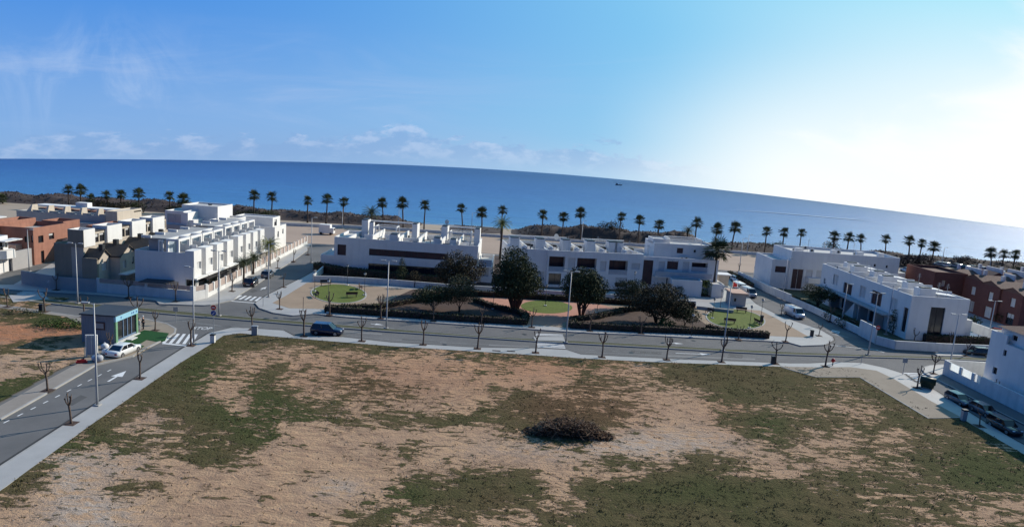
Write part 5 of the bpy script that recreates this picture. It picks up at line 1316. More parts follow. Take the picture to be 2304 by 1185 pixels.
# grey villa made of stacked cubes
b = building('villa', 'grey and white villa of stacked cubes behind the row houses', 'villa', -74, 128)
block(b, -69.5, -60.0, 128, 138, 0, 6.0, 'greywall', {}, .4)
block(b, -68.0, -64.4, 128.8, 136, 5.6, 8.6, 'white', {'S': [('m',-67.6,-64.9,6.2,8.0,'glassblue')]}, .3)
block(b, -66.8, -59.6, 133, 140, 5.6, 9.5, 'white', {'S': []}, .3)
block(b, -60.0, -56.4, 130, 139, 0, 7.2, 'white', {}, .3)
for (x_, y_, z_) in ((-64.35, 128.6, 8.4), (-63.4, 128.9, 7.0)): lbox(b, 'stair_wall', 'white', x_, y_, 3.0, x_+.9, y_+4.4, z_)
MB().tube([(11.5,8,9.4),(11.5,8,9.7)], [.3,.5], 10).build('chimney_cap', M['metaldark'], b)
# --- beige terrace
b = building('terraced_houses', 'beige terraced houses with white upper panels, dark windows and small gabled wings', 'terraced houses', -70, 95)
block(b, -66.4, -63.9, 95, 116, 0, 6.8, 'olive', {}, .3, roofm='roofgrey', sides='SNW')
ups = [(95.0,97.6,'w'),(97.6,100.6,'d'),(100.6,104.4,'w'),(104.4,107.2,'d'),(107.2,111.2,'w'),(111.2,113.4,'d'),(113.4,117.2,'w'),(117.2,118.4,'d')]
for a, c_, k in ups:
    if k == 'w': block(b, -64.3, -62.0, a, c_, 6.4, 8.95, 'white', {}, .35, pt_=.15)
    else:
        mbx = MB(); wallface(mbx, b, 'E', -62.35, a, c_, 6.4, 8.3, [('m', a+.2, (a+c_)/2-.1, 6.7, 8.0), ('m', (a+c_)/2+.1, c_-.2, 6.7, 8.0)], depth=.15)
        mbx.build('wall', M['cream'], b); lbox(b, 'roof_slab', 'roofdark', -64.3, a, 8.3, -62.3, c_, 8.42)
        lbox(b, 'terrace_divider', 'greywall', -64.2, a+.1, 8.42, -63.0, a+.3, 8.9)
block(b, -63.92, -62.1, 95.01, 118.4, 0, 6.39, 'cream', {}, 0, roofm='roofgrey')
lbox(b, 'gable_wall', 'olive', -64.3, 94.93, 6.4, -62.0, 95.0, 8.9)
# gabled wings towards the side lane
def wing(yc, w_, xe, ze, zr, wins, m='cream'):
    ox, oy = b.location.x, b.location.y; x0 = -62.1; y0, y1 = yc-w_/2, yc+w_/2
    mb = MB(); wallface(mb, b, 'E', xe, y0, y1, 0, ze, wins)
    X0, X1, Y0, Y1, YC = x0-ox, xe-ox, y0-oy, y1-oy, yc-oy
    mb.poly([(X0,Y0,0),(X1,Y0,0),(X1,Y0,ze),(X0,Y0,ze)]); mb.poly([(X0,Y1,0),(X1,Y1,0),(X1,Y1,ze),(X0,Y1,ze)])
    mb.poly([(X1,Y0,ze),(X1,Y1,ze),(X1,YC,zr)])
    mb.build('wing_wall', M[m], b)
    r = MB(); e = .25
    for s, yy in ((-1, Y0), (1, Y1)):
        r.poly([(X0,YC,zr+.1),(X1+e,YC,zr+.1),(X1+e,yy+s*e,ze-.05),(X0,yy+s*e,ze-.05)]); r.poly([(X0,YC,zr-.05),(X1+e,YC,zr-.05),(X1+e,yy+s*e,ze-.2),(X0,yy+s*e,ze-.2)])
        r.poly([(X1+e,YC,zr+.1),(X1+e,yy+s*e,ze-.05),(X1+e,yy+s*e,ze-.2),(X1+e,YC,zr-.05)])
    rf = r.build('wing_roof', M['roofdark'], b)
    MB().box(X0+1.6, YC-.3, zr-.1, X0+2.2, YC+.3, zr+.75).build('chimney', M['metaldark'], rf)
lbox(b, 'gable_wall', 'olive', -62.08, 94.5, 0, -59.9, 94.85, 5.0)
wing(96.2, 2.6, -59.9, 5.0, 6.1, [('m',95.6,96.9,3.0,4.3,'shutter')])
wing(99.7, 4.2, -58.4, 5.0, 6.4, [('m',98.3,99.2,3.0,4.2,'shutter'),('m',100.7,101.3,3.3,4.4,'glassdark')])
wing(106.3, 4.8, -58.4, 5.0, 6.5, [('m',104.8,105.7,3.1,4.3,'shutter')])
wing(112.6, 4.6, -58.4, 5.0, 6.5, [('m',111.4,112.3,3.1,4.3,'shutter')])
lbox(b, 'low_roof', 'white2', -58.35, 97.0, 2.3, -56.9, 104.0, 2.45)
# garden wall in front of the beige terrace
def wall_run(name, label, pix, h, t=.22, m='white2', cap=None, panels=None, cat='wall', z=.13):
    pts = PP(pix, z); o = thing(name, label, cat, (*pts[0], z)); mb = MB(); pn = MB(); po = MB()
    for i in range(len(pts)-1):
        a = Vector((pts[i][0]-pts[0][0], pts[i][1]-pts[0][1], 0)); c_ = Vector((pts[i+1][0]-pts[0][0], pts[i+1][1]-pts[0][1], 0))
        d = (c_-a); L_ = d.length; d.normalize()
        if panels:
            base, step, pm = panels
            mb.bar(a+Vector((0,0,base/2)), c_+Vector((0,0,base/2)), t, base)
            n = max(1, round(L_/step))
            for k in range(n+1):
                p = a+d*L_*k/n; mb.bar(p-d*.2+Vector((0,0,h/2)), p+d*.2+Vector((0,0,h/2)), t+.03, h)
            nsl = 6
            for k in range(nsl):
                zz = base+.08+(h-base-.12)*(k+.35)/nsl
                pn.bar(a+Vector((0,0,zz)), c_+Vector((0,0,zz)), .05, (h-base)/nsl*.72)
        else: mb.bar(a+Vector((0,0,h/2)), c_+Vector((0,0,h/2)), t, h)
    mb.build('wall_run', M[m], o)
    if panels: pn.build('slat_panel', M[panels[2]], o)
    return o
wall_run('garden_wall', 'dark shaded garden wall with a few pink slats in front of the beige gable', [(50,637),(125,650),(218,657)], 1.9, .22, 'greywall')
wall_run('garden_wall', 'white perimeter wall topped by pink slats in front of the blank white gable', [(222,657),(330,665),(432,675)], 2.1, .24, 'white2', None, (1.35, 16, 'shutterpink'))
wall_run('garden_wall', 'short angled white wall with slats at the street corner', [(437,676),(464,670)], 2.1, .24, 'white2', None, (1.3, 14, 'shutterpink'))
wall_run('garden_fence', 'long white fence with pink slat panels running down the left street', [(466,669),(520,640),(575,611),(630,581),(690,549)], 1.9, .24, 'white2', None, (.65, 2.6, 'shutterpink'), 'fence')
wall_run('garden_wall', 'low white wall before the hedge of the long white block', [(705,633),(760,634),(880,641),(1000,651)], 1.0, .22)
wall_run('garden_wall', 'low white wall in front of the balcony block gardens', [(1000,651),(1180,662),(1400,676),(1565,690)], 1.0, .22)
wall_run('garden_wall', 'side wall of the long white block garden along the left street', [(705,633),(735,606),(757,592)], 1.2, .22)
wall_run('garden_wall', 'low white wall of the terrace houses along the right street', [(1778,680),(1830,703),(1932,752)], 1.1, .22)
wall_run('garden_wall', 'tall white gate wall panel at the middle of the terrace garden', [(1932,753),(1968,772)], 2.4, .22)
wall_run('garden_wall', 'white front wall curving round the corner terrace house', [(1968,773),(2013,785),(2120,791),(2226,795)], 1.25, .22)
wall_run('garden_wall', 'white wall with gate by the white corner house', [(1660,625),(1700,645),(1735,662),(1778,680)], 1.5, .22)
wall_run('garden_wall', 'long white wall behind the pool on the far right', [(2165,738),(2215,757),(2262,775)], 1.6, .22)
wall_run('garden_wall', 'low stone wall behind the right lawn', [(1567,694),(1618,700),(1650,704)], .5, .3, 'walk')
# --- salmon house
b = building('house', 'salmon pink house with balconies and dark windows', 'house', -86, 110)
block(b, -85.5, -80.0, 109.6, 118, 0, 6.4, 'salmon', {'E': [(86,530,98,546),(110,524,122,538),('m',111.2,112.0,.2,2.3)], 'S': [(55,532,68,545),(70,530,82,545)]}, .8, roofm='roofgrey')
block(b, -88.5, -85.5, 106.8, 118, 0, 7.0, 'salmon', {'S': []}, .8, roofm='roofgrey', sides='SNWE')
block(b, -84.5, -80.6, 118, 122.5, 0, 6.6, 'salmon', {'E': [('m',119,121,3.1,5.2)]}, .8, roofm='roofgrey')
lbox(b, 'balcony', 'salmon2', -80.0, 116.6, 2.7, -78.7, 120.5, 3.6); lbox(b, 'balcony', 'salmon2', -85.4, 108.3, 2.7, -82.0, 109.6, 3.6)
lbox(b, 'cornice', 'white2', -88.6, 106.7, 7.0, -85.2, 109.0, 7.15)
b = building('house', 'dark red unfinished house wall right of the salmon house', 'house', -77, 121)
block(b, -76.5, -70.5, 118, 126, 0, 6.2, 'salmon', {'S': [('m',-75.6,-73.4,3.1,5.3)]}, .6, roofm='roofgrey')
block(b, -70.5, -69.0, 117.5, 126, 0, 5.6, 'salmon2', {}, .3)
# --- white house far left with gated fence
b = building('house', 'bright white house with rounded bay at the left edge of the photo', 'house', -86, 97)
block(b, -86, -80.0, 94, 104, 0, 5.9, 'white', {'E': [(0,545,10,556,'glassblue'),(12,545,22,556,'glassdark'),('m',101.5,103.0,3.2,5.2,'glassdark')]}, .6)
MB().prism([(5.9,4.4),(7.1,5.2),(7.1,7.0),(5.9,7.8)], 2.4, 3.7).build('balcony', M['white'], b)
lbox(b, 'canopy', 'white', -80.0, 101.4, 5.2, -78.4, 105.0, 5.35)
lbox(b, 'stair_wall', 'greywall', -79.9, 104.2, 0, -79.6, 108.5, 3.2)
gt = thing('garden_gates', 'row of white gate posts with blue shaded gaps at the far left', 'gate', (-79.0, 100, 0))
p_ = PP([(0,612),(20,607),(45,600),(65,594),(86,588)], .13)
for i, (x_, y_) in enumerate(p_):
    MB().box(x_+79-.35, y_-100-.5, 0, x_+79+.35, y_-100+.5, 2.4).build('gate_post', M['white'], gt)
    if i < 4: MB().bar((x_+79.0, y_-100+.5, 1.0), (p_[i+1][0]+79.0, p_[i+1][1]-100-.5, 1.0), .06, 1.9).build('gate_leaf', M['glassblue' if i % 2 else 'white2'], gt)
# --- sawtooth terrace row near the sea
b = building('terrace_row', 'long low terrace row with a thin white roof edge and cream stair wedges', 'terraced houses', -100, 136)
block(b, -101.0, -83.0, 134, 142, 0, 5.9, 'greywall', {}, .2, roofm='roofgrey')
lbox(b, 'roof_slab', 'white', -101.6, 140.2, 6.35, -80.6, 143.2, 6.6)
for k in range(5):
    x_ = -99.2+k*3.4; bb = MB()
    bb.v = [(x_+100-.0, -1.6, 5.7), (x_+100+1.0, -1.6, 5.7), (x_+100+1.0, .6, 5.7), (x_+100, .6, 5.7), (x_+100+.75, -1.0, 7.2), (x_+100+.95, -1.0, 7.2), (x_+100+.95, .5, 7.2), (x_+100+.75, .5, 7.2)]
    bb.v = [(x, y-.2, z) for x, y, z in bb.v]; bb.f = [(0,3,2,1),(4,5,6,7),(0,1,5,4),(1,2,6,5),(2,3,7,6),(3,0,4,7)]
    bb.build('stair_wedge', M['cream'], b)
    lbox(b, 'terrace_divider', 'cream', x_+1.2, 134.4, 5.7, x_+2.9, 134.6, 6.2); lbox(b, 'pergola', 'salmon', x_+1.1, 137.0, 6.3, x_+2.9, 139.5, 6.4)
block(b, -83.0, -80.6, 134.2, 143, 0, 7.0, 'cream', {}, .3); block(b, -80.6, -78.6, 134.5, 142, 0, 4.9, 'white', {}, .3)
block(b, -89.4, -83.02, 131.5, 133.98, 0, 4.6, 'greywall', {}, .2)
lbox(b, 'roof_tank', 'white', -93.5, 141.0, 6.6, -91.0, 142.6, 7.5)
b = building('house', 'pale blue white house with an awning roof at the far left', 'house', -108, 120)
block(b, -104, -93, 118, 126, 0, 5.0, 'white', {'S': [('m',-101,-98.6,2.9,4.4,'glassblue')]}, .5)
lbox(b, 'awning', 'white', -99.5, 117.5, 6.2, -93.4, 121.5, 6.35); lbox(b, 'post', 'white', -93.7, 117.6, 4.5, -93.5, 117.8, 6.2); lbox(b, 'post', 'white', -99.4, 117.6, 4.5, -99.2, 117.8, 6.2)
b = building('house', 'white terrace row behind the salmon house with a sloping white edge', 'house', -96, 112)
block(b, -97, -89, 110, 117, 0, 6.0, 'white', {}, .5)

# --- A: long white block
A = building('apartment_block', 'long white block with one wide brown window strip facing the park', 'apartment building', -30, 120)
block(A, -30.1, -6.3, 120, 132, 0, 6.95, 'white', {'S': [(830,565,1007,580,'glassred'),(828,598,1010,628,'glassdark')], 'E': [('m',121,124,3.3,5.5,'glassdark')]}, .9)
block(A, -33.2, -30.12, 122.5, 133, 0, 6.6, 'white', {'S': [('m',-32.6,-31.0,3.2,5.2,'glassred')]}, .5)
block(A, -36.0, -33.22, 123.5, 132, 0, 2.9, 'white', {}, .3)
block(A, -6.28, -3.6, 121.2, 131, 0, 4.0, 'white', {'S': [('m',-6.0,-4.2,1.2,3.3,'glassblue')], 'E': []}, .6)
lbox(A, 'balcony_glass', 'glassblue', -6.1, 119.9, 3.4, -3.7, 120.0, 4.6); lbox(A, 'balcony_slab', 'white', -6.28, 119.7, 3.2, -3.6, 121.18, 3.4)
rnd = random.Random(12)
def rooftop(root, x0, x1, y0, y1, zr, spec, rz0=0):
    for (x_, w_, y_, d_, h_) in spec:
        lbox(root, 'stair_tower', 'white', x_, y_, zr, x_+w_, y_+d_, zr+h_)
        lbox(root, 'tower_cap', 'metaldark', x_+.12, y_+.12, zr+h_, x_+w_-.12, y_+d_-.12, zr+h_+.16)
rooftop(A, 0,0,0,0, 6.05, [(-29.6,1.2,128.6,2.6,3.3),(-28.0,.8,128,1.2,3.0),(-22.6,1.5,120.6,2.2,1.9),(-19.6,1.0,127.2,3.2,3.3),(-14.0,1.2,127.5,3,3.2),(-14.6,1.3,120.7,2,1.8),(-11.6,1.2,120.8,2,1.7),(-7.6,1.1,127,3,3.2)])
for x_ in (-25.8,-21.0,-17.4,-13.2,-10.1): lbox(A, 'terrace_divider', 'white', x_, 120.3, 6.05, x_+.2, 131.6, 7.55)
for (a, c_, y_, z_) in ((-29,-19.5,131.2,8.9),(-13.4,-7.2,131.3,8.8)): lbox(A, 'pergola_beam', 'white', a, y_, z_, c_, y_+.35, z_+.25)
for (a, c_, y_) in ((-28,-26,124),(-20.6,-18,123.2),(-12.8,-10.6,123.5),(-9.8,-8.2,122.4),(-24.5,-22.0,125.5)): lbox(A, 'low_wall', 'white', a, y_, 6.05, c_, y_+.18, 7.2)
frame_portal(A, 'pergola', 'white', -26.8,-22.6, 127.6,131, 6.05, 8.5, .18); frame_portal(A, 'pergola', 'white', -12.4,-8.2, 127.6,131, 6.05, 8.4, .18)
for (x_, y_) in ((-24.6,123),(-18.4,121.8),(-12.3,121.9),(-9.3,124.2),(-16.3,125),(-21.6,122.6)):
    t = thing('roof_table', f'dark table, long white block roof, {["by the left stair tower","near the middle parapet","right of the middle","at the right end","behind the middle","left of the middle"][[(-24.6,123),(-18.4,121.8),(-12.3,121.9),(-9.3,124.2),(-16.3,125),(-21.6,122.6)].index((x_,y_))]}', 'table', (x_, y_, 6.06))
    MB().box(-.7,-.4,.66,.7,.4,.72).build('tabletop', M['barkdark'], t)
    for sx in (-.6,.6):
        for sy in (-.3,.3): MB().box(sx-.03,sy-.03,0,sx+.03,sy+.03,.66).build('leg', M['metaldark'], t)
sh_ = thing('satellite_dish', 'round satellite dish on a tower of the long white block roof', 'antenna', (-13.2, 129, 9.42))
MB().tube([(0,0,0),(0,0,.5)], .04, 6).build('mast', M['metal'], sh_); MB().tube([(0,0,.6),(.05,-.1,.62)], [.12,.45], 14).build('dish', M['white2'], sh_)

# --- B: balcony block (its front is turned slightly)
def rot_building(name, label, cat, ux, vx, uy, vy, z):
    a = P(ux, vx, z); c_ = P(uy, vy, z); rz = math.atan2(c_[1]-a[1], c_[0]-a[0])
    return a, c_, rz, math.hypot(c_[0]-a[0], c_[1]-a[1])
class RB:
    """building whose front line runs through two roof corners; build in a straight frame, then turn the root"""
    def __init__(s, name, label, cat, p0, p1, group=None):
        s.p0 = p0; s.rz = math.atan2(p1[1]-p0[1], p1[0]-p0[0]); s.L = math.hypot(p1[0]-p0[0], p1[1]-p0[1])
        s.root = thing(name, label, cat, (0, 0, 0), 0, group)     # built round the origin, moved at the end
    def sz(s, u, v, off=0.0):
        a, b, c = ray_(u, v); dx, dy = math.cos(s.rz), math.sin(s.rz)
        ox, oy = s.p0[0]-dy*off, s.p0[1]+dx*off
        # solve t*(a,b) = o + k*(dx,dy)
        det = a*(-dy) - b*(-dx); t = (ox*(-dy) - oy*(-dx))/det; k = (t*a-ox)*dx + (t*b-oy)*dy
        return k, EYE+c*t
    def holes(s, lst, off=0.0):
        out = []
        for h in lst:
            u0, v0, u1, v1 = h[:4]; m_ = (v0+v1)/2; um = (u0+u1)/2
            out.append(('m', s.sz(u0, m_, off)[0], s.sz(u1, m_, off)[0], s.sz(um, v1, off)[1], s.sz(um, v0, off)[1], h[4] if len(h) > 4 else 'glassred'))
        return out
    def done(s): s.root.location = (s.p0[0], s.p0[1], 0); s.root.rotation_euler = (0, 0, s.rz)
pB0, pB1 = P(1150,558,7), P(1447,571,7)
B = RB('apartment_block', 'white block with deep brown balconies behind the two round park trees', 'apartment building', pB0, pB1)
k0 = B.sz(1232, 565)[0]
block(B.root, 0, k0, 0, 11, 0, 7.0, 'white', {'S': B.holes([(1168,577,1180,590),(1215,610,1224,628,'shutter')])}, .8)
block(B.root, k0+.003, B.L, -.6, 10.5, 0, 7.0, 'white', {'S': B.holes([(1235,577,1271,611,'loggia'),(1298,581,1342,613,'loggia'),(1370,586,1412,618,'loggia'),(1421,592,1440,606,'shutter'),(1278,580,1294,606,'shutter'),(1350,587,1364,610,'shutter'),(1234,615,1262,640,'glassdark'),(1296,620,1340,645,'glassdark'),(1384,625,1410,645,'glassdark')], -.6)}, .8)
for q in (0.3, k0-1.6, k0+3.4, k0+8.2, k0+12.6, B.L-4.6): 
    rooftop(B.root, 0,0,0,0, 6.2, [(q,1.7,3.0,2.2,2.3)]); lbox(B.root, 'terrace_divider', 'white', q+2.5, .0, 6.2, q+2.7, 9.6, 7.5)
    lbox(B.root, 'low_wall', 'white', q+1.9, 1.0, 6.2, q+3.4, 1.2, 7.35); lbox(B.root, 'roof_store', 'roofdark', q+2.75, 4.4, 6.2, q+4.3, 5.6, 7.3)
lbox(B.root, 'pergola_beam', 'white', 1, 10.0, 8.0, k0+6, 10.3, 8.2); lbox(B.root, 'pergola_beam', 'white', k0+9, 9.6, 8.0, B.L-.6, 9.9, 8.2)
B.done()
t = thing('satellite_dish', 'white satellite dish standing on the roof of the balcony block', 'antenna', (*P(1250,540,8.6), 8.5)); MB().tube([(0,0,-.2),(0,0,.6)], .05, 6).build('mast', M['metal'], t); MB().tube([(0,0,.7),(.1,-.12,.72)], [.15,.6], 14).build('dish', M['white2'], t)
pC0, pC1 = P(1449,572,7), P(1620,582,7)
B2 = RB('apartment_block', 'right hand part of the balcony block, with an upper storey set back and long balconies', 'apartment building', pC0, pC1)
block(B2.root, 0, B2.L, .3, 11, 0, 6.6, 'white', {'S': B2.holes([(1446,585,1468,640,'glassred'),(1501,585,1526,606,'glassred'),(1481,588,1495,620,'shutter'),(1535,588,1550,622,'shutter'),(1556,590,1592,612,'loggia'),(1499,622,1526,642,'glassdark'),(1552,623,1596,645,'glassdark')], .3)}, .7)
lbox(B2.root, 'balcony_slab', 'white', 2.2, -.9, 2.95, B2.L-1.5, .29, 3.15); lbox(B2.root, 'balcony_glass', 'glassblue', 2.2, -.95, 3.15, B2.L-1.5, -.9, 4.1)
block(B2.root, 2.8, B2.L+.3, 3.5, 10.5, 5.9, 8.9, 'white', {'S': B2.holes([(1523,558,1537,570,'glassred'),(1561,562,1566,568,'glassdark'),(1586,564,1606,575,'glassred')], 3.5)}, .4)
block(B2.root, 2.8, 6.0, 4.5, 8.5, 8.5, 9.6, 'white', {}, .2); frame_portal(B2.root, 'pergola', 'white', 6.4, 13, 6, 9.8, 8.5, 9.7, .18)
B2.done()
# garden annex and little tiled electricity hut
x0, z_ = Qy(1508, 665, 121.5); x1, _ = Qy(1577, 665, 121.5)
b = building('garden_annex', 'low white garden building with a flat top left of the tall palm', 'outbuilding', x0, 121.5)
block(b, x0, x1, 121.5, 126, 0, hgt((x0+x1)/2, 121.5, 630), 'white', {}, .25)
h_ = P(1646, 689)
b = building('electricity_hut', 'small square hut with a pale flat tiled roof on the park corner', 'hut', h_[0], h_[1])
X0 = P(1646,689)[0]; X1 = P(1672,688)[0]; Y0 = h_[1]; ht = hgt(X1, Y0, 663)
block(b, X0, X1, Y0, Y0+3.6, 0, ht, 'cream' if False else 'walk', {'S': [('m', X0+.3, X0+.7, .9, 1.5, 'glassdark')]}, 0)
lbox(b, 'roof_slab', 'salmon2', X0-.25, Y0-.25, ht+.003, X1+.25, Y0+3.85, ht+.22)
b = building('bus_shelter', 'small cream kiosk with a flat round topped roof by the right street', 'shelter', *P(1628,645))
x_, y_ = P(1628, 645); block(b, x_-1.2, x_+.9, y_, y_+2, 0, 2.4, 'cream', {}, 0); lbox(b, 'roof_slab', 'white', x_-1.6, y_-.4, 2.403, x_+1.3, y_+2.4, 2.6)
b = building('garage', 'white garage with a pale roof between the tall palm and the vans', 'garage', *P(1600,668))
x0, y0 = P(1603, 672); x1, _ = P(1632, 675); block(b, x0, x1, y0+1, y0+7, 0, 2.6, 'white', {}, .2)
# --- C: white corner house
C_ = building('house', 'large white house with a tall brown door and a small balcony, beyond the campervan', 'house', 56, 136)
block(C_, 57.2, 79.4, 136, 146, 0, 8.2, 'white', {'S': [(1781,605,1806,650,'door'),(1966,594,1971,600),(1993,597,1998,603),(1813,607,1828,625,'shutter'),(1836,608,1850,626,'shutter')]}, .5)
block(C_, 53.6, 57.18, 136.4, 146, 0, 6.2, 'white', {'S': [(1744,599,1769,613,'glassred')]}, .4)
lbox(C_, 'balcony', 'white', 60.8, 134.8, 1.9, 64.8, 135.98, 3.0)
block(C_, 79.42, 81.6, 137, 146, 0, 5.0, 'white', {}, .3)
for (x_, y_, w_) in ((58.3,137,1.6),(66,137.5,1.0),(71.5,138,1.4),(76,138,1.2)): lbox(C_, 'chimney', 'white', x_, y_, 7.7, x_+w_, y_+.8, 8.7)
# --- D: terrace houses
D = building('terrace_house_block', 'white terrace houses stepping towards the avenue, with a tall dark panel on the gable', 'terraced houses', 60.5, 99)
block(D, 60.5, 69.3, 99, 129, 0, 6.95, 'white', {'W': [(1897,637,1917,662,'glassred'),(1960,655,1984,687,'glassred'),(1853,626,1858,638,'glassdark'),(2030,690,2040,748,'glassdark'),('m',122,124,3.8,5.8,'shutter'),('m',112,114,3.6,5.6,'shutter'),('m',102.4,104.4,3.6,5.6,'shutter'),('m',106.4,110,.3,2.4,'glassdark'),('m',116,119.6,.3,2.4,'glassdark'),('m',124,127,.3,2.4,'glassdark')], 'S': [(2089,691,2122,764,'glassdark')]}, .75)
lbox(D, 'porch_slab', 'greywall', 58.9, 103, 2.75, 60.49, 128, 2.95)
for y_ in (105.4, 110.4, 115.4, 120.4, 125.4): lbox(D, 'terrace_wall', 'greywall', 58.9, y_, 0, 60.48, y_+.2, 2.74)
for k, y_ in enumerate((112, 121)):   # outside stairs
    s_ = MB(); 
    for i in range(9): s_.box(-1.6+.0, y_-99+i*.32, 0, -.7, y_-99+(i+1)*.32-.002, .3*(9-i))
    s_.build('outside_stair', M['white2'], D)
for (y_, x_) in ((100.5,62.5),(105.5,63.5),(110.5,62.2),(115.5,63.4),(120.5,62.4),(125,63.3)):
    lbox(D, 'stair_tower', 'white', x_, y_, 6.2, x_+2.4, y_+1.6, 7.9); lbox(D, 'tower_cap', 'metaldark', x_+.3, y_+.3, 7.9, x_+1.9, y_+1.0, 8.05)
    lbox(D, 'terrace_divider', 'white', 60.7, y_+2.6, 6.2, 69.1, y_+2.8, 7.3)
    s_ = MB(); ox = D.location.x
    s_.poly([(x_-ox+2.6, y_-99-.3, 7.25),(x_-ox+5.6, y_-99-.3, 7.05),(x_-ox+5.6, y_-99+1.8, 7.05),(x_-ox+2.6, y_-99+1.8, 7.25)]); s_.build('canopy', M['white'], D)
block(D, 69.32, 71.6, 101, 108, 0, 3.4, 'white', {}, .2)
for (x0_, x1_, y0_, y1_) in ((75.6,77.6,99.2,101.0),(79.0,80.4,98.6,99.8)):
    pass
pl = struct('water', MB().prism(PP([(2158,732),(2180,735),(2205,746),(2175,748),(2155,745)], .2), 0, .2), mat('pool water', (.03,.30,.38), (.02,.24,.32), .1, 2))
struct('pool_deck', MB().prism(PP([(2150,728),(2195,735),(2248,757),(2230,763),(2160,758),(2140,750)], .16), 0, .16), M['white'])
# --- red houses
def red_house(x0_, x1_, y0_, y1_, z1_, hl, lab, grp=None, gable='y', rh=1.2, roof=True, chim=True):
    b = building('red_house', lab, 'house', x0_, y0_, grp); W_ = x1_-x0_; D2 = y1_-y0_
    block(b, x0_, x1_, y0_, y1_, 0, z1_, 'redbrick', hl, 0 if roof else .5, roofm='rooftile')
    if roof:
        r = MB(); z = z1_; e = .25
        if gable == 'y':
            r.poly([(-e,-.1,z-.05),(W_/2,-.1,z+rh),(W_/2,D2+.1,z+rh),(-e,D2+.1,z-.05)]); r.poly([(W_+e,-.1,z-.05),(W_/2,-.1,z+rh),(W_/2,D2+.1,z+rh),(W_+e,D2+.1,z-.05)])
            r.poly([(0,.0,z+.003),(W_,.0,z+.003),(W_/2,.0,z+rh-.05)])
        else:
            r.poly([(-.1,-e,z-.05),(W_+.1,-e,z-.05),(W_+.1,D2/2,z+rh),(-.1,D2/2,z+rh)]); r.poly([(-.1,D2+e,z-.05),(W_+.1,D2+e,z-.05),(W_+.1,D2/2,z+rh),(-.1,D2/2,z+rh)])
            r.poly([(.0,0,z+.003),(.0,D2,z+.003),(.0,D2/2,z+rh-.05)])
        rf = r.build('pitched_roof', M['rooftile'], b)
    if chim: MB().box(W_-.4, D2*.2, z1_+.1, W_-.1, D2*.75, z1_+rh+.5).box(W_*.3, D2*.55, z1_+.2, W_*.3+.5, D2*.55+.5, z1_+rh+.9).build('chimney', M['white2'], b)
    return b
red_house(81.6, 88, 127.6, 137, 7.0, {'S': [('m',83.2,83.9,4.3,5.4,'shutterpink')], 'W': []}, 'dark red house with a plain wall behind the white terrace houses', roof=False, chim=False)
for k in range(5):
    x_ = 88.4+k*4.3; red_house(x_, x_+4.2, 128.5+.4*(k % 2), 137, 6.0+.3*(k % 2), {'S': [('m',x_+1.3,x_+2.3,3.6,4.9,('shutterpink','glassdark')[k % 2])]}, f'small red house with a pinkish roof, {ORD[k]} from the left in the rear row', 'rear row of red houses', 'yx'[0] if k % 2 else 'x')
for k in range(3):
    y_ = 122.2-k*5.1; red_house(87.2-.3*(k % 2), 94, y_, y_+5.0, 6.5-.25*k, {'W': [('m',y_+1.5,y_+2.7,3.6,5.1,'shutter'),('m',y_+1.2,y_+3.0,.4,2.4,('greywall','shutter','glassdark')[k])], 'S': [('m',89,90.2,3.6,5,'shutter')] if k == 2 else []}, f'dark red terraced house with pale shutters, {("farthest","middle","nearest")[k]} of three in the front row', 'front row of red houses', 'x', .9)
for k in range(3):
    x_ = 94.3+k*5.5; red_house(x_, x_+5.3, 117-.6*k, 125, 6.2, {'S': [('m',x_+1.2,x_+2.4,3.5,4.9,'shutter'),('m',x_+3.2,x_+4.2,.4,2.3)]}, f'red house in the middle row behind the front three, {ORD[k]} from the left', 'middle row of red houses', 'yx'[k % 2], 1.1)
b = building('red_house', 'farther red and ochre houses at the right edge of the photo', 'house', 104, 112); block(b, 104, 118, 114, 126, 0, 7, 'redbrick', {'S': [('m',106,107.4,3.6,5,'shutter')], 'W': [('m',116,118,3.6,5,'shutter')]}, .4, roofm='rooftile')
b = building('house', 'ochre house at the right edge behind the red houses', 'house', 118, 128); block(b, 112, 126, 130, 140, 0, 7, 'cream', {'S': [('m',114,115,3.6,5)]}, .4, roofm='rooftile')
# --- F: white house in the right foreground
Fh = building('house', 'large white house with clay tile roofs at the right edge of the photo', 'house', 57.2, 62)
block(Fh, 57.2, 70, 58, 77.2, 0, 6.3, 'white', {'W': [('m',74.3,74.8,4.9,5.6),('m',69.0,69.5,1.4,2.1),('m',75.2,75.9,2.4,3.2)]}, .0, roofm='terrace')
for (x0_, x1_, y0_, y1_, z0_, z1_) in ((57.9,70,60,76.6,6.3,7.9),):
    block(Fh, x0_, x1_, y0_, y1_, z0_, z1_, 'white', {'W': [('m',74.0,74.8,6.8,7.4)]}, 0)
    r = MB(); W_ = x1_-x0_; X0 = x0_-57.2; Y0 = y0_-62; D_ = y1_-y0_
    pts = [(X0-.4,Y0-.4,z1_),(X0+W_+.4,Y0-.4,z1_),(X0+W_+.4,Y0+D_+.4,z1_),(X0-.4,Y0+D_+.4,z1_)]; r1 = (X0+W_/2, Y0+D_*.35, z1_+1.7); r2 = (X0+W_/2, Y0+D_*.65, z1_+1.7)
    r.poly([pts[0],pts[1],r1]); r.poly([pts[1],pts[2],r2,r1]); r.poly([pts[2],pts[3],r2]); r.poly([pts[3],pts[0],r1,r2]); r.poly(pts)
    rf = r.build('tiled_roof', M['rooftile'], Fh)
    MB().box(X0+1.2, Y0+D_*.55, z1_+.2, X0+2.0, Y0+D_*.55+1.0, z1_+1.5).build('chimney', M['white'], rf)
lbox(Fh, 'terrace_parapet', 'white', 57.2, 74.6, 6.3, 57.4, 77.2, 7.3); lbox(Fh, 'terrace_parapet', 'white', 57.41, 77.0, 6.3, 60.5, 77.2, 7.3)
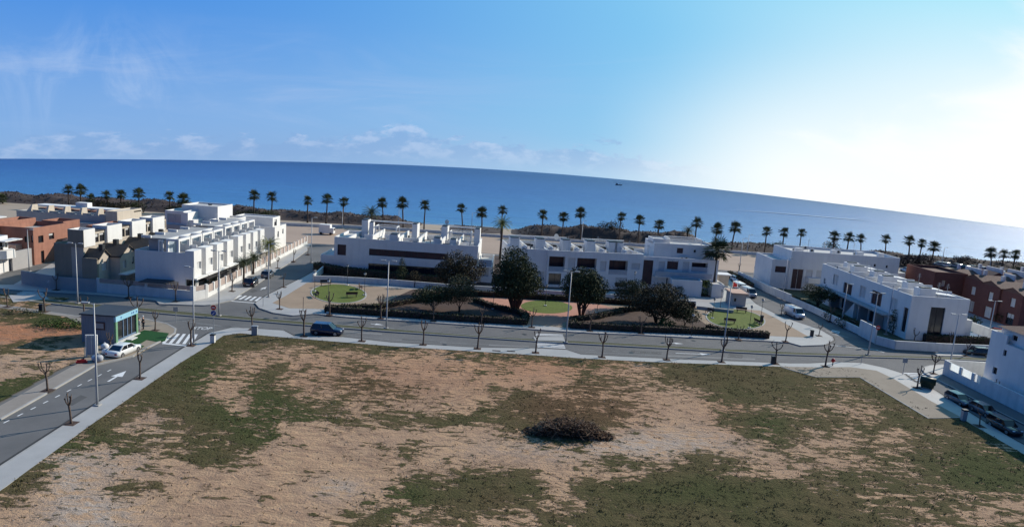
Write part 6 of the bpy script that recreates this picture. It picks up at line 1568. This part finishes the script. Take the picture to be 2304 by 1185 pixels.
r = MB().poly([(-.5,-3.2,4.9),(-.5,6.2,4.9),(2.4,6.2,6.0),(2.4,-3.2,6.0)]).poly([(-.5,-3.2,4.8),(-.5,6.2,4.8),(2.4,6.2,5.9),(2.4,-3.2,5.9)]); r.build('tiled_canopy', M['rooftile'], Fh)
# terrace wall with frosted panels that glow with the sun behind them
mfro, tt, bb_ = nodes_of('frosted panel'); bb_.inputs['Base Color'].default_value = (.9,.92,.92,1); bb_.inputs['Roughness'].default_value = .6
nz = N(tt, 'ShaderNodeTexNoise'); nz.inputs['Scale'].default_value = 3
rr_ = N(tt, 'ShaderNodeValToRGB'); rr_.color_ramp.elements[0].color = (.82,.85,.86,1); rr_.color_ramp.elements[1].color = (.95,.97,.97,1); tt.links.new(nz.outputs[0], rr_.inputs[0])
tl = N(tt, 'ShaderNodeBsdfTranslucent'); tt.links.new(rr_.outputs[0], tl.inputs[0]); mxs = N(tt, 'ShaderNodeMixShader'); mxs.inputs[0].default_value = .75
tt.links.new(bb_.outputs[0], mxs.inputs[1]); tt.links.new(tl.outputs[0], mxs.inputs[2]); tt.links.new(mxs.outputs[0], tt.nodes['Material Output'].inputs['Surface']); M['frost'] = mfro
pts = PP([(2122,841),(2150,855),(2215,887),(2304,931)], .13)
tw = thing('terrace_wall', 'tall white terrace wall with bright frosted panels in front of the right white house', 'wall', (*pts[0], 0))
mb = MB(); o0 = Vector((*pts[0], 0)); a = Vector((0,0,0)); e = Vector((*pts[-1], 0))-o0; L_ = e.length; e.normalize()
mb.bar(a+Vector((0,0,.55)), a+e*L_*1.4+Vector((0,0,.55)), .25, 1.1)
pos = [.0, .30, .52, .70]
cuts = [((2139,824),(2160,834)),((2166,836),(2188,848)),((2194,850),(2208,858))]
edges = []
for (p, q) in cuts:
    def along(u, v):
        best = min(range(0, 400), key=lambda k: abs(proj(*(o0+e*(k*L_/300)).xy, 1.6)[0]-u)); return best*L_/300
    edges.append((along(*p), along(*q)))
prev = 0
for a0, a1 in edges:
    mb.bar(e*prev+Vector((0,0,1.55)), e*(a0)+Vector((0,0,1.55)), .25, .9); prev = a1
    MB().bar(e*(a0+.02)+Vector((0,0,1.55)), e*(a1-.02)+Vector((0,0,1.55)), .04, .85).build('frosted_panel', M['frost'], tw)
mb.bar(e*prev+Vector((0,0,1.55)), e*L_*1.4+Vector((0,0,1.55)), .25, .9)
mb.bar(Vector((0,0,1.0)), Vector((8,0.3,1.0)), .2, 2.0)
mb.build('wall_run', M['white2'], tw)
struct('terrace_floor', MB().prism([(pts[0][0]+.1, pts[0][1]-.1), (57.1, 70), (57.1, pts[0][1])], .2, .9), M['terrace']) if False else None
t = thing('garden_table', 'round white table top on the terrace of the right white house', 'table', (*P(2178,822,1.0), .2))
MB().tube([(0,0,.95),(0,0,1.0)], .75, 20).build('tabletop', M['white'], t); MB().tube([(0,0,0),(0,0,.95)], .06, 8).build('leg', M['metal'], t)
# --- kiosk: grey sales cabin with glazed front
a = P(260,772,.2); c_ = P(304,748,.2)
Kk = thing('sales_cabin', 'grey flat roofed cabin with a pale blue fascia and glazed green framed front', 'kiosk', (a[0], a[1], .15))
D_ = 4.3; Wk = 3.75; Hk = 3.1
mb = MB(); mb.box(-Wk, 0, 0, 0-.12, D_, Hk-.02)
mb = MB()
mb.poly([(-Wk,0,0),(-.1,0,0),(-.1,0,Hk),(-Wk,0,Hk)]); mb.poly([(-Wk,D_,0),(-.1,D_,0),(-.1,D_,Hk),(-Wk,D_,Hk)]); mb.poly([(-Wk,0,0),(-Wk,D_,0),(-Wk,D_,Hk),(-Wk,0,Hk)])
for i in range(1, 12):
    x_ = -Wk+i*Wk/12; mb.box(x_-.02, -.025, .02, x_+.02, -.003, Hk-.03)
mb.build('wall', mat('grey cabin cladding', (.25,.28,.32), (.21,.24,.27), .7, .8), Kk)
MB().box(-Wk-.15,-.15,Hk+.002,.15,D_+.15,Hk+.14).build('roof', mat('cabin roof membrane', (.05,.06,.075), (.04,.05,.06), .7, .8), Kk)
MB().box(-.1,-.02,Hk-.62,.12,D_+.02,Hk).build('fascia', mat('pale blue fascia', (.30,.55,.68), (.26,.5,.63), .5, 1.5), Kk)
for y_ in (.9, 3.0, 3.35, 3.9):
    MB().box(.121, y_, Hk-.42, .128, y_+.16, Hk-.2).build('fascia_mark', M['blue'], Kk)
gm = mat('light green frame', (.18,.34,.20), (.15,.29,.17), .6, 2)
MB().box(-.1,-.02,.12,.1,.34,Hk-.625).build('front_post', gm, Kk); MB().box(-.1,D_-.3,.12,.1,D_+.02,Hk-.625).build('front_post', gm, Kk)
pn = MB().box(-.06,.345,.2,-.03,D_-.305,Hk-.63).build('window', M['glassdark'], Kk); fb = MB()
for y_ in (.9+.6, 2.3, 3.1): fb.box(-.028,y_-.05,.2,.04,y_+.05,Hk-.63)
fb.box(-.028,.345,.2,.05,D_-.305,.34); fb.build('frame', mat('blue grey frame', (.16,.24,.36), (.13,.2,.3), .5, 2), pn)
MB().box(-.1,-.05,.0,.3,D_+.1,.118).build('threshold', M['white2'], Kk); MB().box(.31,1.5,0,.95,2.7,.1).build('doorstep', M['white2'], Kk)
MB().box(-2.3,-.06,1.5,-1.1,-.03,2.4).build('side_window', M['glassred'], Kk); MB().box(-2.15,-.065,1.65,-1.25,-.061,2.25).build('side_pane', M['roofgrey'], Kk)
Kk.location.z = .15
slab('artificial_turf', [(262,772),(304,750),(325,742),(380,749),(371,764),(352,768),(330,764),(311,775),(325,778),(318,782)], K+.03, M['turf'])
# white frame stand, sacks
x_, y_ = P(207, 801, K)
t = thing('white_frame', 'tall white frame stand leaning beside the street lamp left of the cabin', 'frame', (x_, y_, K), R(15))
MB().box(-.55,-.1,0,-.45,.1,2.2).box(.45,-.1,0,.55,.1,2.2).box(-.55,-.1,2.203,.55,.1,2.32).box(-.03,-.06,0,.03,.06,2.2).build('frame', M['white2'], t); MB().box(-.449,.02,.1,-.031,.05,2.1).build('panel', M['glassblue'], t); MB().box(.031,.02,.1,.449,.05,2.1).build('panel', M['glassblue'], t)
def sack(u, v, s, label, m='clothwhite', group='bulk sacks by the white frame'):
    x, y = P(u, v, K); t = thing('bulk_sack', label, 'sack', (x, y, K), random.uniform(0, 1.5), group); mb = MB(); mb.ball((0,0,.36*s), .48*s, 12, 8, .85)
    mb.v = [(max(-.42*s, min(.42*s, a_)), max(-.42*s, min(.42*s, b_)), max(0, c2)+.04*mnoise.noise(Vector((a_*5, b_*5, c2*5)))) for a_, b_, c2 in mb.v]
    mb.build('sack_body', M[m], t, True); MB().tube([(-.2*s,0,.7*s),(0,0,.92*s),(.2*s,0,.7*s)], .035, 6).build('loop', M[m], t)
sack(236,785,.85,'upper white sack beside the reddish bare tree'); sack(238,797,.85,'white sack behind the rear of the white saloon'); sack(222,813,.95,'largest blue grey sack at the foot of the lamp','clothgrey'); sack(215,811,.8,'small white sack under the white frame'); sack(252,788,.7,'small sack between the tree and the white saloon')
for (u, v, l_) in ((184,816,'low red barrier lying left of the white frame'),):
    x_, y_ = P(u, v, K); t = thing('road_barrier', l_, 'barrier', (x_, y_, K), .4); MB().prism([(-.5,-.15),(.5,-.15),(.5,.15),(-.5,.15)], 0, .18).build('base', M['red'], t); MB().box(-.4,-.03,.18,.4,.03,.34).build('board', M['red'], t)

# white cargo box on the sandy car park
x_, y_ = P(741, 529); t = thing('food_truck', 'small white kiosk van alone on the sandy seafront car park', 'van', (x_-1.2, y_, .05))
MB().box(-1.6,0,.35,1.3,1.9,2.6).build('body', M['white'], t, bevel=.05); MB().box(1.3,.1,.35,2.2,1.8,1.8).build('cab', M['white'], t, bevel=.08); MB().box(2.203,.3,1.1,2.22,1.6,1.7).build('windscreen', M['carglass'], t)
for (a_, b_) in ((-1,0),(1.5,0),(-1,1.8),(1.5,1.8)): MB().tube([(a_,b_-.05,.32),(a_,b_+.12,.32)], .32, 12).build('wheel', M['tyre'], t)

# rooftop clutter: air conditioners, aerials, tanks
rnd = random.Random(77)
def roof_bits(root, x0, x1, y0, y1, z, n, turned=False):
    for i in range(n):
        x_, y_ = rnd.uniform(x0, x1), rnd.uniform(y0, y1); k = rnd.random()
        ox, oy = (0, 0) if turned else (root.location.x, root.location.y)
        X_, Y_ = x_-ox, y_-oy
        if k < .5:
            a = MB().box(X_-.42, Y_-.17, z+.05, X_+.42, Y_+.17, z+.72).build('air_conditioner', M['shutter'], root); MB().tube([(X_-.08, Y_-.172, z+.4), (X_-.08, Y_-.18, z+.4)], .25, 12).build('fan_grille', M['metaldark'], a)
        elif k < .8:
            mb = MB().tube([(X_,Y_,z),(X_,Y_,z+2.6)], .03, 5)
            for q in range(4): mb.bar((X_-.35+.05*q, Y_, z+2.0+q*.17), (X_+.35-.05*q, Y_, z+2.0+q*.17), .022)
            mb.build('aerial', M['metal'], root)
        else: MB().tube([(X_,Y_,z),(X_,Y_,z+.8)], .35, 12).build('water_tank', M['greywall'], root)
roof_bits(wr1, -54, -52, 97, 110, 6.0, 5); roof_bits(wr2, -54.5, -52.5, 114, 125, 6.0, 4)
roof_bits(A, -29, -7.5, 121.5, 131, 6.05, 22); roof_bits(B.root, 1, B.L-1, 1.5, 9.5, 6.2, 22, True); roof_bits(B2.root, 1, B2.L-1, 1, 3, 5.9, 4, True)
roof_bits(D, 61.5, 68.5, 100, 128, 6.2, 18); roof_bits(C_, 59, 78, 137.5, 145, 7.7, 9)
# ------------------------------------------------------------------ vehicles (local +X = forward)
SPEC = {  # length, width, belt z, roof z, cabin x at belt (rear, front), cabin x at roof (rear, front), hood z, boot z, ground clearance
 'sedan': (4.5, 1.78, .92, 1.42, (-1.75, 1.05), (-1.05, .35), .86, .93),
 'hatch': (4.1, 1.75, .93, 1.48, (-1.95, 1.05), (-1.55, .35), .88, .95),
 'suv':   (4.5, 1.85, 1.05, 1.70, (-2.12, 1.15), (-1.85, .45), 1.02, 1.08),
 'van':   (5.2, 1.95, 1.25, 2.15, (.6, 2.05), (.9, 1.45), 1.20, 2.1)}
def make_vehicle(kind, paint, name, label, cat, x, y, z, head, group=None):
    L_, W, belt, roof, cb, cr_, hood, boot = SPEC[kind]; w = W/2
    t = thing(name, label, cat, (x, y, z), head, group); t.scale = (.87,)*3 if kind != 'van' else (.8,)*3
    def loft(secs, mat_, nm, par=t, smooth=True, bev=0):
        mb = MB(); n = len(secs[0][1]); 
        for sx, prof in secs:
            for (yy, zz) in prof: mb.v.append((sx, yy, zz))
        for i in range(len(secs)-1):
            for j in range(n):
                a = i*n+j; b_ = i*n+(j+1) % n; mb.f.append((a, b_, b_+n, a+n))
        mb.f.append(tuple(range(n))); mb.f.append(tuple(reversed(range((len(secs)-1)*n, len(secs)*n))))
        return mb.build(nm, mat_, par, smooth, bevel=bev)
    def sec(wf, zb, zt, sh=.9):
        return [(-w*wf, zb), (-w*wf*1.0, zb+(zt-zb)*.55), (-w*wf*.98, zt-.08), (-w*wf*sh, zt), (w*wf*sh, zt), (w*wf*.98, zt-.08), (w*wf*1.0, zb+(zt-zb)*.55), (w*wf, zb)]
    h = L_/2; cl = .22
    wb = L_*.3
    if kind != 'van':
        S = [(-h, sec(.82, .38, boot-.16)), (-h+.1, sec(.93, .28, boot-.03)), (cb[0], sec(.99, cl, boot)), (-.2, sec(1, cl, belt+.01)), (cb[1]-.1, sec(1, cl, belt)), (h-.55, sec(.97, cl, hood-.05)), (h-.15, sec(.9, .28, hood-.15)), (h, sec(.78, .35, hood-.3))]
    else:
        S = [(-h, sec(.93, .35, roof-.08)), (-h+.08, sec(.97, .3, roof)), (cr_[0]-.25, sec(1, cl, roof)), (cr_[0], sec(1, cl, roof-.02, .88)), (cb[0]+.65, sec(1, cl, belt+.02)), (cb[1]-.05, sec(1, cl, hood)), (h-.15, sec(.93, .28, hood-.15)), (h, sec(.82, .35, hood-.35))]
        S[4] = (cr_[0]+.02, sec(1, cl, belt+.02))
    body = loft(S, M[paint], 'body')
    g = MB(); e = .012
    if kind == 'van': b0, b1, t0, t1 = cr_[0]-.1, cb[1], cr_[0]-.1, cr_[1]
    else: b0, b1, t0, t1 = cb[0], cb[1], cr_[0], cr_[1]
    wt = w*(.80 if kind != 'van' else .88)
    vs = [(b0,-w*.93,belt-.02),(b1,-w*.90,belt-.02),(b1,w*.90,belt-.02),(b0,w*.93,belt-.02),(t0,-wt,roof-.04),(t1,-wt,roof-.04),(t1,wt,roof-.04),(t0,wt,roof-.04)]
    g.v = vs; g.f = [(0,3,2,1),(4,5,6,7),(0,1,5,4),(1,2,6,5),(2,3,7,6),(3,0,4,7)]
    g.build('windows', M['carglass'], t)
    r = MB(); r.v = [(t0-.06,-wt-.03,roof-.05),(t1+.06,-wt-.03,roof-.05),(t1+.06,wt+.03,roof-.05),(t0-.06,wt+.03,roof-.05),(t0+.05,-wt+.08,roof+.015),(t1-.05,-wt+.08,roof+.015),(t1-.05,wt-.08,roof+.015),(t0+.05,wt-.08,roof+.015)]; r.f = g.f
    r.build('roof_panel', M[paint], t, bevel=.02)
    for s in (-1, 1):
        pi = MB().bar((b1, s*w*.91, belt-.02), (t1, s*wt, roof-.03), .06); pi.build('pillar', M[paint], t); pi = MB().bar((b0, s*w*.94, belt-.02), (t0, s*wt, roof-.03), .12 if kind != 'van' else .05)
        pi.build('pillar', M[paint], t)
        if kind != 'van': MB().bar(((b0+b1)/2-.05, s*w*.93, belt), ((t0+t1)/2-.02, s*(wt+.005), roof-.03), .07).build('pillar', M[paint], t)
    for sx in (-wb, wb+.05):
        for s in (-1, 1):
            R_ = .33 if kind in ('sedan','hatch') else .37
            tr = MB().tube([(sx, s*(w-.2), R_), (sx, s*(w-.01), R_), (sx, s*(w+.012), R_)], [R_, R_, R_*.9], 18).build('wheel', M['tyre'], t)
            MB().tube([(sx, s*(w+.013), R_), (sx, s*(w+.022), R_)], R_*.62, 12).build('rim', M['hub'], tr)
    for s in (-1, 1):
        zz = hood-.28
        MB().box(h-.2, s*w*.62-.17, zz, h-.03, s*w*.62+.17, zz+.14).build('headlight', M['headlight'], t, bevel=.02)
        MB().box(-h-.012, s*w*.70-.13, boot-.36 if kind != 'van' else .9, -h+.09, s*w*.70+.13, boot-.2 if kind != 'van' else 1.3).build('tail_light', M['taillight'], t)
        MB().box(b1-.35, s*(w+.02) if s > 0 else -w-.16, belt-.02, b1-.2, w+.16 if s > 0 else -w-.02, belt+.12).build('mirror', M[paint], t)
    MB().box(-h-.02,-.26,.48,-h+.02,.26,.6).build('number_plate', M['signwhite'], t)
    MB().box(h-.14,-w*.55,.42,h+.006,w*.55,.56).build('grille', M['blackplastic'], t)
    MB().box(-h+.1,-w*.9,.16,h-.12,w*.9,.27).build('underbody', M['blackplastic'], t)
    return t
def vehicle(kind, paint, u, v, head, label, name='parked_car', cat='car', group=None, z=.006):
    x, y = P(u, v, z); t = make_vehicle(kind, paint, name, label, cat, x, y, z, R(head), group)
    if u > 2100: t.scale = (.74,)*3
    return t
GC = 'cars parked along the kerb'
vehicle('sedan','car_white',279,796,83,'white saloon car seen from behind beside the green turf')
vehicle('suv','car_blue',736,752,-1,'navy blue estate car driving along the avenue beside the lot pavement')
vehicle('suv','car_dark',565,642,98,'dark car on the left street, nearer the zebra crossing', group=GC)
vehicle('hatch','car_grey',602,623,98,'grey car behind the dark one on the left street', group=GC)
vehicle('hatch','car_grey',2156,906,-83,'first of three parked cars on the right, nearest the green container', group=GC)
vehicle('hatch','car_grey',2213,931,-84,'middle grey blue car of the three parked on the right', group=GC)
vehicle('suv','car_dark',2258,968,-84,'largest car of the three on the right, nearest the photo edge', group=GC)
vehicle('suv','car_dark',2196,799,178,'dark car before the white front wall at the far right', group=GC)
vehicle('hatch','car_red',2238,752,150,'red car behind the long white pool wall', group=GC, z=K)
v_ = vehicle('van','car_white',1786,712,-80,'white campervan facing the avenue on the right street', 'campervan', 'van')
MB().box(-1.2,-.35,2.16,-.4,.35,2.26).build('roof_hatch', M['white2'], v_)
vehicle('van','car_silver',1683,666,-82,'pale blue grey van facing the avenue behind the little tiled hut', 'delivery_van', 'van')
v_ = vehicle('van','car_white',1664,655,-86,'white van with an orange red rear panel between the hut and the blue grey van', 'delivery_van', 'van')
MB().box(-2.0,-.99,.6,.4,-.985,1.9).build('side_panel', M['red'], v_)
vehicle('hatch','car_white',1657,634,-85,'small white car behind the vans near the seafront road', group=GC)
x_, y_ = 0, 0
rnd = random.Random(33)
cols = ['car_white','car_silver','car_dark','car_grey','car_white','car_red','car_silver']
spots = [(2040,612),(2054,618),(2068,616),(2046,624),(2062,628),(2085,624),(2112,598),(2130,600),(2150,602),(2168,606),(2186,606),(2204,609),(2222,611),(2240,613),(2270,617),(2288,619),(2036,634),(2074,634)]
protoC = {}
for i, (u, v) in enumerate(spots):
    cp_ = cols[i % 7]; x, y = P(u, v, 0)
    row = ['front row','rear row'][0 if v > 612 and u < 2100 else 1]
    lab = (f'small {cp_[4:]} car in the far seafront car park, {ordn(sorted(s[0] for s in spots).index(u), len(spots))}')
    if cp_ not in protoC:
        protoC[cp_] = make_vehicle('hatch', cp_, 'parked_car', lab, 'car', x, y, .006, rnd.uniform(0, 3.1), 'cars in the far seafront car park')
    else: dup(protoC[cp_], (x, y, .006), rnd.uniform(0, 3.1), lab, 'cars in the far seafront car park')
# boat on the sea and its neighbour wake
x, y, z = seahit(1392, 417)
t = thing('fishing_boat', 'small dark fishing boat far out on the sea', 'boat', (x, y, z), R(8)); s_ = y/640*2.1
hb = MB(); hb.v = [(-1.6*s_,-.35*s_,.9),(1.1*s_,-.35*s_,.9),(1.9*s_,0,1.5),(1.1*s_,.35*s_,.9),(-1.6*s_,.35*s_,.9),(-1.4*s_,-.22*s_,-.4),(1.2*s_,0,-.4),(-1.4*s_,.22*s_,-.4)]
hb.f = [(0,1,2,3,4),(0,5,6,1),(1,6,2),(2,6,3),(3,6,7,4),(4,7,5,0),(5,7,6)]; hb.build('hull', M['metaldark'], t)
MB().box(-1.2*s_,-.2*s_,.9,-.5*s_,.2*s_,.9+.55*s_).build('wheelhouse', M['greywall'], t); MB().tube([(.5*s_,0,.9),(.5*s_,0,.9+.9*s_)], .06*s_, 6).build('mast', M['metaldark'], t); MB().tube([(-1.3*s_,0,.9),(-1.3*s_,0,.9+1.1*s_)], .06*s_, 6).build('mast', M['metaldark'], t)
foam = mat('foam', (.42,.52,.64), (.20,.33,.52), .7, .08, amt=1.4)
wk = MB(); a_ = [(1640,472),(1700,476),(1780,482),(1860,489),(1930,495),(1995,503)]
pts = [seahit(u, v) for u, v in a_]
for i in range(len(pts)-1):
    p, q = pts[i], pts[i+1]; w0 = [0.2,1.0,1.9,2.2,1.6,.3][i]*1.6; w1_ = [0.2,1.0,1.9,2.2,1.6,.3][i+1]*1.6
    wk.poly([(p[0],p[1]-w0,seaz(p[0],p[1])+.25),(q[0],q[1]-w1_,seaz(q[0],q[1])+.25),(q[0],q[1]+w1_,seaz(q[0],q[1])+.25),(p[0],p[1]+w0,seaz(p[0],p[1])+.25)])
struct('boat_wake', wk, foam, fix=False)

# ------------------------------------------------------------------ people beside the cabin
def person(u, v, rz, label, top, bottom, cap, lean=0.0, h=1.72):
    x, y = P(u, v, K); t = thing('person', label, 'person', (x, y, K), R(rz))
    def skin(name, verts, edges, radii, mat_, root=0):
        me = bpy.data.meshes.new(name); me.from_pydata(verts, edges, []); o = bpy.data.objects.new(name, me); COL.objects.link(o); me.materials.append(mat_)
        m = o.modifiers.new('skin', 'SKIN'); m.use_smooth_shade = True
        sv = me.skin_vertices[0].data
        for i, r in enumerate(radii): sv[i].radius = (r, r*.8) if isinstance(r, float) else r
        sv[root].use_root = True
        o.modifiers.new('sub', 'SUBSURF').levels = 1
        ev = bpy.context.evaluated_depsgraph_get(); ev.update(); m2 = bpy.data.meshes.new_from_object(o.evaluated_get(ev))
        bpy.data.objects.remove(o); n = bpy.data.objects.new(name, m2); COL.objects.link(n); n.parent = t; KIDS.setdefault(t.name, []).append(n)
        if not m2.materials: m2.materials.append(mat_)
        for p in m2.polygons: p.use_smooth = True
        return n
    k = h/1.72
    V_ = [(0,0,.95),(0,0,1.15),(lean*.3,0,1.40),(lean*.4,0,1.50),(lean*.5,0,1.62),
          (.0,.09,.88),(.05,.10,.50),(-.05,.11,.08),(.10,.11,.04), (0,-.09,.88),(-.02,-.10,.50),(.06,-.11,.08),(.20,-.11,.04),
          (lean*.3,.19,1.38),(.05+lean*.3,.25,1.12),(.22,.22,.95),(.30,.20,.92), (lean*.3,-.19,1.38),(.0,-.26,1.12),(.14,-.26,.90),(.19,-.26,.84)]
    E_ = [(0,1),(1,2),(2,3),(3,4),(0,5),(5,6),(6,7),(7,8),(0,9),(9,10),(10,11),(11,12),(2,13),(13,14),(14,15),(15,16),(2,17),(17,18),(18,19),(19,20)]
    r_ = [.13,.12,.14,.055,.10,.09,.065,.045,.04,.09,.065,.045,.04,.065,.045,.033,.03,.065,.045,.033,.03]
    V_ = [(a*k, b*k, c*k) for a, b, c in V_]
    skin('body', V_, E_, [q*k for q in r_], M['skin'])
    idx = [0,1,2,13,14,15,17,18,19]
    skin('jacket', [V_[i] for i in idx], [(0,1),(1,2),(2,3),(3,4),(4,5),(2,6),(6,7),(7,8)], [q*k for q in (.15,.145,.16,.08,.06,.05,.08,.06,.05)], M[top])
    idx = [0,5,6,7,9,10,11]
    skin('trousers', [V_[i] for i in idx], [(0,1),(1,2),(2,3),(0,4),(4,5),(5,6)], [q*k for q in (.145,.105,.08,.06,.105,.08,.06)], M[bottom])
    hx = V_[4]
    MB().ball((hx[0], 0, hx[2]+.045*k), .108*k, 10, 6, .85).build('cap' if cap != 'hair' else 'hair', M[cap], t, True)
    return t
person(323, 741, 200, 'person in dark clothes with a white cap standing behind the green turf', 'clothdark', 'clothdark', 'clothwhite', .1)
person(314, 744, 20, 'person in pale grey clothes standing between the cabin and the dark dressed person', 'clothgrey', 'clothgrey', 'hair', -.1, 1.6)
# small things on the pavement of the avenue
for (u, v, l_) in ((1150,790,'dark flat plank lying on the lot pavement, right of two'),(1117,789,'short dark plank on the lot pavement, left of two')):
    x, y = P(u, v, K); t = MB().box(-.5,-.09,0,.5,.09,.05).build('plank', M['barkdark']); t.location = (x, y, K+.008); tag(t, l_, 'plank')
# drain covers
for (u, v) in ((620,715),(1000,775),(1420,793),(1850,803),(330,740),(300,860),(690,640),(1180,752),(1560,766)):
    x, y = P(u, v); struct('manhole_cover', MB().tube([(x,y,.0),(x,y,.007)], .33, 14), M['metaldark'])
